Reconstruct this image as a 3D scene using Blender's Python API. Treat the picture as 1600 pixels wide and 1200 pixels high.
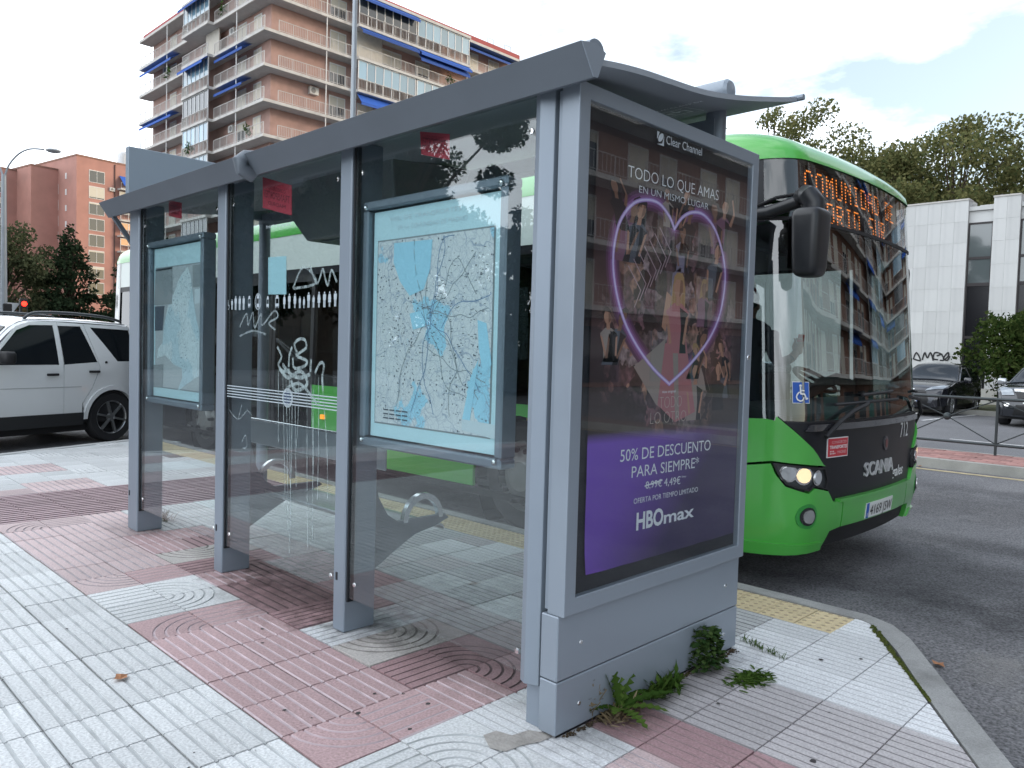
import bpy, bmesh, math, random
from math import sin, cos, pi, radians, hypot, sqrt
from mathutils import Vector, Matrix
from mathutils.geometry import delaunay_2d_cdt
import numpy as np
for o in list(bpy.data.objects): bpy.data.objects.remove(o)
S = bpy.context.scene; COL = S.collection
random.seed(7)

# ------------------------------------------------------------------ camera, sky, sun, exposure
cam = bpy.data.cameras.new('camera'); co = bpy.data.objects.new('camera', cam); COL.objects.link(co)
yaw, pitch, roll = radians(44.4465), radians(2.4379), radians(1.5867)
Fv = Vector((cos(yaw)*cos(pitch), sin(yaw)*cos(pitch), -sin(pitch))); Rv = Vector((sin(yaw), -cos(yaw), 0)); Uv = Rv.cross(Fv)
R2 = Rv*cos(roll)+Uv*sin(roll); U2 = Uv*cos(roll)-Rv*sin(roll)
M = Matrix((R2, U2, -Fv)).transposed().to_4x4(); M.translation = Vector((0, 0, 1.45)); co.matrix_world = M
cam.sensor_width = 36; cam.sensor_fit = 'HORIZONTAL'; cam.lens = 1209.85/1600*36; cam.clip_start = .05; cam.clip_end = 2000
S.camera = co
SUN_EL, SUN_AZ = radians(17), radians(-38)          # azimuth measured from +X towards +Y: low sun behind and to the right
W = bpy.data.worlds.new('World'); S.world = W; W.use_nodes = True
wn, wl = W.node_tree.nodes, W.node_tree.links; wn.clear()
def N(t, **k):
    n = wn.new(t)
    for a, b in k.items(): setattr(n, a, b)
    return n
out = N('ShaderNodeOutputWorld'); bg = N('ShaderNodeBackground'); bg.inputs[1].default_value = .13
sky = N('ShaderNodeTexSky', sky_type='NISHITA', sun_disc=False, sun_elevation=SUN_EL, sun_rotation=pi/2-SUN_AZ, air_density=1.2, dust_density=1.5, ozone_density=2)
tc = N('ShaderNodeTexCoord'); mp = N('ShaderNodeMapping'); mp.inputs['Scale'].default_value = (1.0, 1.0, 2.6); mp.inputs['Location'].default_value = (3.1, 1.7, .4)
nz = N('ShaderNodeTexNoise'); nz.inputs['Scale'].default_value = 2.3; nz.inputs['Detail'].default_value = 8; nz.inputs['Roughness'].default_value = .58
wl.new(tc.outputs['Generated'], mp.inputs[0]); wl.new(mp.outputs[0], nz.inputs['Vector'])
# thin bright overcast, thickest on the west side of the sky, opening to pale blue towards the east
dt = N('ShaderNodeVectorMath', operation='DOT_PRODUCT'); dt.inputs[1].default_value = (-.62, .78, -.25)
wl.new(tc.outputs['Generated'], dt.inputs[0])
ma = N('ShaderNodeMath', operation='MULTIPLY_ADD'); ma.inputs[1].default_value = .30; wl.new(dt.outputs['Value'], ma.inputs[0]); wl.new(nz.outputs[0], ma.inputs[2])
rp = N('ShaderNodeValToRGB'); rp.color_ramp.elements[0].position = .37; rp.color_ramp.elements[1].position = .57
rp.color_ramp.elements[0].color = (.16, .16, .16, 1); rp.color_ramp.elements[1].color = (1, 1, 1, 1)
wl.new(ma.outputs[0], rp.inputs[0])
mx = N('ShaderNodeMixRGB'); mx.inputs[2].default_value = (12.6, 13.4, 14.3, 1)
wl.new(rp.outputs[0], mx.inputs[0]); wl.new(sky.outputs[0], mx.inputs[1]); wl.new(mx.outputs[0], bg.inputs[0]); wl.new(bg.outputs[0], out.inputs[0])
sl = bpy.data.lights.new('sun', 'SUN'); sl.energy = 1.1; sl.angle = radians(10); sl.color = (1, .82, .62)
so = bpy.data.objects.new('sun', sl); COL.objects.link(so)
so.rotation_euler = Vector((-cos(SUN_EL)*cos(SUN_AZ), -cos(SUN_EL)*sin(SUN_AZ), -sin(SUN_EL))).to_track_quat('-Z', 'Y').to_euler()
S.view_settings.view_transform = 'Standard'; S.view_settings.look = 'None'; S.view_settings.exposure = 0.58; S.view_settings.gamma = 1
S.view_settings.use_curve_mapping = False
S.render.engine = 'CYCLES'
S.cycles.max_bounces = 10; S.cycles.transparent_max_bounces = 24; S.cycles.glossy_bounces = 5; S.cycles.diffuse_bounces = 4
S.cycles.caustics_reflective = False; S.cycles.caustics_refractive = False

# ------------------------------------------------------------------ materials
MATS = {}
def mat(name, col, rough=.6, metal=0., var=.0, vscale=3., bump=0., bscale=40., isl=0., objvar=0., spec=.5, col2=None, c2scale=6., c2lo=.5, c2hi=.7, coat=0., speck=0., spscale=160, stretch=None, emit=None, estr=1.):
    if name in MATS: return MATS[name]
    m = bpy.data.materials.new(name); m.use_nodes = True; n, l = m.node_tree.nodes, m.node_tree.links
    p = n['Principled BSDF']; p.inputs['Roughness'].default_value = rough; p.inputs['Metallic'].default_value = metal
    p.inputs['Specular IOR Level'].default_value = spec; p.inputs['Coat Weight'].default_value = coat; p.inputs['Coat Roughness'].default_value = .08
    c = n.new('ShaderNodeRGB'); c.outputs[0].default_value = (*col, 1); cur = c.outputs[0]
    t = n.new('ShaderNodeTexCoord')
    def noise(sc, det=5):
        q = n.new('ShaderNodeTexNoise'); q.inputs['Scale'].default_value = sc; q.inputs['Detail'].default_value = det; l.new(t.outputs['Object'], q.inputs['Vector']); return q
    if col2:
        q = noise(c2scale)
        if stretch: mpp = n.new('ShaderNodeMapping'); mpp.inputs['Scale'].default_value = stretch; l.new(t.outputs['Object'], mpp.inputs[0]); l.new(mpp.outputs[0], q.inputs['Vector'])
        r = n.new('ShaderNodeMapRange'); r.inputs[1].default_value = c2lo; r.inputs[2].default_value = c2hi
        x = n.new('ShaderNodeMixRGB'); x.inputs[2].default_value = (*col2, 1); l.new(q.outputs[0], r.inputs[0]); l.new(r.outputs[0], x.inputs[0]); l.new(cur, x.inputs[1]); cur = x.outputs[0]
    def scale_by(sock, amt, cur):
        r = n.new('ShaderNodeMapRange'); r.inputs[1].default_value = 0; r.inputs[2].default_value = 1; r.inputs[3].default_value = 1-amt; r.inputs[4].default_value = 1+amt
        l.new(sock, r.inputs[0]); x = n.new('ShaderNodeVectorMath'); x.operation = 'SCALE'; l.new(cur, x.inputs[0]); l.new(r.outputs[0], x.inputs['Scale']); return x.outputs[0]
    if var: cur = scale_by(noise(vscale).outputs[0], var*1.6, cur)
    if speck: cur = scale_by(noise(spscale, 3).outputs[0], speck*1.8, cur)
    if objvar:
        oi = n.new('ShaderNodeObjectInfo'); cur = scale_by(oi.outputs['Random'], objvar, cur)
    if isl:
        g = n.new('ShaderNodeNewGeometry'); cur = scale_by(g.outputs['Random Per Island'], isl, cur)
    l.new(cur, p.inputs['Base Color'])
    if bump:
        q = noise(bscale, 4); b = n.new('ShaderNodeBump'); b.inputs['Strength'].default_value = bump; b.inputs['Distance'].default_value = .01; l.new(q.outputs[0], b.inputs['Height']); l.new(b.outputs[0], p.inputs['Normal'])
    if emit: p.inputs['Emission Color'].default_value = (*emit, 1); p.inputs['Emission Strength'].default_value = estr
    MATS[name] = m; return m
def glass(name, tint, ior=1.5, rough=0., refl=1.0):
    if name in MATS: return MATS[name]
    m = bpy.data.materials.new(name); m.use_nodes = True; n, l = m.node_tree.nodes, m.node_tree.links; n.clear()
    o = n.new('ShaderNodeOutputMaterial'); x = n.new('ShaderNodeMixShader'); a = n.new('ShaderNodeBsdfTransparent'); g = n.new('ShaderNodeBsdfGlossy'); f = n.new('ShaderNodeFresnel')
    f.inputs[0].default_value = ior; a.inputs[0].default_value = (*tint, 1); g.inputs['Roughness'].default_value = rough; g.inputs[0].default_value = (refl, refl, refl, 1)
    geo = n.new('ShaderNodeNewGeometry'); q1 = n.new('ShaderNodeMath'); q1.operation = 'MULTIPLY_ADD'; q1.inputs[1].default_value = -2; q1.inputs[2].default_value = 1; q2 = n.new('ShaderNodeMath'); q2.operation = 'POWER'; q2.inputs[0].default_value = ior
    l.new(geo.outputs['Backfacing'], q1.inputs[0]); l.new(q1.outputs[0], q2.inputs[1]); l.new(q2.outputs[0], f.inputs[0])      # same reflectance from both sides of a thin pane
    l.new(f.outputs[0], x.inputs[0]); l.new(a.outputs[0], x.inputs[1]); l.new(g.outputs[0], x.inputs[2]); l.new(x.outputs[0], o.inputs[0])
    MATS[name] = m; return m
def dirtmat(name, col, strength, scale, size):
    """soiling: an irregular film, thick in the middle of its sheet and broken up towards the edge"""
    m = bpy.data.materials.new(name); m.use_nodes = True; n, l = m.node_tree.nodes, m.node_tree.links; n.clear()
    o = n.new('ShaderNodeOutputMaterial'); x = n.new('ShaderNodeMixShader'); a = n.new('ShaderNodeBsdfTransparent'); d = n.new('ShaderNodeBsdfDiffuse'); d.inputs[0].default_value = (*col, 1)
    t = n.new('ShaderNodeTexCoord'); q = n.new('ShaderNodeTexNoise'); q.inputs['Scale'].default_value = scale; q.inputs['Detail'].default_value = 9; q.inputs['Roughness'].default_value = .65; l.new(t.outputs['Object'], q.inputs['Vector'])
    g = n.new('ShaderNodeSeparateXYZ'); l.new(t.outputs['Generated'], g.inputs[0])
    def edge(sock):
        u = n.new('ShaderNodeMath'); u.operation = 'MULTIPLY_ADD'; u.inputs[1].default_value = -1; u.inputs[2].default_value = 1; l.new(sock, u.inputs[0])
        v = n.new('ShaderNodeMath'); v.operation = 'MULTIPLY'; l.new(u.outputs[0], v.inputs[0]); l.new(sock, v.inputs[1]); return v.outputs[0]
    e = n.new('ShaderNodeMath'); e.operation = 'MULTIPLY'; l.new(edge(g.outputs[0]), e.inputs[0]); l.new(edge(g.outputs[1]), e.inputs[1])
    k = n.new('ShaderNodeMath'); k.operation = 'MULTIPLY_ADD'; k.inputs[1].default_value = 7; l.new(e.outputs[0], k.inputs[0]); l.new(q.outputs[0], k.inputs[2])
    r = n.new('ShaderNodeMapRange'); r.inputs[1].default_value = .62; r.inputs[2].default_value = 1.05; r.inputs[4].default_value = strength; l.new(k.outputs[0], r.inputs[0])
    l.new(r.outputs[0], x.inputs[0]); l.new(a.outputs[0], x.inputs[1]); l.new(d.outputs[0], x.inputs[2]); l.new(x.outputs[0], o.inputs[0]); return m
def leafmat(name, c1, c2, tr=.35):
    if name in MATS: return MATS[name]
    m = bpy.data.materials.new(name); m.use_nodes = True; n, l = m.node_tree.nodes, m.node_tree.links; n.clear()
    o = n.new('ShaderNodeOutputMaterial'); d = n.new('ShaderNodeBsdfDiffuse'); t = n.new('ShaderNodeBsdfTranslucent'); x = n.new('ShaderNodeMixShader'); x.inputs[0].default_value = tr
    g = n.new('ShaderNodeNewGeometry'); r = n.new('ShaderNodeMixRGB'); r.inputs[1].default_value = (*c1, 1); r.inputs[2].default_value = (*c2, 1)
    l.new(g.outputs['Random Per Island'], r.inputs[0]); l.new(r.outputs[0], d.inputs[0]); l.new(r.outputs[0], t.inputs[0])
    l.new(d.outputs[0], x.inputs[1]); l.new(t.outputs[0], x.inputs[2]); l.new(x.outputs[0], o.inputs[0]); MATS[name] = m; return m

# ------------------------------------------------------------------ mesh helpers
def wloc(o):
    v = Vector((0, 0, 0))
    while o is not None: v += o.location; o = o.parent
    return v
class MB:
    def __init__(s): s.v = []; s.f = []; s.m = []
    def add(s, vs, fs, mi=0):
        b = len(s.v); s.v += [tuple(p) for p in vs]; s.f += [tuple(b+i for i in f) for f in fs]; s.m += [mi]*len(fs); return s
    def hexa(s, p, mi=0):        # eight points: four below, four above, same order
        return s.add(p, [(3, 2, 1, 0), (4, 5, 6, 7), (0, 1, 5, 4), (1, 2, 6, 5), (2, 3, 7, 6), (3, 0, 4, 7)], mi)
    def box(s, x0, x1, y0, y1, z0, z1, mi=0):
        return s.hexa([(x0, y0, z0), (x1, y0, z0), (x1, y1, z0), (x0, y1, z0), (x0, y0, z1), (x1, y0, z1), (x1, y1, z1), (x0, y1, z1)], mi)
    def bbox(s, x0, x1, y0, y1, z0, z1, b=.01, mi=0):     # box with chamfered edges
        bm = bmesh.new(); bmesh.ops.create_cube(bm, size=1)
        for v in bm.verts: v.co = Vector(((x0+x1)/2+v.co.x*(x1-x0), (y0+y1)/2+v.co.y*(y1-y0), (z0+z1)/2+v.co.z*(z1-z0)))
        bmesh.ops.bevel(bm, geom=bm.edges[:], offset=b, segments=1, affect='EDGES', profile=.5)
        return s.bm(bm, mi)
    def bm(s, bm, mi=0):
        bm.verts.index_update(); s.add([v.co[:] for v in bm.verts], [[v.index for v in f.verts] for f in bm.faces], mi); bm.free(); return s
    def prism(s, poly, mapf, d0, d1, mi=0):       # polygon in 2D extruded between depths, mapf(a, b, d) -> point
        n = len(poly); s.add([mapf(a, b, d0) for a, b in poly]+[mapf(a, b, d1) for a, b in poly],
            [tuple(range(n-1, -1, -1)), tuple(range(n, 2*n))]+[(i, (i+1) % n, n+(i+1) % n, n+i) for i in range(n)], mi); return s
    def tube(s, pts, r, n=8, mi=0, cap=True, rs=None):
        pts = [Vector(p) for p in pts]; k = len(pts); vs = []; up = None
        for i, p in enumerate(pts):
            t = (pts[min(i+1, k-1)]-pts[max(i-1, 0)]).normalized()
            if up is None: up = t.orthogonal().normalized()
            a = (up-t*up.dot(t)); a = a.normalized() if a.length > 1e-6 else t.orthogonal().normalized(); up = a; b = t.cross(a)
            rr = rs[i] if rs else r
            vs += [p+a*cos(2*pi*j/n)*rr+b*sin(2*pi*j/n)*rr for j in range(n)]
        fs = [(i*n+j, i*n+(j+1) % n, (i+1)*n+(j+1) % n, (i+1)*n+j) for i in range(k-1) for j in range(n)]
        if cap: fs += [tuple(range(n-1, -1, -1)), tuple((k-1)*n+j for j in range(n))]
        return s.add(vs, fs, mi)
    def bar(s, p, q, w, h=None, mi=0):            # square bar between two points
        p, q = Vector(p), Vector(q); t = (q-p).normalized(); h = h or w
        a = Vector((0, 0, 1)).cross(t); a = a.normalized() if a.length > 1e-4 else Vector((1, 0, 0)); b = t.cross(a)
        c = [p-a*w/2-b*h/2, p+a*w/2-b*h/2, p+a*w/2+b*h/2, p-a*w/2+b*h/2]
        return s.hexa(c+[x+(q-p) for x in c], mi)
    def lathe(s, prof, c, ax='z', n=24, mi=0):    # prof: (radius, height) along the axis
        vs = []; k = len(prof)
        for r, h in prof:
            for j in range(n):
                a = 2*pi*j/n; x, y = r*cos(a), r*sin(a)
                vs.append({'z': (c[0]+x, c[1]+y, c[2]+h), 'x': (c[0]+h, c[1]+x, c[2]+y), 'y': (c[0]+x, c[1]+h, c[2]+y)}[ax])
        return s.add(vs, [(i*n+j, i*n+(j+1) % n, (i+1)*n+(j+1) % n, (i+1)*n+j) for i in range(k-1) for j in range(n)], mi)
    def sphere(s, c, r, n=10, mi=0, sc=(1, 1, 1)):
        bm = bmesh.new(); bmesh.ops.create_uvsphere(bm, u_segments=n, v_segments=max(6, n*2//3), radius=1)
        for v in bm.verts: v.co = Vector((c[0]+v.co.x*r*sc[0], c[1]+v.co.y*r*sc[1], c[2]+v.co.z*r*sc[2]))
        return s.bm(bm, mi)
    def build(s, name, mats=None, parent=None, smooth=False, local=False, bevel=0):
        me = bpy.data.meshes.new(name); off = Vector((0, 0, 0)) if (local or parent is None) else wloc(parent)
        me.from_pydata([(p[0]-off.x, p[1]-off.y, p[2]-off.z) for p in s.v], [], s.f)
        if mats is not None:
            for m in (mats if isinstance(mats, (list, tuple)) else [mats]): me.materials.append(m)
            me.polygons.foreach_set('material_index', s.m)
        me.update(); o = bpy.data.objects.new(name, me); COL.objects.link(o)
        if parent is not None: o.parent = parent
        bm = bmesh.new(); bm.from_mesh(me); bmesh.ops.recalc_face_normals(bm, faces=bm.faces[:]); bm.to_mesh(me); bm.free()
        if smooth:
            me.polygons.foreach_set('use_smooth', [True]*len(me.polygons))
            try: me.set_sharp_from_angle(angle=radians(smooth if smooth > 1 else 35))
            except Exception: pass
        if bevel:
            b = o.modifiers.new('bevel', 'BEVEL'); b.width = bevel; b.segments = 2; b.limit_method = 'ANGLE'; b.angle_limit = radians(40)
        return o
def tag(o, label=None, cat=None, group=None, kind=None):
    for k, v in (('label', label), ('category', cat), ('group', group), ('kind', kind)):
        if v: o[k] = v
    return o
def empty(name, loc=(0, 0, 0), label=None, cat=None, group=None, rz=0):
    o = bpy.data.objects.new(name, None); COL.objects.link(o); o.location = loc; o.rotation_euler = (0, 0, rz); o.empty_display_size = .2
    return tag(o, label, cat, group)
def inst(name, me, parent, loc, rz=0, sc=(1, 1, 1)):
    o = bpy.data.objects.new(name, me); COL.objects.link(o); o.parent = parent; o.location = loc; o.rotation_euler = (0, 0, rz); o.scale = sc; return o
def copy_tree(o, parent=None):
    c = o.copy(); COL.objects.link(c); c.parent = parent
    for ch in list(o.children): copy_tree(ch, c)
    return c
def inpoly(x, y, P):
    r = False; j = len(P)-1
    for i in range(len(P)):
        xi, yi = P[i]; xj, yj = P[j]
        if (yi > y) != (yj > y) and x < (xj-xi)*(y-yi)/(yj-yi)+xi: r = not r
        j = i
    return r
def patch(mb, outer, mapf, d=0., th=0., holes=(), step=.15, mi=0):
    """curved sheet: polygon (with holes) in surface coordinates laid at offset d on a surface, rim turned in by th"""
    V = []; E = []; loops = []
    for P in [outer]+list(holes):
        L = []
        for i in range(len(P)):
            a, b = P[i], P[(i+1) % len(P)]; k = max(1, int(math.ceil(hypot(b[0]-a[0], b[1]-a[1])/step)))
            for q in range(k): L.append(len(V)); V.append((a[0]+(b[0]-a[0])*q/k, a[1]+(b[1]-a[1])*q/k))
        loops.append(L); E += [(L[i], L[(i+1) % len(L)]) for i in range(len(L))]
    xs = [p[0] for p in outer]; ys = [p[1] for p in outer]
    nb = len(V); gx = min(xs)+step*.5
    while gx < max(xs):
        gy = min(ys)+step*.5
        while gy < max(ys):
            if inpoly(gx, gy, outer) and not any(inpoly(gx, gy, h) for h in holes):
                if min((gx-p[0])**2+(gy-p[1])**2 for p in V[:nb]) > (step*.45)**2: V.append((gx, gy))
            gy += step
        gx += step
    vo, eo, fo, ov, oe, of = delaunay_2d_cdt([Vector(p) for p in V], E, [], 0, 1e-6)
    F = []
    for f in fo:
        cx = sum(vo[i].x for i in f)/len(f); cy = sum(vo[i].y for i in f)/len(f)
        if inpoly(cx, cy, outer) and not any(inpoly(cx, cy, h) for h in holes): F.append(tuple(f))
    vs = [mapf(p.x, p.y, d) for p in vo]; fs = F
    if th:
        inv = {}
        for i, src in enumerate(ov):
            for q in src: inv[q] = i
        for L in loops:
            b = len(vs); vs += [mapf(V[i][0], V[i][1], d-th) for i in L]; n = len(L)
            fs = fs+[(inv[L[i]], inv[L[(i+1) % n]], b+(i+1) % n, b+i) for i in range(n)]
    return mb.add(vs, fs, mi)
def ell(cx, cy, rx, ry, n=14, a0=0): return [(cx+rx*cos(2*pi*i/n+a0), cy+ry*sin(2*pi*i/n+a0)) for i in range(n)]
def ribbon(pts, w):     # polyline to quads (2D), returns list of quads
    out = []
    for a, b in zip(pts, pts[1:]):
        dx, dy = b[0]-a[0], b[1]-a[1]; m = hypot(dx, dy) or 1; nx, ny = -dy/m*w/2, dx/m*w/2; ex, ey = dx/m*w*.25, dy/m*w*.25
        out.append([(a[0]-ex+nx, a[1]-ey+ny), (a[0]-ex-nx, a[1]-ey-ny), (b[0]+ex-nx, b[1]+ey-ny), (b[0]+ex+nx, b[1]+ey+ny)])
    return out
def smoothline(pts, k=6):    # Catmull-Rom
    P = [pts[0]]+list(pts)+[pts[-1]]; o = []
    for i in range(1, len(P)-2):
        for j in range(k):
            t = j/k; o.append(tuple(.5*((2*P[i][c])+(-P[i-1][c]+P[i+1][c])*t+(2*P[i-1][c]-5*P[i][c]+4*P[i+1][c]-P[i+2][c])*t*t+(-P[i-1][c]+3*P[i][c]-3*P[i+1][c]+P[i+2][c])*t**3) for c in range(len(P[i]))))
    o.append(tuple(pts[-1])); return o
def text(body, m, parent, mapf, x0, x1, y0, y1, cap, name='lettering', d=0., flip=False, thin=0., depth=0., shear=0., space=1., local=False):
    """flat lettering: baseline from (x0, y0) to (x1, y1) in surface coordinates, capitals cap high"""
    cu = bpy.data.curves.new(name, 'FONT'); cu.body = body; cu.size = 1; cu.offset = thin; cu.shear = shear; cu.resolution_u = 3; cu.space_character = space
    ob = bpy.data.objects.new(name, cu); COL.objects.link(ob); dg = bpy.context.evaluated_depsgraph_get(); dg.update()
    me = bpy.data.meshes.new_from_object(ob.evaluated_get(dg)); bpy.data.objects.remove(ob); bpy.data.curves.remove(cu)
    vs = [v.co.copy() for v in me.vertices]; fs = [tuple(p.vertices) for p in me.polygons]; bpy.data.meshes.remove(me)
    if not vs: return None
    ax, bx = min(v.x for v in vs), max(v.x for v in vs); ch = .729
    mb = MB(); P = []
    for v in vs:
        t = (v.x-ax)/(bx-ax)
        if flip: t = 1-t
        P.append(mapf(x0+(x1-x0)*t, y0+(y1-y0)*t+v.y/ch*cap, d))
    mb.add(P, fs)
    if depth:
        P2 = []
        for v in vs:
            t = (v.x-ax)/(bx-ax); t = 1-t if flip else t
            P2.append(mapf(x0+(x1-x0)*t, y0+(y1-y0)*t+v.y/ch*cap, d-depth))
        n = len(vs); ec = {}
        for f in fs:
            for i in range(len(f)):
                e = (f[i], f[(i+1) % len(f)]); k = tuple(sorted(e)); ec[k] = None if k in ec else e
        mb.add(P2, []); mb.f += [(e[0], e[1], n+e[1], n+e[0]) for e in ec.values() if e]; mb.m += [0]*sum(1 for e in ec.values() if e)
    return mb.build(name, m, parent, local=local)
def PX(x): return lambda a, b, d: (x-d, a, b)      # plane facing -X: a = y, b = z
def PY(y): return lambda a, b, d: (a, y-d, b)      # plane facing -Y: a = x, b = z
def PZ(z): return lambda a, b, d: (a, b, z+d)

# ------------------------------------------------------------------ ground, road, pavement
asph = mat('asphalt', (.125, .124, .132), .8, var=.2, vscale=.7, speck=.85, spscale=70, bump=.7, bscale=110, spec=.5, col2=(.165, .16, .163), c2scale=.35, c2lo=.45, c2hi=.7)
tag(MB().add([(-900, -900, -.16), (900, -900, -.16), (900, 900, -.16), (-900, 900, -.16)], [(0, 1, 2, 3)]).build('ground', mat('far_ground', (.11, .115, .10), .9, var=.2, vscale=.05)), kind='structure')
tag(MB().add([(-60, -16, -.134), (12.8, -16, -.134), (12.8, 160, -.134), (-60, 160, -.134)], [(0, 1, 2, 3)]).build('road', asph), kind='structure')
tag(MB().add([(14.36, -16, -.13), (27.2, -16, -.13), (27.2, 120, -.13), (14.36, 120, -.13)], [(0, 1, 2, 3)]).build('parking_area', mat('parking_asphalt', (.15, .15, .158), .85, var=.2, vscale=.6, speck=.5, spscale=60, bump=.3, bscale=120)), kind='structure')
white_paint = mat('road_paint', (.62, .62, .62), .7, var=.25, vscale=9)
yel_paint = mat('yellow_road_paint', (.40, .33, .20), .75, var=.35, vscale=7)
mk = MB()
for (a, b) in ([(17.89, 4.731), (17.78, 3.181)], [(22.84, 6.75), (28, 6.419)]):
    d = Vector((b[0]-a[0], b[1]-a[1])).normalized(); n = Vector((-d.y, d.x))*.05
    mk.add([(a[0]-n.x, a[1]-n.y, -.125), (b[0]-n.x, b[1]-n.y, -.125), (b[0]+n.x, b[1]+n.y, -.125), (a[0]+n.x, a[1]+n.y, -.125)], [(0, 1, 2, 3)])
tag(mk.build('parking_bay_line', white_paint), kind='structure')
tag(MB().add([(12.42, -12, -.129), (12.56, -12, -.129), (12.56, 60, -.129), (12.42, 60, -.129)], [(0, 1, 2, 3)]).build('yellow_kerb_line', yel_paint), kind='structure')

TX, TY, GX, GY = .3075, .3135, 1.43, .98
def tmat(n, c, g, **k):
    a = mat('paving_'+n, c, .72, var=.15, vscale=3.1, speck=.30, spscale=95, objvar=.11, col2=tuple(x*.72 for x in c), c2scale=2.2, c2lo=.52, c2hi=.75, bump=.25, bscale=90, **k)
    return [a, mat('paving_groove_'+n, g, .85, var=.25, vscale=9, objvar=.1)]
TM = {'white': tmat('white', (.60, .61, .615), (.44, .455, .46)), 'bright': tmat('bright', (.64, .65, .665), (.42, .43, .44)),
      'grey': tmat('grey', (.46, .465, .47), (.20, .205, .21)), 'warm': tmat('warm', (.44, .415, .42), (.20, .19, .195)),
      'pink': tmat('pink', (.52, .405, .405), (.38, .33, .345)), 'red': tmat('red', (.43, .295, .30), (.49, .40, .42)),
      'dark': tmat('dark', (.34, .215, .225), (.14, .095, .10)), 'strip': tmat('strip', (.40, .29, .305), (.13, .09, .10)),
      'rust': tmat('rust', (.37, .235, .245), (.26, .185, .19)),
      'beige': tmat('beige', (.46, .43, .41), (.27, .25, .235))}
_tile = {}
def ribbed(n, gw, along_y=True, gd=.0035):
    key = ('rib', n, gw, along_y)
    if key in _tile: return _tile[key]
    A, B = (TX, TY) if along_y else (TY, TX); g = .003; prof = []
    p = (A-2*g)/n
    for k in range(n):
        a0 = g+k*p; prof += [(a0+gw/2, 0, 0), (a0+p-gw/2, 0, 1), (a0+p-gw/2+.002, -gd, 1)]
        if k < n-1: prof += [(a0+p+gw/2-.002, -gd, 0)]
    prof = [(g, -gd, 0)]+prof[:-1]+[(A-g, -gd, 1)]
    mb = MB(); vs = []; fs = []; mi = []
    for (a, z, _) in prof:
        for b in (g, B-g): vs.append((a, b, z) if along_y else (b, a, z))
    for i in range(len(prof)-1):
        fs.append((2*i, 2*i+1, 2*i+3, 2*i+2)); mi.append(0 if prof[i][1] == 0 and prof[i+1][1] == 0 else 1)
    mb.v = vs; mb.f = fs; mb.m = mi
    x1, y1 = TX-g, TY-g; mb.add([(g, g, -gd), (x1, g, -gd), (x1, y1, -gd), (g, y1, -gd), (g, g, -.03), (x1, g, -.03), (x1, y1, -.03), (g, y1, -.03)], [(0, 1, 5, 4), (1, 2, 6, 5), (2, 3, 7, 6), (3, 0, 4, 7)])
    # ends of the ribs
    e = []
    for end in (g, B-g):
        for i in range(len(prof)-1):
            if prof[i][1] == 0 and prof[i+1][1] == 0:
                q = [(prof[i][0], end, 0), (prof[i+1][0], end, 0), (prof[i+1][0], end, -gd), (prof[i][0], end, -gd)]
                mb.add(q if along_y else [(y, x, z) for x, y, z in q], [(0, 1, 2, 3)])
    _tile[key] = mb; return mb
def arc_tile(n=5, gw=.013, gd=.005):       # rings round the corner (0, 0)
    if 'arc' in _tile: return _tile['arc']
    g = .003; R = .27; k = 7; mb = MB(); p = R/n; prof = [(.004, 0)]
    for i in range(1, n+1): prof += [(i*p-gw/2, 0), (i*p-gw/2+.002, -gd), (i*p+gw/2-.002, -gd), (i*p+gw/2, 0)]
    for i in range(len(prof)-1):
        (r0, z0), (r1, z1) = prof[i], prof[i+1]
        for j in range(k):
            a, b = pi/2*j/k, pi/2*(j+1)/k
            mb.add([(g+r0*cos(a), g+r0*sin(a), z0), (g+r1*cos(a), g+r1*sin(a), z1), (g+r1*cos(b), g+r1*sin(b), z1), (g+r0*cos(b), g+r0*sin(b), z0)], [(0, 1, 2, 3)], 0 if z0 == z1 == 0 else 1)
    rl = prof[-1][0]
    def edge(a):
        c, s_ = cos(a), sin(a); t = min((TX-2*g)/c if c > 1e-6 else 9, (TY-2*g)/s_ if s_ > 1e-6 else 9); return g+c*t, g+s_*t
    ang = sorted([pi/2*j/k for j in range(k+1)]+[math.atan2(TY, TX)])
    for a, b in zip(ang, ang[1:]): mb.add([(g+rl*cos(a), g+rl*sin(a), 0), (*edge(a), 0), (*edge(b), 0), (g+rl*cos(b), g+rl*sin(b), 0)], [(0, 1, 2, 3)])
    x1, y1 = TX-g, TY-g; mb.add([(g, g, 0), (x1, g, 0), (x1, y1, 0), (g, y1, 0), (g, g, -.03), (x1, g, -.03), (x1, y1, -.03), (g, y1, -.03)], [(0, 1, 5, 4), (1, 2, 6, 5), (2, 3, 7, 6), (3, 0, 4, 7)])
    _tile['arc'] = mb; return mb
WY, WX, FY, FX, RX = (lambda: ribbed(5, .015, True, .004)), (lambda: ribbed(5, .013, False, .0035)), (lambda: ribbed(6, .009)), (lambda: ribbed(6, .009, False)), (lambda: ribbed(4, .034, False, .007))
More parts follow.
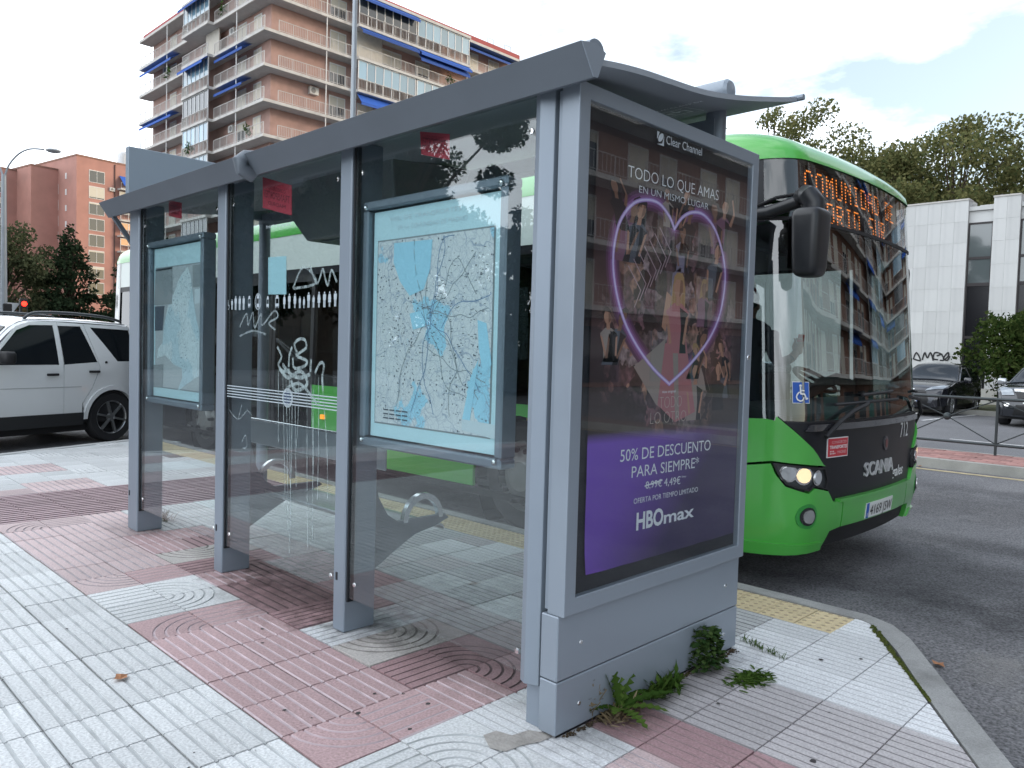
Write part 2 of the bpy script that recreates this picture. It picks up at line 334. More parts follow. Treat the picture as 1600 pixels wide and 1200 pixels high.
# layout: (i, j) -> (kind, colour, corner of the rings)
LAY = {}
def put(i, j, k, c, cx=0, cy=0): LAY[(i, j)] = (k, c, cx, cy)
for j in range(14, 18):
    for i in (0, 1, 2): put(i, j, 'WY', 'pink')
put(3, 17, 'WY', 'white'); put(2, 18, 'WY', 'pink'); put(3, 18, 'WY', 'white')
put(0, 18, 'A', 'pink', 1, 0); put(1, 18, 'WX', 'pink')
put(0, 13, 'WY', 'pink'); put(1, 13, 'WY', 'pink'); put(0, 12, 'A', 'pink', 1, 1); put(1, 12, 'WX', 'red')
put(2, 15, 'WY', 'red'); put(3, 15, 'WY', 'red'); put(2, 14, 'WY', 'red'); put(3, 14, 'WY', 'dark')
put(2, 13, 'A', 'beige', 1, 1); put(3, 13, 'A', 'beige', 0, 1); put(2, 12, 'WX', 'dark'); put(3, 12, 'WX', 'dark')
put(0, 11, 'WX', 'white'); put(0, 10, 'WX', 'white'); put(1, 11, 'A', 'white', 0, 0); put(1, 10, 'A', 'white', 0, 1)
put(2, 11, 'WY', 'red'); put(3, 11, 'WY', 'dark'); put(2, 10, 'WY', 'dark'); put(3, 10, 'WY', 'dark')
put(4, 11, 'FY', 'dark'); put(4, 10, 'FY', 'dark'); put(4, 9, 'FY', 'dark')
put(0, 9, 'A', 'red', 1, 0); put(1, 9, 'WX', 'red'); put(2, 9, 'WY', 'dark'); put(3, 9, 'WY', 'dark')
for j in range(5, 9):
    for i in (0, 1): put(i, j, 'WY', 'red')
put(2, 8, 'FX', 'dark'); put(3, 8, 'FX', 'dark'); put(2, 7, 'FX', 'bright'); put(3, 7, 'FX', 'bright')
put(2, 6, 'A', 'beige', 1, 1); put(3, 6, 'A', 'beige', 0, 1); put(2, 5, 'FX', 'dark'); put(3, 5, 'A', 'dark', 0, 0); put(4, 5, 'FY', 'warm')
put(2, 4, 'WY', 'red'); put(3, 4, 'A', 'dark', 0, 1); put(0, 4, 'A', 'red', 1, 1); put(1, 4, 'WX', 'red')
for i in (2, 3, 4, 5): put(i, 3, 'FY', 'bright')
put(0, 3, 'WX', 'white'); put(1, 3, 'A', 'white', 0, 0); put(0, 2, 'WX', 'white'); put(1, 2, 'A', 'white', 0, 1)
put(2, 2, 'FY', 'bright'); put(3, 2, 'FY', 'rust'); put(4, 2, 'FY', 'warm'); put(5, 2, 'FY', 'warm')
put(2, 1, 'FY', 'pink'); put(3, 1, 'FY', 'rust'); put(4, 1, 'FY', 'warm'); put(5, 1, 'FY', 'warm')
put(3, 0, 'A', 'rust', 0, 1); put(2, 0, 'FY', 'rust'); put(4, 0, 'FY', 'warm'); put(5, 0, 'FY', 'warm')
def layout(i, j):
    if (i, j) in LAY: return LAY[(i, j)]
    if 19 <= j <= 22: return ('RX', 'strip', 0, 0)
    if j > 22:
        x = GX+(i+.5)*TX; y = GY+(j+.5)*TY
        if j in (23, 24) and i <= 3: return ('WX' if i < 2 else 'WY', 'pink' if i != 1 or j == 23 else 'white', 0, 0)
        if j in (27, 28) and i <= 3: return ('WY', 'pink', 0, 0)
        return ('WX' if (i+j) % 5 else 'WY', 'white', 0, 0)
    if i >= 4:
        if j < 3: return ('FY', 'bright' if i >= 6 else 'warm', 0, 0)
        return ('FY', random.choice(['grey', 'grey', 'white', 'warm']) if j < 12 else 'white', 0, 0)
    return ('WY', 'white', 0, 0)
pave = MB().add([(-8, -6, -.012), (-.9, -6, -.012), (1.99, -.08, -.012), (3.26, .75, -.012), (4.44, 1.53, -.012), (4.44, 11.75, -.012), (-8, 7.3, -.012)], [(0, 1, 2, 3, 4, 5, 6)]).build('pavement', mat('pavement_bed', (.11, .108, .105), .9, var=.3, vscale=5))
tag(pave, kind='structure')
tiles = []
for i in range(-20, 10):
    for j in range(-8, 34):
        x, y = GX+i*TX, GY+j*TY; cx, cy = x+TX/2, y+TY/2
        if cy > 11.0+(cx-2.35)*.388: continue
        if x > 4.09 and cy > 1.58: continue
        if i == 9 and cy < 1.0: continue
        s_ = (cx-3.259)*.764-(cy-.766)*1.181        # >0 beyond the diagonal kerb
        if s_ > .22*1.4: continue
        P = co.matrix_world.inverted() @ Vector((cx, cy, 0)); dep = -P.z
        vis = dep > .5 and abs(P.x/dep) < .70 and abs(P.y/dep) < .53
        occ = 1.0
        tiles.append(((1.45/dep)/dep**2 if vis else 0, i, j, s_))
tiles.sort(reverse=True)
_tm = {}
KIND = {'WY': WY, 'WX': WX, 'FY': FY, 'FX': FX, 'RX': RX, 'A': arc_tile}
def tile_shape(k, cx, cy):
    b = KIND[k](); mb = MB(); mb.f = list(b.f); mb.m = list(b.m)
    mb.v = [(TX-x if cx else x, TY-y if cy else y, z) for x, y, z in b.v] if k == 'A' else list(b.v); return mb
rest = MB(); RM = []; RI = {}
for c in TM:
    RI[c] = len(RM); RM += TM[c]
def cut_mesh(me, x, y, i, s_):
    bm = bmesh.new(); bm.from_mesh(me); xl = 4.10 if y > 1.58 else 4.442
    if x+TX > xl: bmesh.ops.bisect_plane(bm, geom=bm.verts[:]+bm.edges[:]+bm.faces[:], plane_co=(xl-x, 0, 0), plane_no=(1, 0, 0), clear_outer=True)
    bmesh.ops.bisect_plane(bm, geom=bm.verts[:]+bm.edges[:]+bm.faces[:], plane_co=(3.259-x, .766-y, 0), plane_no=(.764, -1.181, 0), clear_outer=True)
    n = len(bm.faces); bm.to_mesh(me); bm.free(); return n
for q, (vis, i, j, s_) in enumerate(tiles):
    k, c, cx, cy = layout(i, j); x, y = GX+i*TX, GY+j*TY
    cutx = x+TX > 4.10 or s_ > -.24*1.4
    dz = random.uniform(-.0015, .0015)
    if q < 290 and vis:
        key = (k, c, cx, cy)
        if cutx or key not in _tm:
            o = tile_shape(k, cx, cy).build('paving_tile', TM[c], None); o.parent = pave
            if cutx:
                if cut_mesh(o.data, x, y, i, s_) == 0: bpy.data.objects.remove(o); continue
            else: _tm[key] = o.data
            o.location = (x, y, dz)
        else: o = inst('paving_tile', _tm[key], pave, (x, y, dz))
        o.rotation_euler = (random.uniform(-.003, .003), random.uniform(-.003, .003), random.uniform(-.004, .004))
    elif not cutx:
        b = tile_shape(k, cx, cy); n0 = len(rest.v); rest.v += [(p[0]+x, p[1]+y, p[2]+dz) for p in b.v]
        rest.f += [tuple(n0+t for t in f) for f in b.f]; rest.m += [RI[c]+t for t in b.m]
o = rest.build('paving_tile', RM, pave); o['kind'] = 'stuff'
# yellow blister tiles along the kerb
yl = mat('yellow_tactile', (.55, .455, .285), .75, var=.16, vscale=4, speck=.15, objvar=.1, col2=(.40, .35, .27), c2scale=3)
yd = mat('tactile_worn_top', (.36, .29, .19), .8, var=.2)
bt = MB(); g = .002; bx, by = .168, .21
bt.box(g, bx-g, g, by-g, -.03, -.002)
for a in range(3):
    for b in range(4):
        c0, c1 = bx*(a+.5)/3, by*(b+.5)/4
        bt.lathe([(.0175, -.002), (.013, .003)], (c0, c1, 0), n=8); n0 = len(bt.v); bt.add([(c0+.013*cos(2*pi*t/8), c1+.013*sin(2*pi*t/8), .003) for t in range(8)], [tuple(range(8))], 1)
bo = bt.build('tactile_tile', [yl, yd], pave); bo.location = (4.102, 1.60, 0)
for r in range(2):
    for k in range(47):
        if r or k:
            t = inst('tactile_tile', bo.data, pave, (4.102+.17*r, 1.60+.2115*k, random.uniform(-.002, .002)))
# kerb stones
conc = mat('kerb_concrete', (.30, .30, .295), .85, var=.22, vscale=3, speck=.22, bump=.4, bscale=60, col2=(.20, .20, .195), c2scale=4)
kerb = empty('kerb', (0, 0, 0)); tag(kerb, kind='structure')
inn = [(4.446, 1.575), (4.40, 1.485), (4.11, 1.278), (3.60, .972), (2.93, .545), (2.25, .10), (1.55, -.36), (.85, -.82)]
outr = [(4.575, 1.575), (4.50, 1.41), (4.37, 1.285), (3.62, .815), (2.97, .405), (2.30, -.03), (1.61, -.48), (.92, -.94)]
KS = []
for a in range(len(inn)-1): KS.append((inn[a], inn[a+1], outr[a+1], outr[a]))
y = 1.575
while y < 11.6: KS.append(((4.446, y), (4.446, y+1.0), (4.575, y+1.0), (4.575, y))); y += 1.0
for (p, q, r, s_) in KS:
    mb = MB(); c = Vector(((p[0]+q[0]+r[0]+s_[0])/4, (p[1]+q[1]+r[1]+s_[1])/4)); k = .996
    base = [(c.x+(v[0]-c.x)*k, c.y+(v[1]-c.y)*k) for v in (p, q, r, s_)]
    top = [base[0], base[1], (base[2][0]+(base[1][0]-base[2][0])*.12, base[2][1]+(base[1][1]-base[2][1])*.12), (base[3][0]+(base[0][0]-base[3][0])*.12, base[3][1]+(base[0][1]-base[3][1])*.12)]
    mb.hexa([(*v, -.2) for v in base]+[(*v, .004) for v in top]); mid = len(mb.v)
    o = mb.build('kerb_stone', conc, kerb)
a, b = Vector((-8, 7.05)), Vector((4.44, 11.88)); d = (b-a).normalized(); nn = Vector((-d.y, d.x))
MB().hexa([(a.x, a.y, -.1), (b.x, b.y, -.1), (b.x-nn.x*.62, b.y-nn.y*.62, -.1), (a.x-nn.x*.62, a.y-nn.y*.62, -.1), (a.x, a.y, -.0055), (b.x, b.y, -.0055), (b.x-nn.x*.62, b.y-nn.y*.62, -.0055), (a.x-nn.x*.62, a.y-nn.y*.62, -.0055)]).build('edge_slab', mat('edge_slab_white', (.50, .52, .53), .8, var=.15), pave)
for k in range(14):
    p = a+d*k*.96; q = a+d*(k*.96+.955)
    MB().hexa([(p.x, p.y, -.2), (q.x, q.y, -.2), (q.x+nn.x*.13, q.y+nn.y*.13, -.2), (p.x+nn.x*.13, p.y+nn.y*.13, -.2), (p.x, p.y, .003), (q.x, q.y, .003), (q.x+nn.x*.13, q.y+nn.y*.13, .003), (p.x+nn.x*.13, p.y+nn.y*.13, .003)]).build('kerb_stone', mat('far_kerb', (.42, .43, .43), .85, var=.15), kerb)
# moss along the diagonal joint
ms = MB(); random.seed(4)
for k in range(420):
    t = random.random()**.8; p = Vector(inn[1]).lerp(Vector(inn[3]), t)+Vector((-.545, .84))*random.uniform(-.004, .03)*(1.1-t)
    r = random.uniform(.004, .012); a = random.uniform(0, 6.28)
    ms.add([(p.x+r*cos(a), p.y+r*sin(a), .002), (p.x+r*cos(a+2.1), p.y+r*sin(a+2.1), .004), (p.x+r*cos(a+4.2), p.y+r*sin(a+4.2), .001), (p.x, p.y, random.uniform(.006, .014))], [(0, 1, 3), (1, 2, 3), (2, 0, 3)])
tag(ms.build('moss', leafmat('moss', (.05, .07, .02), (.10, .11, .035), .1)), kind='stuff')
# traffic island with red pavers and kerb
isl = MB().box(12.9, 14.3, -12, 60, -.2, -.05).build('traffic_island', mat('island_bed', (.2, .15, .14), .9)); tag(isl, kind='structure')
pm = mat('red_paver', (.33, .17, .15), .8, var=.2, vscale=5, objvar=.22, speck=.15)
pv = MB().bbox(0, .196, 0, .236, -.06, 0, .006).build('paver', pm, isl); pv.location = (12.91, -.5, -.002); n = 0
for a in range(7):
    for b in range(30):
        if a or b: inst('paver', pv.data, isl, (12.91+a*.2, -.5+b*.24+(a % 2)*.12, random.uniform(-.004, .002)))
kc = mat('island_kerb', (.33, .325, .30), .85, var=.25, vscale=2.2, speck=.15, col2=(.22, .22, .205), c2scale=1.6)
for k in range(-6, 20):
    mb = MB(); y0 = .05+k*2.03; mb.hexa([(12.73, y0, -.2), (12.9, y0, -.2), (12.9, y0+2.02, -.2), (12.73, y0+2.02, -.2), (12.76, y0, .005), (12.9, y0, .005), (12.9, y0+2.02, .005), (12.76, y0+2.02, .005)])
    mb.build('kerb_stone', kc, isl)
for k in range(-6, 40): MB().box(14.3, 14.4, k*1.0, k*1.0+.99, -.2, .0).build('edge_stone', kc, isl)
# verge behind the parked cars
tag(MB().box(27.2, 32.6, -16, 120, -.2, .0).build('verge', mat('verge_soil', (.09, .10, .05), .95, var=.4, vscale=2, col2=(.13, .10, .06), c2scale=1)), kind='structure')
tag(MB().box(27.05, 27.2, -16, 120, -.2, .02).build('verge_kerb', kc), kind='structure')

# dirt worked into the paving round the posts and along the panel, oil and tyre marks on the road
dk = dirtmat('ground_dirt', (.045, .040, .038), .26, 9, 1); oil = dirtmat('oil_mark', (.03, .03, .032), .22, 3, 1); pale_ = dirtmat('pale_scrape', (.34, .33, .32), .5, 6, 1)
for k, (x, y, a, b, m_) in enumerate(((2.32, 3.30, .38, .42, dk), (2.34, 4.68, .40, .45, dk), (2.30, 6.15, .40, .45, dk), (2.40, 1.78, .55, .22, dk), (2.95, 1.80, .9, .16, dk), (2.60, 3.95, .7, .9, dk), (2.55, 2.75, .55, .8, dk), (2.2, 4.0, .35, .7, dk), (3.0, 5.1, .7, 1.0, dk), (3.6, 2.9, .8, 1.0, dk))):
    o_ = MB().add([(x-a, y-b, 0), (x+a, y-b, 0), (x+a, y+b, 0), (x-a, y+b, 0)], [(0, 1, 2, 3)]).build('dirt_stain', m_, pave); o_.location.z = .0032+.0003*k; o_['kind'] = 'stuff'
for k, (x, y, a, b, m_) in enumerate(((6.1, 1.2, 1.4, 2.2, oil), (7.6, .3, .5, 6.0, oil), (5.6, -1.0, .45, 5.0, oil), (9.6, 2.4, 1.2, 2.6, oil), (8.6, -.8, 1.6, 1.6, oil), (10.9, 1.5, .5, 7.0, oil), (4.62, .95, .35, .18, pale_), (4.45, .70, .5, .12, pale_))):
    tag(MB().add([(x-a, y-b, -.1285+.0004*k), (x+a, y-b, -.1285+.0004*k), (x+a, y+b, -.1285+.0004*k), (x-a, y+b, -.1285+.0004*k)], [(0, 1, 2, 3)]).build('road_stain', m_), kind='stuff')

# ------------------------------------------------------------------ bus shelter
grey = mat('grey_metal_paint', (.235, .275, .325), .42, metal=.25, var=.05, vscale=2, spec=.5)
greyl = mat('grey_panel_paint', (.26, .30, .35), .38, metal=.25, var=.05, vscale=1.3, spec=.5, col2=(.215, .245, .285), c2scale=1.2, c2lo=.55, c2hi=.8)
greyd = mat('dark_grey_paint', (.13, .15, .175), .5, metal=.2, var=.08)
black = mat('black_rubber', (.008, .009, .012), .6)
steel = mat('brushed_steel', (.60, .63, .65), .22, metal=.95, var=.08, vscale=8)
chrome = mat('chrome', (.8, .8, .8), .12, metal=1)
sglass = glass('shelter_glass', (.88, .925, .93), 1.68)
sh = empty('bus_shelter', (2.3, 4.1, 0), 'grey steel and glass bus shelter with curved roof and three glazed rear bays', 'bus shelter')
XB = 2.18
posts = [(3.285, 3.385), (4.655, 4.762), (6.08, 6.262)]
for (a, b) in posts:
    mb = MB(); mb.bbox(XB, XB+.19, a, b, 0, 2.47, .006)
    p = mb.build('post', grey, sh)
    MB().box(XB+.014, XB+.05, a-.012, a+.002, .16, 2.44).build('gasket', black, p)
    MB().box(XB-.003, XB+.003, b-.04, b-.025, .26, .30).build('bolt_slot', black, p)
mb = MB(); prof = [(2.165, 2.035), (2.150, 2.0), (2.172, 1.945), (2.30, 1.935), (2.33, 1.95), (2.33, 2.035)]
mb.prism([(x, y) for x, y in prof], PZ(0), .17, 2.45)
p4 = mb.build('post', grey, sh, bevel=.003)
MB().box(2.19, 2.228, 1.945, 2.02, 0, .17).build('post_foot', grey, p4); MB().box(2.236, 2.33, 1.94, 2.02, 0, .17).build('post_foot', grey, p4)
MB().box(2.345, 2.36, 1.95, 2.03, .02, 2.42).build('gasket', black, p4)
bays = [(2.037, 3.272), (3.388, 4.642), (4.765, 6.067)]
panes = [MB().box(2.200, 2.209, a, b, .18, 2.452).build('glass_pane', sglass, sh) for a, b in bays]
# round front columns, the roof and its tubes
for (x, y, z) in ((3.36, 1.97, 2.66), (3.36, 6.4, 2.66)):
    c = MB().lathe([(.048, .0), (.048, z)], (x, y, 0), n=28).build('column', grey, sh, smooth=30); MB().lathe([(.08, 0), (.08, .012), (.05, .02)], (x, y, 0)).build('column_foot', greyd, c)
RP = [(2.10, 2.463), (2.24, 2.487), (2.40, 2.507), (2.60, 2.523), (2.80, 2.540), (3.0, 2.570), (3.2, 2.610), (3.45, 2.668), (3.69, 2.727)]
RPs = smoothline(RP, 4); mb = MB(); y0, y1 = 1.72, 6.46; n = len(RPs)
mb.prism(RPs+[(x, z-.022) for x, z in RPs[::-1]], lambda a, b, d: (a, d, b), y0, y1)
roofm = mat('roof_sheet', (.30, .33, .37), .45, metal=.0, var=.06)
roof = mb.build('roof', roofm, sh, smooth=30)
MB().tube([(3.692, y0-.03, 2.722), (3.692, y1+.03, 2.722)], .015, 10).build('roof_edge_rod', grey, roof, smooth=30)
MB().prism([(2.025, 2.497), (2.095, 2.392), (2.118, 2.395), (2.16, 2.492), (2.10, 2.512)], lambda a, b, d: (a, d, b), y0-.012, y1+.012).build('gutter_fascia', greyd, sh, bevel=.002)
for ye in (y0-.016, y1+.0125): MB().prism([(2.027, 2.495), (2.095, 2.394), (2.118, 2.397), (2.158, 2.491), (2.10, 2.51)], lambda a, b, d: (a, d, b), ye, ye+.0035).build('end_cap', greyl, sh)
MB().prism(ell(2.112, 2.492, .042, .036, 20), lambda a, b, d: (a, d, b), y0-.01, y1).build('gutter_tube', grey, roof, smooth=30)
MB().lathe([(0, 0), (.04, .006), (.05, .02), (.05, 4.55)], (3.2, 1.80, 2.655), 'y', 24).build('roof_tube', greyl, sh, smooth=30)
MB().tube([(3.2, 4.14, 2.655), (2.6, 4.14, 2.57), (2.15, 4.14, 2.50), (2.05, 4.14, 2.485), (2.018, 4.14, 2.46), (2.03, 4.14, 2.42), (2.10, 4.14, 2.395)], .042, 16).build('roof_beam', greyd, sh, smooth=40)
MB().box(3.31, 3.41, 1.95, 6.42, 2.50, 2.58).build('front_beam', grey, sh)
MB().box(2.20, 2.235, 1.95, 6.42, 2.44, 2.475).build('rear_beam', greyd, sh)
for y in (6.40,): MB().bar((2.25, y, 2.2), (2.10, y, 2.41), .03).build('roof_bracket', greyd, sh)
MB().bbox(2.20, 3.42, 6.36, 6.42, 2.53, 2.945, .004).build('header_sign', mat('sign_back', (.26, .31, .36), .45, metal=.2), sh)
def under(a, b, d):     # a = x, b = y on the underside of the roof
    for (xa, za), (xb, zb) in zip(RPs, RPs[1:]):
        if a <= xb: break
    z = za+(zb-za)*(a-xa)/(xb-xa); return (a, b, z-.0245-d)
decal = mat('roof_lettering', (.80, .84, .86), .5)
text('www.crtm.es', decal, roof, lambda a, b, d: under(2.915+b, a, d), 2.075, 1.785, 0, 0, .042)
lg = MB()
for q in ribbon([(2.975, 2.065), (2.975, 1.90), (3.165, 1.92), (3.165, 2.075), (2.975, 2.065)], .004)+ribbon([(3.04, 2.035), (3.04, 1.945), (3.125, 1.955), (3.125, 2.04), (3.04, 2.035)], .012)+ribbon([(3.0, 1.99), (3.07, 1.993)], .012)+ribbon([(3.045, 2.012), (3.072, 1.993), (3.045, 1.972)], .01)+ribbon([(2.995, 2.04), (2.997, 1.935)], .008):
    lg.add([under(a, b, .0005) for a, b in q], [(0, 1, 2, 3)])
lg.build('logo', decal, roof)
# information display hanging under the roof
dm = mat('display_case_paint', (.17, .19, .20), .45, metal=.2)
db = MB().hexa([(2.80, 3.75, 2.16), (3.16, 3.75, 2.16), (3.16, 4.75, 2.16), (2.80, 4.75, 2.16), (2.62, 3.55, 2.52), (3.22, 3.55, 2.55), (3.22, 4.95, 2.55), (2.62, 4.95, 2.52)]).build('display_case', dm, sh, bevel=.015)
MB().box(2.84, 3.12, 3.85, 4.65, 2.152, 2.158).build('display_hatch', greyd, db)
# bench
bench = empty('bench', (2.7, 4.15, 0)); bench.parent = sh; bench.location = Vector((2.7, 4.15, 0))-sh.location
def seatp(a, b, d): return (a, d, b)
sp = smoothline([(2.47, .50), (2.52, .465), (2.62, .448), (2.74, .446), (2.84, .455), (2.885, .448), (2.90, .425)], 4)
pf = mat('perforated_steel', (.52, .56, .58), .28, metal=.9, var=.06)
MB().prism(sp+[(x, z-.012) for x, z in sp[::-1]], seatp, 3.36, 4.95).build('seat', pf, bench, smooth=30)
MB().bbox(2.492, 2.502, 3.38, 5.05, .785, .942, .004).build('backrest', mat('backrest_steel', (.36, .40, .43), .3, metal=.8), bench)
MB().tube([(2.497, 3.38, .945), (2.497, 5.05, .945)], .008, 8).build('backrest_rail', steel, bench, smooth=40)
for yy, (a, b) in ((3.335, posts[0]), (4.96, posts[1])):
    arc = [(2.715+.14*cos(pi*t/14), .50+.15*sin(pi*t/14)) for t in range(15)]
    MB().prism(arc+[(2.715+(x-2.715)*.78, .50+(z-.50)*.78) for x, z in arc[::-1]], seatp, yy-.016, yy+.016).build('armrest', steel, bench, smooth=30)
    MB().prism([(2.35, .26), (2.35, .95), (2.375, .80), (2.41, .66), (2.47, .56), (2.54, .515), (2.87, .515), (2.90, .49), (2.80, .455), (2.66, .43), (2.54, .37), (2.42, .30)], seatp, yy-.012 if yy < 4 else 4.66, yy+.012 if yy < 4 else 4.69).build('bracket', greyd, bench)
# stickers, decals and graffiti on the glass
redst = mat('red_sticker', (.52, .055, .085), .55, var=.12, vscale=8)
redtx = mat('sticker_lettering', (.14, .015, .03), .6)
for pane, q in zip((panes[1], panes[0], panes[2]), ([(4.2530, 2.4220), (3.9230, 2.3320), (3.9180, 2.1660), (4.2480, 2.2440)], [(2.7970, 2.4280), (2.5930, 2.3810), (2.5880, 2.2700), (2.7840, 2.3230)], [(5.6140, 2.4460), (5.3950, 2.4030), (5.3930, 2.2940), (5.6110, 2.3340)])):
    st = MB().prism(q, PX(2.216), 0, .002).build('sticker', redst, pane)
    (ya, za), (yb, zb), (yc, zc), (yd_, zd) = q
    def at(t, s_): return ((ya+(yb-ya)*t)*(1-s_)+(yd_+(yc-yd_)*t)*s_, (za+(zb-za)*t)*(1-s_)+(zd+(zc-zd)*t)*s_)
    for body, s_, cap, t0, t1 in (('CONSORCIO', .34, .022, .2, .8), ('TRANSPORTES', .62, .042, .06, .94), ('MADRID', .84, .022, .2, .8)):
        a, b = at(t0, s_), at(t1, s_); text(body, redtx, pane, PX(2.214), a[0], b[0], a[1], b[1], cap, flip=True, d=.0005)
etch = mat('frosted_decal', (.40, .46, .50), .7)
pic = [(145,1075,1135,'c'),(170,1070,1135,'m'),(193,1050,1137,'m'),(218,1050,1137,'m'),(243,1050,1135,'m'),(278,1048,1125,'t'),(333,1040,1130,'o'),(393,1050,1125,'t'),(452,1043,1125,'b'),(497,1040,1128,'w'),(528,1035,1127,'m'),(563,1033,1126,'w'),(594,1052,1126,'m'),(620,1055,1126,'w'),(649,1026,1122,'m'),(680,1046,1122,'m'),(714,1023,1121,'w'),(748,1023,1120,'m'),(780,1020,1118,'w'),(816,1018,1115,'m')]
picp = [(4.6420, 1.7170), (4.6400, 1.6580), (4.5880, 1.7210), (4.5860, 1.6570), (4.5400, 1.7390), (4.5370, 1.6540), (4.4870, 1.7370), (4.4850, 1.6530), (4.4360, 1.7360), (4.4330, 1.6540), (4.3650, 1.7360), (4.3630, 1.6630), (4.2570, 1.7400), (4.2540, 1.6560), (4.1420, 1.7270), (4.1400, 1.6580), (4.0340, 1.7300), (4.0310, 1.6560), (3.9530, 1.7300), (3.9510, 1.6520), (3.8990, 1.7330), (3.8970, 1.6520), (3.8390, 1.7330), (3.8370, 1.6520), (3.7870, 1.7150), (3.7850, 1.6510), (3.7440, 1.7110), (3.7420, 1.6500), (3.6970, 1.7340), (3.6940, 1.6520), (3.6470, 1.7160), (3.6450, 1.6510), (3.5940, 1.7330), (3.5910, 1.6510), (3.5410, 1.7320), (3.5380, 1.6510), (3.4920, 1.7320), (3.4900, 1.6520), (3.4390, 1.7320), (3.4360, 1.6530)]
def figure_shapes(k):
    if k in 'mw':
        b = [ell(0, .93, .075, .07, 10)]
        if k == 'm': b += [[(-.14, .84), (.14, .84), (.17, .80), (.17, .46), (.12, .46), (.12, .0), (.015, .0), (.015, .44), (-.015, .44), (-.015, 0), (-.12, 0), (-.12, .46), (-.17, .46), (-.17, .80)]]
        else: b += [[(-.12, .84), (.12, .84), (.19, .50), (.14, .50), (.17, .30), (.08, .30), (.08, 0), (.015, 0), (.015, .30), (-.015, .30), (-.015, 0), (-.08, 0), (-.08, .30), (-.17, .30), (-.14, .50), (-.19, .50)]]
        return b
    if k == 'c': return [ell(0, .92, .1, .08, 10), [(-.06, .8), (.08, .8), (.10, .5), (.3, .45), (.34, .15), (.24, .15), (.2, .36), (-.06, .4)]]+ribbon([(p[0], p[1]) for p in ell(.02, .22, .24, .2, 12)], .07)
    w = {'t': .2, 'b': .28, 'o': .2}[k]
    s_ = [[(-w, .12), (w, .12), (w, .35), (-w, .35)], [(-w, .35), (-w*.78, .35), (-w*.72, .75), (-w*.9, .85)], [(w*.78, .35), (w, .35), (w*.9, .85), (w*.72, .75)], [(-w*.72, .72), (w*.72, .72), (w*.6, .98), (-w*.6, .98)], [(-w*.8, 0), (-w*.45, 0), (-w*.5, .1), (-w*.8, .1)], [(w*.45, 0), (w*.8, 0), (w*.8, .1), (w*.5, .1)]]
    if k == 'o': s_ += ribbon(ell(0, .5, .42, .55, 18)+[(.42, .5)], .07)
    return s_
for t, (x, a, b, k) in enumerate(pic):
    (ya, za), (yb, zb) = picp[2*t], picp[2*t+1]; h = za-zb; mb = MB()
    for P in figure_shapes(k): mb.add([(2.1975, ya-u*h, zb+v*h) for u, v in P], [tuple(range(len(P)))])
    mb.build('pictogram', etch, panes[1])
for k in range(5):
    z = 1.118+k*.0165; MB().add([(2.1975, 3.39, z), (2.1975, 4.64, z), (2.1975, 4.64, z+.006), (2.1975, 3.39, z+.006)], [(0, 1, 2, 3)]).build('stripe', etch, panes[1])
notice = MB().prism([(4.1710, 1.9520), (3.9670, 1.9460), (3.9610, 1.7320), (4.1650, 1.7380)], PX(2.214), 0, .002).build('notice', mat('notice_paper', (.56, .85, .93), .6, var=.05), panes[1])
text('Transporte de Madrid', etch, panes[1], PX(2.1975), *(lambda q: (q[0][0], q[1][0], q[0][1], q[1][1]))([(4.1710, 2.1150), (3.8910, 2.1080)]), .02, flip=True)
def filmmat(name, col, cover):      # thin paint film that lets some of the glass show
    m = bpy.data.materials.new(name); m.use_nodes = True; n, l = m.node_tree.nodes, m.node_tree.links; n.clear()
    o = n.new('ShaderNodeOutputMaterial'); x = n.new('ShaderNodeMixShader'); a = n.new('ShaderNodeBsdfTransparent'); d = n.new('ShaderNodeBsdfDiffuse'); d.inputs[0].default_value = (*col, 1)
    t = n.new('ShaderNodeTexCoord'); q = n.new('ShaderNodeTexNoise'); q.inputs['Scale'].default_value = 26; q.inputs['Detail'].default_value = 6; l.new(t.outputs['Object'], q.inputs['Vector'])
    r = n.new('ShaderNodeMapRange'); r.inputs[1].default_value = .3; r.inputs[2].default_value = .7; r.inputs[3].default_value = cover*.35; r.inputs[4].default_value = min(1, cover*1.5); l.new(q.outputs[0], r.inputs[0])
    l.new(r.outputs[0], x.inputs[0]); l.new(a.outputs[0], x.inputs[1]); l.new(d.outputs[0], x.inputs[2]); l.new(x.outputs[0], o.inputs[0]); return m
spray = filmmat('white_spray_paint', (.42, .51, .52), .44); faint = filmmat('faint_spray_paint', (.36, .43, .45), .42)
def spray_on(pane, strokes, w, name='graffiti', m=None, x=2.1968):
    for i, s_ in enumerate(strokes):
        mb = MB()
        for k, q in enumerate(ribbon(smoothline(s_, 5), w)): mb.add([(x-.00012*i-.00002*(k % 5), a, b) for a, b in q], [(0, 1, 2, 3)])
        mb.build(name, m or spray, pane)
spray_on(panes[1], [[(3.8100, 1.4120), (3.8360, 1.4550), (3.7860, 1.4820), (3.7280, 1.4790), (3.7110, 1.4400), (3.7670, 1.4130), (3.8170, 1.3940)], [(4.0200, 1.4350), (3.9730, 1.3820), (4.0080, 1.3360), (3.9530, 1.3020), (3.8870, 1.3110)], [(3.8930, 1.3310), (3.8860, 1.3930), (3.8610, 1.4370)], [(3.8510, 1.3760), (3.8320, 1.3240), (3.7320, 1.3360), (3.7000, 1.3630), (3.7500, 1.3790), (3.8000, 1.3860)], [(3.6600, 1.3730), (3.6660, 1.3130)], [(3.6180, 1.3060), (3.5720, 1.3580), (3.5340, 1.3510), (3.5470, 1.2830), (3.5370, 1.2170)], [(3.8980, 1.2150), (3.7620, 1.2390), (3.5970, 1.1460)]], .017)
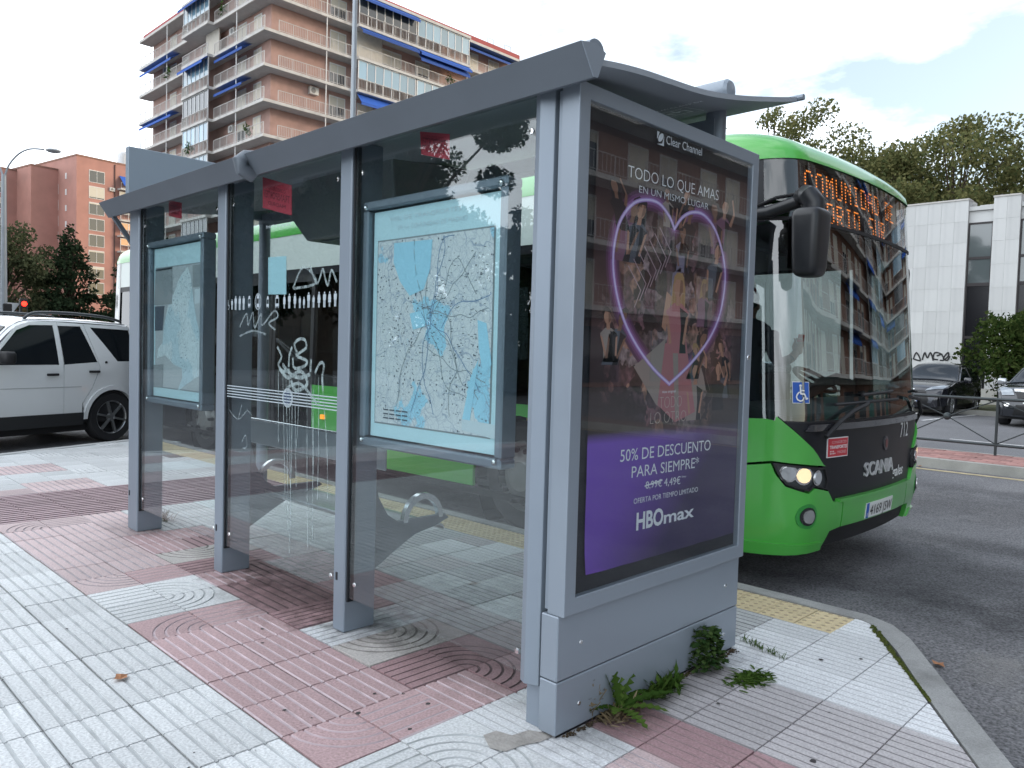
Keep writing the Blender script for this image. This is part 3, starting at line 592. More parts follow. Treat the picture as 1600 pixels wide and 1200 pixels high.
spray_on(panes[1], [[(3.9930, 1.3150), (3.8990, 1.2680), (3.7640, 1.3090), (3.6960, 1.2430), (3.8150, 1.2010), (3.8640, 1.2520)], [(3.9580, 1.3370), (3.8650, 1.2870), (3.7630, 1.2740), (3.6720, 1.2950)]], .022)
spray_on(panes[1], [[(4.0060, 1.3000), (4.0000, 1.0820), (3.9950, 0.9010)], [(3.9560, 1.2840), (3.9290, 0.8720), (3.9050, 0.5140)], [(3.9210, 1.2850), (3.8940, 0.8750), (3.8730, 0.4110)], [(3.8850, 1.2690), (3.8670, 0.8780), (3.8380, 0.3820)], [(3.8230, 1.2360), (3.8050, 0.8850), (3.7920, 0.6750)], [(3.7830, 1.2560), (3.7830, 1.0630), (3.7980, 0.8860)], [(3.6960, 1.2430), (3.6800, 0.7250), (3.6620, 0.3460)], [(3.6570, 1.2440), (3.6280, 0.9040), (3.6180, 0.3890)], [(3.6310, 1.2120), (3.6170, 0.7680)], [(3.5820, 1.2820), (3.5710, 0.9100), (3.5750, 0.6370)], [(3.5440, 1.2500), (3.4900, 0.9190), (3.4760, 0.6530)], [(3.8500, 1.2350), (3.8460, 0.8810), (3.8550, 0.2710)]], .006, 'paint_drip')
spray_on(panes[1], [[(3.8590, 1.7620), (3.7550, 1.8720), (3.6230, 1.7810), (3.8520, 1.7590)], [(3.6840, 1.8710), (3.6170, 1.7770), (3.5630, 1.8510)], [(3.5570, 1.8510), (3.5110, 1.7630), (3.4780, 1.8400), (3.4280, 1.7790)]], .014)
spray_on(panes[1], [[(4.4780, 1.5530), (4.3980, 1.6300), (4.3720, 1.5610), (4.3180, 1.6360), (4.2920, 1.5450), (4.2170, 1.6270), (4.2000, 1.5600), (4.0670, 1.6400), (4.0230, 1.6060), (4.1240, 1.5710), (4.0500, 1.5340)], [(4.4770, 1.4950), (4.3150, 1.5270), (4.1600, 1.5080)]], .012, m=faint)
spray_on(panes[1], [[(4.6090, 1.0380), (4.4880, 0.9880), (4.3820, 1.0470)], [(4.4880, 0.9880), (4.4400, 1.0810)], [(4.3740, 1.0550), (4.3010, 1.0220)], [(4.4340, 0.8560), (4.3860, 0.9000), (4.3680, 0.8320), (4.4250, 0.8180)]], .006, m=faint)

for (a, b) in bays:
    for y in (a+.05, b-.05):
        for z in (.26, 2.30): MB().lathe([(0, -.004), (.011, -.003), (.013, 0)], (2.198, y, z), 'x', 10).build('glass_clip', chrome, sh)
# ------------------------------------------------------------------ maps in their cases behind the glass
def mapmat(name, land, patchc, line, seed, thr):
    m = bpy.data.materials.new(name); m.use_nodes = True; n, l = m.node_tree.nodes, m.node_tree.links; p = n['Principled BSDF']; p.inputs['Roughness'].default_value = .35
    t = n.new('ShaderNodeTexCoord'); mp = n.new('ShaderNodeMapping'); mp.inputs['Location'].default_value = (seed, seed*.7, seed*.3); l.new(t.outputs['Object'], mp.inputs[0])
    def nz(s_, d=6):
        q = n.new('ShaderNodeTexNoise'); q.inputs['Scale'].default_value = s_; q.inputs['Detail'].default_value = d; l.new(mp.outputs[0], q.inputs['Vector']); return q.outputs[0]
    def ramp(sock, a, b, inv=False):
        r = n.new('ShaderNodeMapRange'); r.inputs[1].default_value = a; r.inputs[2].default_value = b; l.new(sock, r.inputs[0])
        if inv: r.inputs[3].default_value = 1; r.inputs[4].default_value = 0
        return r.outputs[0]
    def mix(f, a, c):
        x = n.new('ShaderNodeMixRGB'); x.inputs[2].default_value = (*c, 1); l.new(f, x.inputs[0])
        if isinstance(a, tuple): x.inputs[1].default_value = (*a, 1)
        else: l.new(a, x.inputs[1])
        return x.outputs[0]
    c = mix(ramp(nz(3.2), thr, thr+.015), land, patchc)
    def vor(s_, w, f):
        v = n.new('ShaderNodeTexVoronoi'); v.feature = 'DISTANCE_TO_EDGE'; v.inputs['Scale'].default_value = s_; v.inputs['Randomness'].default_value = 1
        dv = n.new('ShaderNodeVectorMath'); dv.operation = 'MULTIPLY_ADD'; dv.inputs[1].default_value = (.14, .14, .14); nn = n.new('ShaderNodeTexNoise'); nn.inputs['Scale'].default_value = 9; l.new(mp.outputs[0], nn.inputs['Vector'])
        l.new(nn.outputs['Color'], dv.inputs[0]); l.new(mp.outputs[0], dv.inputs[2]); l.new(dv.outputs[0], v.inputs['Vector'])
        r = ramp(v.outputs['Distance'], w, w*1.6, True); mu = n.new('ShaderNodeMath'); mu.operation = 'MULTIPLY'; mu.inputs[1].default_value = f; l.new(r, mu.inputs[0]); return mu.outputs[0]
    c = mix(vor(4, .006, .7), c, line); c = mix(vor(11, .012, .55), c, line); c = mix(vor(26, .03, .4), c, line)
    v = n.new('ShaderNodeTexVoronoi'); v.inputs['Scale'].default_value = 42; l.new(mp.outputs[0], v.inputs['Vector'])
    mu = n.new('ShaderNodeMath'); mu.operation = 'MULTIPLY'; l.new(ramp(v.outputs['Distance'], .16, .26, True), mu.inputs[0]); l.new(ramp(nz(5), .5, .56), mu.inputs[1])
    c = mix(mu.outputs[0], c, (.10, .12, .16)); l.new(c, p.inputs['Base Color']); return m
paper = mat('map_paper', (.62, .86, .92), .35, var=.04)
printk = mat('map_print_dark', (.08, .10, .13), .5); printg = mat('map_print_grey', (.30, .34, .36), .5); printl = mat('map_print_light', (.66, .76, .80), .5)
def map_case(y0, y1, z0, z1, label, which):
    r = empty('map_case', (2.30, (y0+y1)/2, z0), label, 'map case', 'transport maps behind the shelter glass')
    w = .042; mb = MB()
    for (a, b, c, d) in ((y0, y1, z0, z0+w), (y0, y1, z1-w, z1), (y0, y0+w, z0+w, z1-w), (y1-w, y1, z0+w, z1-w)): mb.bbox(2.235, 2.33, a, b, c, d, .008)
    fr = mb.build('frame', grey, r)
    for y in (y0+.03, y1-.03):
        for z in (z0+.03, z1-.03): MB().sphere((2.233, y, z), .014, 10).build('screw', chrome, fr, smooth=40)
    MB().box(2.30, 2.325, y0+w, y1-w, z0+w, z1-w).build('backing', greyd, r)
    sh_ = MB().box(2.268, 2.272, y0+w+.012, y1-w-.012, z0+w+.01, z1-w-.01).build('map_sheet', paper, r)
    a, b, c, d = y0+w+.05, y1-w-.045, z0+w+.075, z1-w-.15
    MB().add([(2.2665, a, c), (2.2665, b, c), (2.2665, b, d), (2.2665, a, d)], [(0, 1, 2, 3)]).build('map_border', printg, sh_)
    if which == 1:
        MB().add([(2.2645, a+.008, c+.008), (2.2645, b-.008, c+.008), (2.2645, b-.008, d-.008), (2.2645, a+.008, d-.008)], [(0, 1, 2, 3)]).build('printed_map', mapmat('region_map', (.76, .80, .81), (.42, .76, .92), (.36, .43, .54), 3.3, .57), sh_)
        mb = MB()
        for P in [(3.0380, 1.9510), (2.7500, 1.9470), (2.7630, 1.8140), (2.8060, 1.7230), (2.9100, 1.6960), (2.9860, 1.7660), (3.0400, 1.8600)], [(2.9070, 1.6120), (2.7750, 1.6340), (2.7910, 1.5520), (2.8800, 1.5370)], [(2.4370, 1.5790), (2.3810, 1.5650), (2.3430, 1.3900), (2.3930, 1.3470), (2.4250, 1.4560)], [(2.5200, 1.1460), (2.4730, 1.3300), (2.4230, 1.4150), (2.4430, 1.3040), (2.4700, 1.1360)], [(2.4470, 1.1930), (2.4020, 1.2650), (2.3750, 1.1990), (2.4370, 1.1530)]:
            MB().add([(2.263, p, q) for p, q in P], [tuple(range(len(P)))]).build('printed_area', mat('map_print_blue', (.42, .76, .92), .5), sh_)
        mb = MB(); random.seed(40)
        for k in range(420):
            yy = random.uniform(a+.03, b-.05); zz = random.uniform(c+.03, d-.03) if random.random() < .4 else min(d-.03, max(c+.03, random.gauss(c+(d-c)*.55, (d-c)*.16))); w_ = random.uniform(.004, .016)
            mb.add([(2.2632, yy, zz), (2.2632, yy+w_, zz), (2.2632, yy+w_, zz+.0028), (2.2632, yy, zz+.0028)], [(0, 1, 2, 3)])
        mb.build('place_names', printk, sh_)['kind'] = 'stuff'
        for k in range(16):
            t0 = random.uniform(0, 6.28); P = [(a+.15+(b-a-.3)*.5+random.gauss(0, .05), c+(d-c)*.55+random.gauss(0, .06))]
            for q in range(7): t0 += random.gauss(0, .35); P.append((min(b-.02, max(a+.02, P[-1][0]+.06*cos(t0))), min(d-.02, max(c+.02, P[-1][1]+.075*sin(t0)))))
            mb = MB()
            for qq, r_ in enumerate(ribbon(smoothline(P, 3), .0035)): mb.add([(2.2634-.00001*(qq % 3)-.00003*k, u, v) for u, v in r_], [(0, 1, 2, 3)])
            mb.build('road_line', printg if k % 3 else mat('map_route_blue', (.16, .28, .46), .5), sh_)
        P = [(2.5190, 1.1460), (2.2870, 1.1380), (2.2920, 1.0760), (2.5210, 1.0980)]; MB().add([(2.262, p, q) for p, q in P], [(0, 1, 2, 3)]).build('legend', printl, sh_)
        for k in range(4):
            for q in range(3):
                yy = b-.09-.05*k+.02; zz = c+.03+.02*q; MB().add([(2.2605, yy-.29+.24, zz), (2.2605, yy-.25+.24, zz), (2.2605, yy-.25+.24, zz+.006), (2.2605, yy-.29+.24, zz+.006)], [(0, 1, 2, 3)]).build('legend_line', printk, sh_)
        text('RED DE TRANSPORTES', printl, sh_, PX(2.2665), b-.10, a+.22, d+.085, d+.085, .022, d=.001); text('DE LA COMUNIDAD DE MADRID', printl, sh_, PX(2.2665), b-.16, a+.18, d+.04, d+.04, .022, d=.001)
    else:
        MB().add([(2.2645, a+.008, c+.008), (2.2645, b-.008, c+.008), (2.2645, b-.008, d-.008), (2.2645, a+.008, d-.008)], [(0, 1, 2, 3)]).build('printed_map', mat('map_ground', (.50, .55, .57), .5, var=.06), sh_)
        P = [(5.4040, 1.9710), (5.3500, 1.9110), (5.3150, 1.7780), (5.2490, 1.6020), (5.1960, 1.5150), (5.1830, 1.3850), (5.1320, 1.3430), (5.1100, 1.2360), (5.2500, 1.2090), (5.3950, 1.1580), (5.5240, 1.1060), (5.5570, 1.0990), (5.4710, 1.1990), (5.4840, 1.2660), (5.6170, 1.2840), (5.7790, 1.3490), (5.9340, 1.3220), (5.9110, 1.3940), (5.8280, 1.4420), (5.8070, 1.5600), (5.7400, 1.6980), (5.6180, 1.8100), (5.5630, 1.8760), (5.4780, 1.9390)]
        MB().add([(2.263, p, q) for p, q in P], [tuple(range(len(P)))]).build('printed_region', mapmat('province_map', (.76, .88, .91), (.60, .78, .85), (.34, .46, .52), 9.1, .56), sh_)
        for (P, mm) in (([(5.9690, 1.9740), (5.6640, 1.9810), (5.6580, 1.7200), (5.9880, 1.7180)], printg), ([(5.9690, 1.9830), (5.6640, 1.9850), (5.6640, 1.9720), (5.9690, 1.9690)], printk), ([(5.3180, 1.9750), (5.1560, 1.9780), (5.1520, 1.8280), (5.3140, 1.8260)], printg), ([(5.2830, 1.8120), (5.1620, 1.8160), (5.1590, 1.7170), (5.2800, 1.7110)], printl), ([(5.9760, 1.7080), (5.7960, 1.7090), (5.8280, 1.5310), (5.9720, 1.5270)], printk), ([(5.9920, 1.2720), (5.8110, 1.2830), (5.8190, 1.1130), (5.9880, 1.1040)], printg)):
            MB().add([(2.262, p, q) for p, q in P], [(0, 1, 2, 3)]).build('legend', mm, sh_)
    return r
map_case(2.25, 3.262, .958, 2.165, 'wide grey framed route map with blue areas in the bay nearest the advertising panel', 1)
map_case(5.10, 6.06, .99, 2.185, 'narrow looking framed map of a pointed province in the far bay nearest the white car', 3)

# ------------------------------------------------------------------ advertising panel
ad = empty('advertising_panel', (2.85, 1.88, 0), 'grey illuminated-poster cabinet with a purple streaming advert at the near end of the shelter', 'advertising panel')
X0, X1, Z0, Z1, GX0, GX1, GZ0, GZ1 = 2.168, 3.529, .467, 2.4335, 2.2325, 3.4704, .5317, 2.3743
YF = 1.824
mb = MB()
O = [(X0, Z0), (X1, Z0), (X1, Z1), (X0, Z1)]; I = [(GX0, GZ0), (GX1, GZ0), (GX1, GZ1), (GX0, GZ1)]
for i in range(4):
    j = (i+1) % 4
    mb.add([(O[i][0], YF, O[i][1]), (O[j][0], YF, O[j][1]), (I[j][0], YF, I[j][1]), (I[i][0], YF, I[i][1]), (O[i][0], 1.905, O[i][1]), (O[j][0], 1.905, O[j][1]), (I[j][0], 1.852, I[j][1]), (I[i][0], 1.852, I[i][1])],
        [(0, 1, 2, 3), (0, 4, 5, 1), (3, 2, 6, 7)])
mb.add([(O[i][0], 1.905, O[i][1]) for i in range(4)], [(0, 1, 2, 3)])
afr = mb.build('frame', greyl, ad, bevel=.004)
MB().box(X0+.012, X1-.012, 1.908, 1.93, Z0+.01, Z1-.02).build('cabinet', grey, ad)
MB().add([(GX0, 1.8515, GZ0), (GX1, 1.8515, GZ0), (GX1, 1.8515, GZ1), (GX0, 1.8515, GZ1)], [(0, 1, 2, 3)]).build('backing', mat('panel_black', (.006, .007, .012), .5), ad)
MB().bbox(2.160, 3.525, 1.845, 1.93, .012, .2145, .004).build('base_panel', greyl, ad); MB().bbox(2.160, 3.525, 1.845, 1.93, .2185, .465, .004).build('base_panel', greyl, ad)
for x in (2.30, 3.40):
    for z in (.10, .34): MB().lathe([(0, -.003), (.009, -.002), (.010, 0)], (x, 1.845, z), 'y', 10).build('panel_screw', steel, ad)
MB().lathe([(0, -.004), (.012, -.003), (.014, 0)], (X1-.03, YF, 1.45), 'y', 12).build('lock', steel, afr)
MB().box(2.18, 3.50, 1.853, 1.92, 0, .4655).build('plinth', black, ad)
MB().box(GX0, GX1, 1.829, 1.834, GZ0, GZ1).build('glass', glass('poster_glass', (.94, .96, .97), 1.42), ad)
# the printed poster
PYP = 1.846
ps = bpy.data.materials.new('poster_print'); ps.use_nodes = True; n_, l_ = ps.node_tree.nodes, ps.node_tree.links; p_ = n_['Principled BSDF']; p_.inputs['Roughness'].default_value = .35
t_ = n_.new('ShaderNodeTexCoord'); sx_ = n_.new('ShaderNodeSeparateXYZ'); l_.new(t_.outputs['Object'], sx_.inputs[0])
def ramp_(sock, stops):
    r = n_.new('ShaderNodeValToRGB'); e = r.color_ramp.elements
    while len(e) < len(stops): e.new(.5)
    for q, (a, c) in zip(e, stops): q.position = a; q.color = (*c, 1)
    l_.new(sock, r.inputs[0]); return r.outputs[0]
mr_ = n_.new('ShaderNodeMapRange'); mr_.inputs[1].default_value = .585; mr_.inputs[2].default_value = 2.30; l_.new(sx_.outputs[2], mr_.inputs[0])
nzp = n_.new('ShaderNodeTexNoise'); nzp.inputs['Scale'].default_value = 2.2; l_.new(t_.outputs['Object'], nzp.inputs['Vector'])
up_ = ramp_(mr_.outputs[0], [(.0, (.045, .03, .03)), (.31, (.028, .018, .018)), (.55, (.05, .027, .03)), (.8, (.04, .022, .026)), (1, (.02, .012, .014))])
mrx = n_.new('ShaderNodeMapRange'); mrx.inputs[1].default_value = -.58; mrx.inputs[2].default_value = .60; l_.new(sx_.outputs[0], mrx.inputs[0])
sub_ = n_.new('ShaderNodeMath'); sub_.operation = 'MULTIPLY_ADD'; sub_.inputs[1].default_value = -1.5; sub_.inputs[2].default_value = .56; l_.new(mr_.outputs[0], sub_.inputs[0])
ad_ = n_.new('ShaderNodeMath'); ad_.operation = 'ADD'; l_.new(mrx.outputs[0], ad_.inputs[0]); l_.new(sub_.outputs[0], ad_.inputs[1])
pu_ = ramp_(ad_.outputs[0], [(.15, (.19, .08, .50)), (.55, (.155, .065, .40)), (.85, (.085, .04, .19)), (1.0, (.045, .03, .09))])
st_ = n_.new('ShaderNodeMapRange'); st_.inputs[1].default_value = .30; st_.inputs[2].default_value = .325; l_.new(mr_.outputs[0], st_.inputs[0])
mx_ = n_.new('ShaderNodeMixRGB'); l_.new(st_.outputs[0], mx_.inputs[0]); l_.new(pu_, mx_.inputs[1]); l_.new(up_, mx_.inputs[2])
# a dense crowd reads as a mosaic of dark clothes, skin and pale dresses behind the cut-out guests
vo_ = n_.new('ShaderNodeTexVoronoi'); vo_.inputs['Scale'].default_value = 13; dn_ = n_.new('ShaderNodeVectorMath'); dn_.operation = 'MULTIPLY_ADD'; dn_.inputs[1].default_value = (.22, .22, .30)
nn_ = n_.new('ShaderNodeTexNoise'); nn_.inputs['Scale'].default_value = 7; nn_.inputs['Detail'].default_value = 4; l_.new(t_.outputs['Object'], nn_.inputs['Vector']); l_.new(nn_.outputs['Color'], dn_.inputs[0]); l_.new(t_.outputs['Object'], dn_.inputs[2]); l_.new(dn_.outputs[0], vo_.inputs['Vector'])
sc_ = n_.new('ShaderNodeSeparateColor'); l_.new(vo_.outputs['Color'], sc_.inputs[0])
cr_ = ramp_(sc_.outputs[0], [(0, (.02, .012, .014)), (.34, (.035, .02, .022)), (.42, (.18, .085, .10)), (.52, (.04, .028, .034)), (.62, (.40, .21, .15)), (.70, (.10, .055, .075)), (.80, (.34, .25, .25)), (.90, (.06, .036, .045)), (1, (.46, .22, .21))])
fs_ = n_.new('ShaderNodeTexNoise'); fs_.inputs['Scale'].default_value = 38; fs_.inputs['Detail'].default_value = 3; l_.new(t_.outputs['Object'], fs_.inputs['Vector']); fm_ = n_.new('ShaderNodeMapRange'); fm_.inputs[1].default_value = .3; fm_.inputs[2].default_value = .7; fm_.inputs[3].default_value = .25; fm_.inputs[4].default_value = 1.5; l_.new(fs_.outputs[0], fm_.inputs[0])
cs_ = n_.new('ShaderNodeVectorMath'); cs_.operation = 'SCALE'; l_.new(cr_, cs_.inputs[0]); l_.new(fm_.outputs[0], cs_.inputs['Scale'])
ex_ = n_.new('ShaderNodeVectorMath'); ex_.operation = 'MULTIPLY'; ex_.inputs[1].default_value = (1.75, 0, 1.85); mv_ = n_.new('ShaderNodeVectorMath'); mv_.operation = 'SUBTRACT'; mv_.inputs[1].default_value = (.03, 0, 1.55); l_.new(t_.outputs['Object'], mv_.inputs[0]); l_.new(mv_.outputs[0], ex_.inputs[0])
ln_ = n_.new('ShaderNodeVectorMath'); ln_.operation = 'LENGTH'; l_.new(ex_.outputs[0], ln_.inputs[0]); an_ = n_.new('ShaderNodeMath'); an_.operation = 'MULTIPLY_ADD'; an_.inputs[1].default_value = .45; l_.new(nn_.outputs[0], an_.inputs[0]); l_.new(ln_.outputs['Value'], an_.inputs[2])
mk_ = n_.new('ShaderNodeMapRange'); mk_.inputs[1].default_value = .92; mk_.inputs[2].default_value = 1.18; mk_.inputs[3].default_value = 1; mk_.inputs[4].default_value = 0; l_.new(an_.outputs[0], mk_.inputs[0])
mm2_ = n_.new('ShaderNodeMath'); mm2_.operation = 'MULTIPLY'; l_.new(mk_.outputs[0], mm2_.inputs[0]); l_.new(st_.outputs[0], mm2_.inputs[1])
mz_ = n_.new('ShaderNodeMixRGB'); l_.new(mm2_.outputs[0], mz_.inputs[0]); l_.new(mx_.outputs[0], mz_.inputs[1]); l_.new(cs_.outputs[0], mz_.inputs[2]); l_.new(mz_.outputs[0], p_.inputs['Base Color'])
po = MB(); px0, px1, pz0, pz1 = 2.300, 3.455, .592, 2.285; NX, NZ = 26, 38; random.seed(3)
for b in range(NZ+1):
    for a in range(NX+1):
        u, v = a/NX, b/NZ
        wob = (.0016*sin(9*u+4*v*v*9)+.003*max(0, .16-v)*6*sin(17*u+23*v)) if v < .32 else .0004*sin(20*v+7*u)
        lift = .012*max(0, .06-v)/.06*max(0, .30-u)/.30
        po.v.append((px0+(px1-px0)*u, PYP-abs(wob)*1.2-lift, pz0+(pz1-pz0)*v+lift*.9))
for b in range(NZ):
    for a in range(NX): po.f.append((b*(NX+1)+a, b*(NX+1)+a+1, (b+1)*(NX+1)+a+1, (b+1)*(NX+1)+a)); po.m.append(0)
poster = po.build('poster', ps, ad, smooth=60)
poster.data.transform(Matrix.Translation((0, 0, 0)))
pw = mat('poster_white_ink', (.78, .80, .84), .5); fl = PY(1.8415)
def line(body, pts, name='lettering', m=pw, parent=poster, **k):
    (xa, za), (xb, zb), (xc, zc) = pts; return text(body, m, parent, fl, xa, xb, za, zb, zc-za, name, **k)
line('Clear Channel', [(2.752, 2.327), (3.032, 2.332), (2.752, 2.364)])
lo = MB(); Q = [(2.684, 2.365), (2.735, 2.366), (2.736, 2.326), (2.685, 2.326)]
(ax_, az_), (bx_, bz_), (cx_, cz_), (dx_, dz_) = Q
w_ = bx_-ax_; lo.add([fl(ax_, az_, 0), fl(ax_+w_*.35, az_, 0), fl(ax_+w_*.05, az_-w_*.6, 0), fl(ax_, az_-w_*.6, 0)], [(0, 1, 2, 3)])
lo.add([fl(ax_, az_-w_*1.02, 0), fl(bx_, az_-w_*1.02, 0), fl(bx_, az_-w_*.2, 0), fl(ax_+w_*.75, az_-w_*.85, 0)], [(0, 1, 2, 3)])
lo.add([fl(ax_+w_*.52+.40*w_*cos(t*.45)*.9+.1*w_*sin(t*.45), az_-w_*.42+.36*w_*sin(t*.45)+.12*w_*cos(t*.45), .0008) for t in range(14)], [tuple(range(14))]); lo.build('logo', pw, poster)
line('TODO LO QUE AMAS', [(2.496, 2.146), (3.189, 2.161), (2.494, 2.195)], thin=-.012)
line('EN UN MISMO LUGAR', [(2.573, 2.098), (3.104, 2.107), (2.571, 2.127)], thin=-.008)
line('max original', [(2.79, 1.289), (2.893, 1.291), (2.789, 1.301)])
line('TODO', [(2.77, 1.223), (2.943, 1.227), (2.767, 1.277)], thin=-.03, m=mat('poster_gold_ink', (.55, .48, .42), .5))
line('LO OTRO', [(2.708, 1.16), (2.983, 1.161), (2.705, 1.214)], thin=-.03, m=mat('poster_gold_ink', (.55, .48, .42), .5))
line('50% DE DESCUENTO', [(2.507, 1.019), (3.203, 1.017), (2.504, 1.07)])
line('PARA SIEMPRE*', [(2.588, 0.947), (3.106, 0.945), (2.585, 0.996)])
line('8,99€', [(2.691, 0.891), (2.811, 0.889), (2.689, 0.923)]); line('4,49€', [(2.828, 0.888), (2.957, 0.884), (2.825, 0.923)]); line('/mes', [(2.965, 0.911), (3.002, 0.91), (2.964, 0.921)])
(q0, q1) = [(2.682, 0.9), (2.814, 0.913)]
MB().add([fl(q0[0], q0[1], .0005), fl(q1[0], q1[1], .0005), fl(q1[0], q1[1]+.006, .0005), fl(q0[0], q0[1]+.006, .0005)], [(0, 1, 2, 3)]).build('strike_line', pw, poster)
line('OFERTA POR TIEMPO LIMITADO', [(2.609, 0.837), (3.106, 0.834), (2.607, 0.86)])
line('HBO', [(2.633, 0.726), (2.831, 0.724), (2.629, 0.799)], thin=.03); line('max', [(2.836, 0.724), (3.079, 0.723), (2.832, 0.781)], thin=.018)
# printed picture: a neon heart full of generic party guests
heart_l = [(2.839, 1.987), (2.797, 2.035), (2.718, 2.076), (2.627, 2.077), (2.54, 2.049), (2.467, 1.983), (2.431, 1.904), (2.42, 1.804), (2.446, 1.695), (2.503, 1.585), (2.595, 1.486), (2.714, 1.396), (2.843, 1.327)]
heart_r = [(2.839, 1.987), (2.896, 2.043), (2.976, 2.077), (3.072, 2.079), (3.176, 2.025), (3.253, 1.917), (3.28, 1.801), (3.245, 1.65), (3.156, 1.529), (3.011, 1.419), (2.843, 1.327)]
hs = [smoothline(heart_l, 4), smoothline(heart_r, 4)]
for (w, c, y) in ((.085, (.10, .04, .085), 1.84545), (.058, (.16, .06, .15), 1.8452), (.036, (.27, .11, .28), 1.8447), (.017, (.42, .26, .62), 1.8436), (.008, (.72, .62, .86), 1.8431)):
    mb = MB()
    for h_, s_ in enumerate(hs):
        for k, q in enumerate(ribbon(s_, w)): mb.add([(a, y-.00002*(k % 4)-.0001*h_, b) for a, b in q], [(0, 1, 2, 3)])
    mb.build('printed_heart', mat('poster_neon_%d' % int(w*1000), c, .45), poster)
skin = mat('poster_skin', (.42, .22, .15), .5); skin2 = mat('poster_skin_dark', (.22, .11, .075), .5); hair = mat('poster_hair', (.035, .02, .016), .5); blond = mat('poster_fair_hair', (.36, .22, .10), .5)
rose = mat('poster_rose', (.40, .15, .165), .5); cream = mat('poster_cream', (.30, .24, .215), .5); slate = mat('poster_slate', (.085, .09, .115), .5); ink = mat('poster_ink', (.018, .016, .02), .5); lilac = mat('poster_lilac', (.20, .17, .24), .5)
mauve = mat('poster_mauve', (.20, .09, .14), .5)
PM_ = [skin, skin2, hair, blond, rose, cream, slate, ink, lilac, mauve]
def printed(polys):       # [(material index, pixel-free polygon in (x, z))], later ones on top
    mb = MB()
    for k, (mi, P) in enumerate(polys): mb.add([(a, 1.8442-.00004*k, b) for a, b in P], [tuple(range(len(P)))], mi)
    return mb.build('printed_figure', PM_, poster)
def guest(x, z, h, sk, hr, cl, lean=0, arm=0, longhair=False):
    """a small generic figure from the hips up, head height h"""
    def t(P): return [(x+(a+lean*b)*h, z+b*h) for a, b in P]
    P = []
    if longhair: P.append((hr, t([(-.45, 2.75), (-.2, 3.3), (.25, 3.3), (.5, 2.7), (.55, 1.7), (.2, 1.4), (-.25, 1.4), (-.55, 1.75)])))
    P += [(cl, t([(-.75, 0), (-.6, 1.0), (-.85, 1.7), (-.3, 2.05), (.3, 2.05), (.85, 1.7), (.6, 1.0), (.8, 0)])), (sk, t([(-.18, 1.95), (.18, 1.95), (.15, 2.4), (-.15, 2.4)])), (sk, t(ell(0, 2.72, .36, .48, 14)))]
    P += [(7, t([(.15, 1.9), (.8, 1.65), (.58, 1.0), (.76, 0), (.25, 0), (.30, 1.0)])), (1, t([(.05, 2.3), (.33, 2.55), (.30, 3.0), (.12, 3.1)]))]
    P.append((hr, t([(-.42, 2.7), (-.36, 3.15), (0, 3.34), (.36, 3.15), (.42, 2.7), (.25, 3.0), (-.2, 3.02)])))
    if arm: P += [(sk, t([(.65*arm, 1.65), (.95*arm, 1.55), (1.25*arm, 2.3), (1.05*arm, 2.4)])), (sk, t([(1.05*arm, 2.4), (1.25*arm, 2.3), (.85*arm, 3.3), (.7*arm, 3.2)]))]
    else: P += [(sk, t([(-.85, 1.6), (-.65, 1.5), (-.35, .4), (-.55, .35)])), (sk, t([(.85, 1.6), (.65, 1.5), (.45, .4), (.62, .35)]))]
    return P
random.seed(17)
crowd = []
for k in range(20):
    u = random.random(); x = 2.40+.98*u; z = random.uniform(1.12, 2.05)
    if 2.72 < x < 3.02 and z < 1.5: continue
    crowd.append((z, x))
for z, x in sorted(crowd, reverse=True):
    printed([(m, [(p, q) for p, q in P]) for m, P in guest(x, z-.06, random.uniform(.05, .082), random.choice([0, 0, 1, 1]), random.choice([2, 2, 7, 3]), random.choice([7, 7, 6, 9, 9, 6, 8, 5, 7]), random.uniform(-.45, .45), random.choice([0, 0, 1, -1]), random.random() < .4)])
printed([(5, [(2.58, 1.40), (2.80, 1.52), (2.86, 1.20), (2.75, 1.24)]), (4, [(2.80, 1.50), (2.96, 1.53), (3.06, 1.20), (2.90, 1.16), (2.76, 1.24)]), (5, [(2.86, 1.48), (2.90, 1.5), (2.93, 1.18), (2.90, 1.17)])]+guest(2.885, 1.46, .105, 0, 3, 4, .02, 0, True))
printed([(8, [(2.84, 1.80), (2.90, 1.83), (2.94, 1.72), (2.87, 1.62), (2.83, 1.66)]), (0, [(2.80, 1.72), (2.84, 1.70), (2.80, 1.55), (2.77, 1.57)])])
mb = MB()
for k in range(7):
    xa, za = 2.52+.035*k, 1.80+.03*k; mb.add([(p, 1.8435, q) for p, q in ribbon([(xa, za), (xa+.09, za-.09)], .005)[0]], [(0, 1, 2, 3)]); mb.add([(p, 1.8435, q) for p, q in ribbon([(xa+.09, za-.09), (xa+.05, za-.16)], .005)[0]], [(0, 1, 2, 3)])
mb.build('printed_lattice', mat('poster_lattice', (.42, .30, .34), .5), poster)

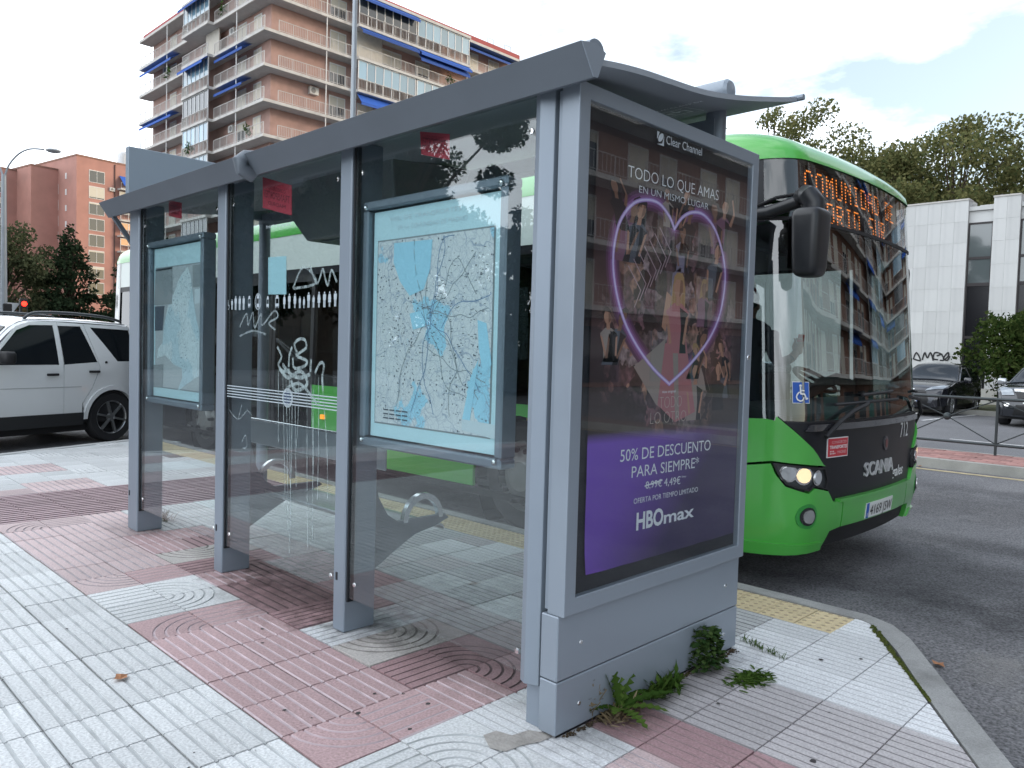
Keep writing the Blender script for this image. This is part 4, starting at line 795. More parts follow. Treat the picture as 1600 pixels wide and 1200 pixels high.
# ------------------------------------------------------------------ the green bus
# plan outline of the bus: u = length along the outline from the front centre (+ = far side)
def _plan():
    pts=[]
    n=24
    for i in range(n+1):
        s=i/n*1.02; pts.append((s,0.075*(s/1.02)**2))
    x0,y0=pts[-1]; tx,ty=1.02,2*0.075
    m=math.hypot(tx,ty); tx/=m; ty/=m
    # cubic bezier corner to (1.27,.62) heading +y
    x3,y3=1.27,0.60
    p1=(x0+tx*.19,y0+ty*.19); p2=(x3,y3-.26)
    for i in range(1,17):
        t=i/16; a=(1-t)**3;b=3*t*(1-t)**2;c=3*t*t*(1-t);d=t**3
        pts.append((a*x0+b*p1[0]+c*p2[0]+d*x3,a*y0+b*p1[1]+c*p2[1]+d*y3))
    pts.append((1.27,12.55))
    for i in range(1,9):
        t=i/8*math.pi/2
        pts.append((1.02+.25*math.cos(t),12.55+.3*math.sin(t)))
    pts.append((0,12.85))
    L=[0]
    for a,b in zip(pts,pts[1:]): L.append(L[-1]+math.hypot(b[0]-a[0],b[1]-a[1]))
    return pts,L
_PP,_PL=_plan()
UEND=_PL[-1]
def plan(u):
    s=1 if u>=0 else -1; u=min(abs(u),UEND)
    lo,hi=0,len(_PL)-1
    while hi-lo>1:
        m=(lo+hi)//2
        if _PL[m]<=u: lo=m
        else: hi=m
    t=(u-_PL[lo])/(_PL[hi]-_PL[lo]); a=_PP[lo]; b=_PP[hi]
    x=a[0]+(b[0]-a[0])*t; y=a[1]+(b[1]-a[1])*t
    dx,dy=b[0]-a[0],b[1]-a[1]; m=math.hypot(dx,dy)
    return s*x,y,s*dy/m,-dx/m
RV,ZR=0.27,2.92
def bus_point(u,v,d=0.0):
    """v = height above the road up to ZR, then arc length over the roof edge"""
    x,y,nx,ny=plan(u)
    fr=max(0.0,1-y/1.1)**.8 if y<6 else 0.0      # how much this is the front
    re=max(0.0,(y-12.3)/.55) if y>6 else 0.0
    z=v; sx=0.0; sy=0.0
    if v<.55: k=(.55-v)/.3; sx+=.035*k*k; sy+=.06*k*k
    if v>1.15: k=min(v,ZR)-1.15; sx+=.022*k; sy+=.085*k
    nz=0.0; hn=1.0
    if v>ZR:
        a=min((v-ZR)/RV,math.pi/2); z=ZR+RV*math.sin(a)
        sx+=.26*(1-math.cos(a)); sy+=.75*(1-math.cos(a)); nz=math.sin(a); hn=math.cos(a)
    kx=1-sx/1.27
    px=x*kx+nx*hn*d; py=y+sy*fr-(sx+.1*(v-1.15 if v>1.15 else 0))*re*.5+ny*hn*d
    return px,py,z+nz*d
BX,BY,BZ=6.13,2.10,-0.13
def bus_world(u,v,d=0.0):
    p=bus_point(u,v,d); return p[0]+BX,p[1]+BY,p[2]+BZ

bus = empty('bus', (BX, BY, BZ), 'green city bus with a black grille and amber destination display pulled up behind the shelter', 'bus')
BM = bus_point
green = mat('bus_green_paint', (.075, .39, .062), .28, var=.05, vscale=1.5, coat=.6, spec=.5)
bwhite = mat('bus_white_paint', (.60, .66, .62), .35, coat=.4)
bblk = mat('bus_black_panel', (.010, .011, .015), .38, spec=.28)
bmat = mat('bus_matt_black', (.012, .012, .014), .6)
wglass = glass('windscreen_glass', (.34, .40, .40), 2.15)
tglass = glass('tinted_glass', (.13, .16, .165), 1.6); clearg = glass('side_clear_glass', (.80, .86, .85), 1.5)
def uy(y):      # outline length at distance y behind the front, on the side
    for (p, L) in zip(_PP, _PL):
        if p[1] >= y and p[0] >= 1.2: return L+(y-p[1] if p[1] > 5 else 0)
    return _PL[-1]
USIDE = _PL[40]          # outline length where the straight side begins, y = .60
def us(y): return USIDE+(y-.60)
wheel_y = (2.55, 8.95)
GB, GT = [(-0.777, 0.603), (1.241, 0.509)]
# lower green body, both sides; openings for the wheels, doors reach down on the kerb side
for sgn in (-1, 1):
    def sd(P): return [(sgn*a, b) for a, b in P]
    arches = [ell(us(y), .50, .60, .58, 20) for y in wheel_y]
    segs = [(us(.55), us(1.95)), (us(1.95), us(5.95)), (us(5.95), us(7.95)), (us(7.95), us(12.4))] if sgn < 0 else [(us(.55), us(12.4))]
    for k, (a, b) in enumerate(segs):
        if sgn < 0 and k in (0, 2): continue
        P = [(a, .30), (b, .30), (b, 1.12), (a, 1.12)]
        # cut the arches out of the outline
        Q = []; x = a
        for y in wheel_y:
            c = us(y)
            if a < c < b:
                Q += [(c-.60*cos(pi*t/14)*1.0, .32+.70*sin(pi*t/14)) for t in range(15)]
        P = [(a, .30)]+[(p, max(.30, q)) for p, q in Q]+[(b, .30), (b, 1.12), (a, 1.12)]
        mb = MB(); patch(mb, sd(P), BM, .012, .03, step=.3); pnl = mb.build('side_panel', bblk if sgn < 0 and k == 3 else green, bus, smooth=40, local=True)
    # windows with dark pillars between
    ws = [1.95, 3.35, 4.65, 5.95] if sgn < 0 else [.75, 2.0, 3.4, 4.8, 6.2, 7.6]
    we = ws+([7.95, 9.2, 10.7, 12.3] if sgn < 0 else [9.0, 10.6, 12.3])
    for a, b in zip(we, we[1:]):
        if sgn < 0 and (a, b) == (5.95, 7.95): continue
        mb = MB(); patch(mb, sd([(us(a)+.03, 1.12), (us(b)-.03, 1.12), (us(b)-.03, 2.42), (us(a)+.03, 2.42)]), BM, .0, 0, step=.6); mb.build('side_window', clearg if sgn > 0 and a < 1.0 else tglass, bus, smooth=40, local=True)
        mb = MB(); patch(mb, sd([(us(a)-.035, 1.12), (us(a)+.035, 1.12), (us(a)+.035, 2.42), (us(a)-.035, 2.42)]), BM, .004, .05, step=.6); mb.build('window_pillar', bmat, bus, local=True)
    mb = MB(); patch(mb, sd([(us(.5), 2.42), (us(12.5), 2.42), (us(12.5), 2.50), (us(.5), 2.50)]), BM, .004, .03, step=.5); mb.build('window_header', bblk, bus, local=True)
    mb = MB(); patch(mb, sd([(us(1.9), 2.50), (us(12.5), 2.50), (us(12.5), 2.92), (us(1.9), 2.92)]), BM, .008, .03, step=.5); mb.build('roof_side', bwhite, bus, smooth=40, local=True)
    mb = MB(); patch(mb, sd([(us(.3), 2.50), (us(1.9), 2.50), (us(1.9), 2.92), (us(.3), 2.92)]), BM, .006, .03, step=.2); mb.build('roof_side', bblk, bus, smooth=40, local=True)
    mb = MB(); patch(mb, sd([(us(.5), .24), (us(12.5), .24), (us(12.5), .31), (us(.5), .31)]), BM, .0, .04, step=.6); mb.build('skirt', bmat, bus, local=True)
# doors on the kerb side
for a, b in ((.62, 1.93), (5.97, 7.93)):
    h = (a+b)/2
    for p, q in ((a, h-.01), (h+.01, b)):
        P = [(-us(p), .33), (-us(q), .33), (-us(q), 2.42), (-us(p), 2.42)]; H = [(-us(p)-.07, .45), (-us(q)+.07, .45), (-us(q)+.07, 2.34), (-us(p)-.07, 2.34)]
        mb = MB(); patch(mb, P, BM, .004, .04, holes=[H], step=.4); d = mb.build('door', bmat, bus, local=True)
        mb = MB(); patch(mb, H, BM, -.004, 0, step=.6); mb.build('door_window', tglass, d, smooth=40, local=True)
        MB().tube([BM(-us(p)-.09, .95, -.03), BM(-us(p)-.09, 1.9, -.03)], .014, 8).build('door_handle', mat('door_yellow', (.55, .42, .03), .4), d, local=True)
# rear
mb = MB(); patch(mb, [(us(12.35), .35), (UEND, .35), (UEND, 1.5), (us(12.35), 1.5)], BM, .01, 0, step=.2); patch(mb, [(-us(12.35), .35), (-UEND, .35), (-UEND, 1.5), (-us(12.35), 1.5)], BM, .01, 0, step=.2); mb.build('rear_panel', green, bus, smooth=40, local=True)
mb = MB(); patch(mb, [(us(12.35), 1.5), (UEND, 1.5), (UEND, 2.92), (us(12.35), 2.92)], BM, .01, 0, step=.25); patch(mb, [(-us(12.35), 1.5), (-UEND, 1.5), (-UEND, 2.92), (-us(12.35), 2.92)], BM, .01, 0, step=.25); mb.build('rear_upper_panel', mat('bus_rear_glass', (.008, .010, .012), .07, spec=.5), bus, smooth=40, local=True)
# roof cap with its domed green front
mb = MB(); nu = 150; vs_ = [2.92+.37*k/7 for k in range(8)]
us_ = [-UEND+2*UEND*k/nu for k in range(nu+1)]
us_ = sorted(set(us_+[x*.05 for x in range(-40, 41)]))
rows = [[BM(u, v, .014) for u in us_] for v in vs_]
b0 = 0
for r in rows: mb.v += r
m_ = len(us_)
def grn(u): return abs(u) < us(12.2)
for k in range(len(vs_)-1):
    for i in range(m_-1): mb.f.append((k*m_+i, k*m_+i+1, (k+1)*m_+i+1, (k+1)*m_+i)); mb.m.append(0 if k < 5 else 1)
# crown: join near and far rims
last = (len(vs_)-1)*m_
for i in range(m_//2):
    a, b = last+i, last+i+1; c, d = last+m_-1-i, last+m_-2-i
    pa, pb, pc, pd = mb.v[a], mb.v[b], mb.v[c], mb.v[d]
    n0 = len(mb.v); mb.v += [((pa[0]+pc[0])/2, (pa[1]+pc[1])/2, pa[2]+.05), ((pb[0]+pd[0])/2, (pb[1]+pd[1])/2, pb[2]+.05)]
    mb.f += [(a, b, n0+1, n0), (n0, n0+1, d, c)]; mb.m += [1, 1]
roofc = mb.build('roof', [green, mat('bus_roof_pale', (.42, .55, .46), .3, coat=.4)], bus, smooth=50, local=True)
MB().hexa([(-.85, 4.0, 3.2), (.85, 4.0, 3.2), (.85, 6.5, 3.2), (-.85, 6.5, 3.2), (-.75, 4.2, 3.42), (.75, 4.2, 3.42), (.75, 6.3, 3.42), (-.75, 6.3, 3.42)]).build('air_conditioning_unit', bwhite, bus, local=True, bevel=.03)
# ---- front
ULN, ULF = -us(.62), us(.62)
def fp(name, P, m, d=.006, th=.03, step=.08, parent=None, holes=(), smooth=40):
    mb = MB(); patch(mb, P, BM, d, th, holes=holes, step=step); return mb.build(name, m, parent or bus, smooth=smooth, local=True)
# display band (black glass) and windscreen
fp('display_glass', [(-us(.30), 2.53), (us(.30), 2.53), (us(.30), 2.92), (-us(.30), 2.92)], glass('display_glass', (.62, .64, .66), 1.9), .004, 0, .1)
fp('windscreen', [(-us(.50), 1.16), (us(.50), 1.16), (us(.50), 2.51), (-us(.50), 2.51)], wglass, .002, 0, .1)
fp('windscreen_seal', [(-us(.50), 2.505), (us(.50), 2.505), (us(.50), 2.53), (-us(.50), 2.53)], bmat, .008, .02, .1)
for sgn in (-1, 1): fp('front_pillar', [(sgn*us(.50), 1.10), (sgn*us(.66), 1.10), (sgn*us(.66), 2.92), (sgn*us(.50), 2.92)], bblk, .006, .06, .15)
# grille panel, fenders, bumper
PB = [(-1.28, 1.196), (-1.215, 1.14), (-1.096, 1.032), (-0.993, 0.941), (-0.916, 0.871), (-0.866, 0.762), (-0.777, 0.603)]
PBl = [(-1.30, 1.155)]+list(PB)
PBr = [(-u, v) for u, v in PBl]
grille = fp('grille_panel', PBl+[(.0, .598)]+PBr[::-1], bblk, .010, .03)
SL = [(-1.189, 1.09), (-0.785, 1.097), (-0.514, 1.121), (-0.17, 1.154), (0.294, 1.184)]
fp('grille_lip', [(-1.12, 1.10), (1.12, 1.10), (1.08, 1.145), (-1.08, 1.145)], mat('gloss_black', (.02, .02, .024), .1, coat=1), .03, .03, parent=grille)
fp('wiper_bay', [(-1.26, 1.11), (1.26, 1.11), (1.26, 1.165), (-1.26, 1.165)], bmat, .004, .03)
HL = [(-1.302, 0.886), (-1.145, 0.873), (-0.897, 0.847), (-0.858, 0.757), (-0.873, 0.696), (-1.029, 0.732), (-1.077, 0.7), (-1.22, 0.746), (-1.271, 0.816)]
HL = list(HL)
for sgn in (-1, 1):
    def sd2(P): return [(-sgn*u if sgn > 0 else u, v) for u, v in P]
    hl = sd2(HL)
    # fender above the headlight
    top = [(-us(.72), 1.16), (-1.36, 1.175), (-1.30, 1.165)]+[(u-.012, v) for u, v in PB[:-2]]+[(HL[2][0], HL[2][1]+.012), (HL[1][0], HL[1][1]+.012), (HL[0][0]-.01, HL[0][1]+.012), (-us(.72), HL[0][1]-.07)]
    f = fp('front_fender', sd2(top), green, .030, .04)
    low = [(-us(.72), HL[0][1]-.085), (HL[0][0]-.012, HL[0][1]-.006), (HL[8][0]-.012, HL[8][1]-.008), (HL[7][0]-.005, HL[7][1]-.014), (HL[6][0], HL[6][1]-.016), (HL[5][0]+.004, HL[5][1]-.014), (HL[4][0]+.014, HL[4][1]-.012), (PB[-1][0]-.01, PB[-1][1]), (-.74, .60), (-.66, .60), (-.665, .415), (-.80, .40), (-.87, .27), (-us(.72), .235)]
    f2 = fp('bumper_corner', sd2(low), green, .034, .05)
    fp('bumper_lip', sd2([(-us(.70), .245), (-.89, .275), (-.90, .335), (-us(.70), .345)]), green, .052, .03, parent=f2)
    fog = [(-1.073, 0.532)][0]; fx = fog[0] if sgn < 0 else -fog[0]
    fp('fog_lamp_surround', ell(fx, fog[1], .085, .085, 18), mat('bus_green_recess', (.03, .24, .045), .4), .036, .02, .05, parent=f2)
    fp('fog_lamp', ell(fx, fog[1], .058, .062, 18), bmat, .041, .02, .04, parent=f2); fp('fog_lamp_lens', ell(fx, fog[1], .042, .046, 16), mat('lamp_lens', (.55, .56, .55), .12, metal=.7), .048, .01, .04, parent=f2)
    h = fp('headlight', hl, mat('headlight_housing', (.06, .065, .07), .25, metal=.4), .020, .03)
    rim = MB()
    cx = sum(p[0] for p in hl)/len(hl); cy = sum(p[1] for p in hl)/len(hl)
    fp('headlight_rim', hl, bmat, .036, .03, parent=h, holes=[[(cx+(u-cx)*.90, cy+(v-cy)*.84) for u, v in hl]])
    for (q, rr, mm) in (([(-1.208, 0.82)][0], .056, 0), ([(-1.112, 0.807)][0], .060, 1), ([(-0.992, 0.785)][0], .050, 0)):
        u = q[0] if sgn < 0 else -q[0]
        fp('lamp_bowl', ell(u, q[1], rr, rr*1.05, 16), chrome, .030, .02, .05, parent=h)
        fp('lamp', ell(u, q[1], rr*.78, rr*.82, 14), mat('lit_lamp', (.9, .75, .5), .3, emit=(1, .72, .36), estr=.45) if mm else mat('clear_lamp', (.62, .64, .66), .08, metal=.6), .037, .012, .04, parent=h)
bp = fp('bumper', [(-.648, .60), (.648, .60), (.648, .415), (-.648, .415)], green, .034, .06)
fp('bumper_ledge', [(-.72, .597), (.72, .597), (.72, .618), (-.72, .618)], green, .05, .05, parent=bp)
fp('lower_grille', [(-.86, .28), (.86, .28), (.79, .405), (.66, .408), (-.66, .408), (-.79, .405)], bmat, .0, .06)
# plate, badges, signs
def loc_text(*a, **k): return text(*a, local=True, **k)      # lettering given in the bus's own coordinates
plq = [(-0.319, 0.545), (0.244, 0.545), (0.278, 0.446), (-0.275, 0.434)]
pu0, pu1, pv0, pv1 = -.29, .235, .428, .540
plate = fp('number_plate', [(pu0, pv0), (pu1, pv0), (pu1, pv1), (pu0, pv1)], mat('plate_white', (.72, .73, .72), .4), .044, .008, .3)
fp('plate_band', [(pu0, pv0), (pu0+.045, pv0), (pu0+.045, pv1), (pu0, pv1)], mat('plate_blue', (.02, .10, .45), .4), .0455, 0, .3, parent=plate)
loc_text('4169 JSW', mat('plate_ink', (.012, .012, .014), .5), plate, BM, pu0+.065, pu1-.02, pv0+.018, pv0+.018, .077, d=.0462); loc_text('E', mat('plate_white', (.7, .7, .7)), plate, BM, pu0+.013, pu0+.033, pv0+.015, pv0+.015, .025, d=.0462)
silver = mat('silver_badge', (.50, .51, .52), .3, metal=.25)
(a_, b_, c_) = [(-0.391, 0.711), (0.213, 0.717), (-0.406, 0.797)]
loc_text('SCANIA', silver, grille, BM, -.305, .285, .735, .735, .105, d=.024, depth=.012, thin=.012)
(a_, b_, c_) = [(0.22, 0.666), (0.572, 0.666), (1.399, 0.583)]
loc_text('gales', mat('white_lettering', (.75, .76, .76), .4), grille, BM, .29, .60, .675, .675, .085, d=.013, shear=.25, thin=.02)
loc_text('712', mat('white_lettering', (.75, .76, .76), .4), grille, BM, .47, .71, .975, .975, .125, d=.013)
em = fp('grille_emblem', ell(.105, .955, .045, .055, 16), mat('emblem_grey', (.10, .10, .11), .3, metal=.6), .018, .008, .05, parent=grille); fp('emblem_centre', ell(.105, .955, .026, .034, 12), mat('emblem_red', (.15, .04, .04), .4), .021, 0, .05, parent=em)
RQ = [(-0.871, 1.013), (-0.588, 1.079), (-0.579, 0.943), (-0.859, 0.876)]
RQ = list(RQ)
ru0, ru1 = (RQ[0][0]+RQ[3][0])/2, (RQ[1][0]+RQ[2][0])/2; rvt, rvb = (RQ[0][1]+RQ[1][1])/2, (RQ[2][1]+RQ[3][1])/2
wl_ = mat('white_lettering', (.75, .76, .76), .4)
tp = fp('operator_plate', [(ru0, rvb), (ru1, rvb), (ru1, rvt), (ru0, rvt)], wl_, .016, .006, .2, parent=grille)
bus_red = mat('operator_red', (.50, .03, .045), .4)
tp2 = MB(); patch(tp2, [(ru0+.006, rvb+.006), (ru1-.006, rvb+.006), (ru1-.006, rvt-.006), (ru0+.006, rvt-.006)], BM, .0168, 0, step=.2); tp2.build('operator_plate', bus_red, grille, local=True)
hh = rvt-rvb; ww = ru1-ru0
loc_text('CONSORCIO', wl_, grille, BM, ru0+.2*ww, ru1-.1*ww, rvb+.70*hh, rvb+.70*hh, .14*hh, d=.0176, thin=-.02); loc_text('TRANSPORTES', wl_, grille, BM, ru0+.1*ww, ru1-.06*ww, rvb+.44*hh, rvb+.44*hh, .17*hh, d=.0176, thin=.02); loc_text('MADRID', wl_, grille, BM, ru0+.48*ww, ru1-.1*ww, rvb+.18*hh, rvb+.18*hh, .15*hh, d=.0176, thin=-.02)
mb = MB()
for q in range(7): patch(mb, ell(ru0+ww*(.14+.07*(q % 4)), rvb+hh*(.20+.11*(q//4)), .006, .006, 5), BM, .0176, 0, step=.1)
mb.build('operator_stars', wl_, grille, local=True)
WQ = list([(-1.19, 1.425), (-1.066, 1.434), (-1.07, 1.289), (-1.193, 1.281)])
wu0, wu1, wv0, wv1 = WQ[0][0], WQ[1][0], (WQ[2][1]+WQ[3][1])/2, (WQ[0][1]+WQ[1][1])/2
blue = mat('access_blue', (.012, .09, .42), .4)
ac = fp('access_sign', [(wu0, wv0), (wu1, wv0), (wu1, wv1), (wu0, wv1)], wl_, .006, 0, .2); a2 = MB(); patch(a2, [(wu0+.004, wv0+.004), (wu1-.004, wv0+.004), (wu1-.004, wv1-.004), (wu0+.004, wv1-.004)], BM, .0068, 0, step=.2); a2.build('sign_face', blue, ac, local=True)
mb = MB(); cw, chh = wu1-wu0, wv1-wv0
def wp(a, b): return (wu0+cw*a, wv0+chh*b)
patch(mb, ell(*wp(.45, .82), cw*.075, chh*.055, 10), BM, .0078, 0, step=.1)
for pts, w in (([(.45, .74), (.46, .45), (.68, .43), (.78, .20), (.87, .24)], .085), ([(.46, .60), (.66, .59)], .06), ([(.38, .52), (.27, .42), (.22, .30), (.28, .17), (.42, .11), (.56, .15), (.64, .27)], .07)):
    for q in ribbon([wp(*p) for p in pts], w*cw): patch(mb, q, BM, .0078, 0, step=.5)
mb.build('wheelchair_symbol', wl_, ac, local=True)
ds = [(-1.356, 1.741)][0]
cs = fp('pedestrian_sign', ell(-us(.56), ds[1], .085, .10, 20), wl_, .008, 0, .1); a2 = MB(); patch(a2, ell(-us(.56), ds[1], .078, .093, 20), BM, .0088, 0, step=.1); a2.build('sign_face', blue, cs, local=True)
mb = MB()
for P in figure_shapes('m'): patch(mb, [(-us(.56)+u*.14, ds[1]-.07+v*.14) for u, v in P], BM, .0096, 0, step=.3)
mb.build('walker_symbol', wl_, cs, local=True)
# amber destination display: a matrix of dots behind the glass
fp('display_board', [(-1.02, 2.52), (1.02, 2.52), (1.02, 2.92), (-1.02, 2.92)], mat('display_black', (.010, .010, .014), .5), -.07, .02, .15)
FONT = {'A': '01110100011000111111100011000110001', 'B': '11110100011000111110100011000111110', 'C': '01110100011000010000100001000101110', 'D': '11110100011000110001100011000111110', 'E': '11111100001000011110100001000011111', 'G': '01110100011000010111100011000101110', 'I': '01110001000010000100001000010001110', 'L': '10000100001000010000100001000011111', 'M': '10001110111010110101100011000110001', 'N': '10001110011010110011100011000110001', 'O': '01110100011000110001100011000101110', 'P': '11110100011000111110100001000010000', 'R': '11110100011000111110101001001010001', 'S': '01111100001000001110000010000111110', 'T': '11111001000010000100001000010000100', 'U': '10001100011000110001100011000101110', 'V': '10001100011000110001100010101000100', 'Z': '11111000010001000100010001000011111', ' ': '0'*35}
led = mat('amber_led', (.9, .3, .05), .5, emit=(1, .27, .035), estr=1.5)
for body, v0, u0 in (('COMUNIDAD DE', 2.745, -.93), ('MADRID SUR', 2.555, -.93)):
    mb = MB(); p = .0225; u = u0
    for ch in body:
        g = FONT.get(ch, FONT['E'])
        for r in range(7):
            for c in range(5):
                if g[r*5+c] == '1':
                    a, b = u+c*p, v0+(6-r)*p
                    mb.add([BM(a-.008, b-.0055, -.066), BM(a+.008, b-.0055, -.066), BM(a+.008, b+.0055, -.066), BM(a-.008, b+.0055, -.066)], [(0, 1, 2, 3)])
        u += 6*p*1.12
    mb.build('display_line', led, bus, local=True)
# wipers
def wiper(blade, arm):
    w = MB(); w.tube([BM(u, v, .035) for u, v in blade], .012, 6)
    o = w.build('wiper', bmat, bus, local=True)
    w = MB(); w.tube([BM(u, v, .05) for u, v in arm], .016, 6); w.build('wiper_arm', bmat, o, local=True)
wiper(list([(-0.801, 1.273), (-0.352, 1.281), (0.308, 1.288)]), list([(-0.342, 1.272), (-0.588, 1.223), (-0.791, 1.15), (-0.948, 1.061)]))
wiper(list([(-0.401, 1.333), (0.086, 1.348), (1.268, 1.355)])+[(.95, 1.33)], [(.62, 1.30), (.95, 1.27), (1.08, 1.16), (1.22, .98)])
# near-side mirror and far-side mirror
mm_ = mat('mirror_shell', (.016, .017, .02), .35, var=.05)
def mirror(sx, cx, cy, zt, zb):
    mb = MB(); n = 28; rings = [(0, .62), (.02, .80), (.06, .92), (.14, .98), (.5, 1), (.86, 1), (.94, .95), (.98, .84), (1, .66)]
    for t, k in rings:
        tp = .86+.14*t
        for j in range(n):
            a = 2*pi*j/n; c, s_ = cos(a), sin(a); mb.v.append((cx+.128*k*tp*math.copysign(abs(c)**.55, c), cy+.10*k*tp*math.copysign(abs(s_)**.55, s_), zb+(zt-zb)*t))
    mb.f = [(i*n+j, i*n+(j+1) % n, (i+1)*n+(j+1) % n, (i+1)*n+j) for i in range(len(rings)-1) for j in range(n)]+[tuple(range(n-1, -1, -1)), tuple((len(rings)-1)*n+j for j in range(n))]; mb.m = [0]*len(mb.f)
    m = mb.build('mirror', mm_, bus, smooth=60, local=True)
    MB().add([(cx-.10, cy+.098, zb+.05), (cx+.10, cy+.098, zb+.05), (cx+.115, cy+.098, zt-.06), (cx-.115, cy+.098, zt-.06)], [(0, 1, 2, 3)]).build('mirror_glass', chrome, m, local=True)
    MB().tube([(cx+.02, cy, zt-.03), (cx+.02, cy, zt+.05), (cx+.01*sx, cy+.02, zt+.085), (cx-.04*sx, cy+.06, zt+.105), (cx-.10*sx, cy+.12, zt+.105)], .075, 12, rs=[.072, .07, .066, .06, .05]).build('mirror_elbow', mm_, m, smooth=60, local=True)
    a = (cx-.10*sx, cy+.12, zt+.08); b = BM(sx*us(.50), zt+.02, -.02)
    MB().tube([a, ((a[0]+b[0])/2, (a[1]+b[1])/2, zt+.03), b], .042, 10).build('mirror_arm', mm_, m, smooth=60, local=True)
    MB().tube([(a[0], a[1]-.02, a[2]+.05), ((a[0]+b[0])/2, (a[1]+b[1])/2-.05, zt+.12), (b[0], b[1], b[2]+.02)], .012, 6).build('mirror_cable', bmat, m, smooth=60, local=True)
    P = [(sx*us(.46), zt-.10), (sx*us(.62), zt-.06), (sx*us(.62), zt+.10), (sx*us(.46), zt+.08)]
    mb = MB(); patch(mb, P, BM, .04, .05, step=.1); mb.build('mirror_bracket', mm_, m, local=True)
mirror(-1, -1.32, .02, 2.525, 2.10)
mirror(1, 1.46, .42, 2.45, 2.02)
# orange side marker
for y in (5.7, 9.9): fp('side_marker_lamp', [(-us(y)-.035, .735), (-us(y)+.035, .735), (-us(y)+.035, .785), (-us(y)-.035, .785)], mat('orange_lamp', (.8, .25, .02), .3, emit=(1, .3, .02), estr=1.0), .03, .03, .2)
MB().prism(ell(0, 0, .13, .12, 18), lambda a, b, d: BM(-us(6.35+.15)+a-.0, .93+b, .014+d), 0, .003).build('round_crest', mat('crest_white', (.55, .58, .62), .4), bus, local=True)
MB().prism(ell(0, 0, .09, .085, 16), lambda a, b, d: BM(-us(6.35+.15)+a-.0, .93+b, .018+d), 0, .003).build('crest_centre', mat('crest_blue', (.04, .06, .14), .4), bus, local=True)
# wheels
tyre = mat('tyre_rubber', (.018, .018, .02), .75, var=.15, vscale=9); hubm = mat('steel_hub', (.20, .205, .20), .45, metal=.4, var=.15, vscale=12)
for y in wheel_y:
    for sx in (-1, 1):
        c = (sx*1.17, y, .485)
        def X(h): return -h if sx < 0 else h
        w = MB().lathe([(.22, X(-.22)), (.44, X(-.24)), (.485, X(-.20)), (.485, X(.02)), (.44, X(.06)), (.31, X(.05))], c, 'x', 36).build('wheel', tyre, bus, smooth=40, local=True)
        r = MB().lathe([(.31, X(.05)), (.30, X(.02)), (.27, X(-.03)), (.215, X(.06)), (.15, X(.085)), (.13, X(.10)), (0, X(.105))], c, 'x', 36).build('wheel_rim', hubm, w, smooth=30, local=True)
        for k in range(10):
            a = 2*pi*k/10; MB().lathe([(0, X(.12)), (.022, X(.118)), (.026, X(.045))], (c[0], y+.238*cos(a), .485+.238*sin(a)), 'x', 8).build('wheel_nut', bmat, w, local=True)
        MB().lathe([(.64, X(-.30)), (.64, X(.0))], (c[0], y, .40), 'x', 24).build('wheel_well', bmat, bus, local=True)
# interior
inn_ = mat('bus_interior', (.05, .052, .056), .7); seatm = mat('seat_fabric', (.03, .05, .09), .9, var=.3, vscale=20); yell = mat('handrail_yellow', (.55, .40, .03), .4)
MB().box(-1.2, 1.2, .35, 12.4, .33, .38).build('floor', inn_, bus, local=True); MB().box(-1.15, 1.15, .9, 12.4, 2.44, 2.47).build('ceiling', mat('bus_ceiling', (.08, .085, .09), .7), bus, local=True)
MB().box(-.35, 1.2, 2.2, 2.24, .38, 1.25).build('partition', inn_, bus, local=True)
da = MB(); da.hexa([(-1.12, .14, .9), (1.12, .14, .9), (1.15, .75, .9), (-1.15, .75, .9), (-1.15, .18, 1.19), (1.15, .18, 1.19), (1.12, .62, 1.27), (-1.12, .62, 1.27)])
MB().tube([(.10, .66, 1.25), (.30, .60, 1.36), (.6, .58, 1.42), (.95, .60, 1.36), (1.1, .66, 1.25)], .05, 10).build('instrument_hood', inn_, bus, smooth=50, local=True)
da.build('dashboard', mat('dashboard_grey', (.11, .115, .115), .5), bus, local=True, bevel=.03)
sw = MB(); ring = [(.62+.23*cos(2*pi*t/24), .78+.16*sin(2*pi*t/24), 1.40+.10*sin(2*pi*t/24)) for t in range(25)]; sw.tube(ring, .017, 8, cap=False); sw.tube([(.62, .76, 1.38), (.62, .68, 1.2)], .035, 8)
for a in (0, 2.1, 4.2): sw.tube([(.62, .78, 1.40), (.62+.22*cos(a), .78+.15*sin(a), 1.40+.1*sin(a))], .014, 6)
sw.build('steering_wheel', bmat, bus, smooth=50, local=True)
MB().lathe([(0, 0), (.055, 0), (.055, .42), (0, .42)], (-.52, .72, 1.50), 'x', 16).build('ticket_printer', steel, bus, smooth=40, local=True); MB().box(-.55, -.12, .66, .82, 1.1, 1.46).build('ticket_machine', mat('ticket_brown', (.06, .035, .03), .5), bus, local=True)
MB().tube(smoothline([(-.88, .62, 1.0), (-.88, .64, 1.35), (-.80, .72, 1.50), (-.66, .82, 1.50), (-.58, .86, 1.35), (-.56, .86, 1.0)], 5), .022, 10).build('handrail', steel, bus, smooth=60, local=True)
MB().tube([(-1.05, 1.1, .5), (-1.05, 1.1, 1.15), (-.75, 1.5, 1.15), (-.75, 1.5, 2.4)], .018, 8).build('handrail', yell, bus, smooth=60, local=True)
for k in range(7):
    y = 4.0+k*1.15
    for x in (-.75, .75):
        if x < 0 and 5.8 < y < 8.2: continue
        sb = MB(); sb.bbox(x-.40, x+.40, y, y+.42, .78, .86, .02); st = sb.build('passenger_seat', seatm, bus, local=True)
        MB().bbox(x-.40, x+.40, y+.40, y+.48, .86, 1.48, .02).build('seat_back', seatm, st, local=True)
    MB().tube([(.36, y, .4), (.36, y, 2.44)], .016, 6).build('handrail', yell, bus, local=True)
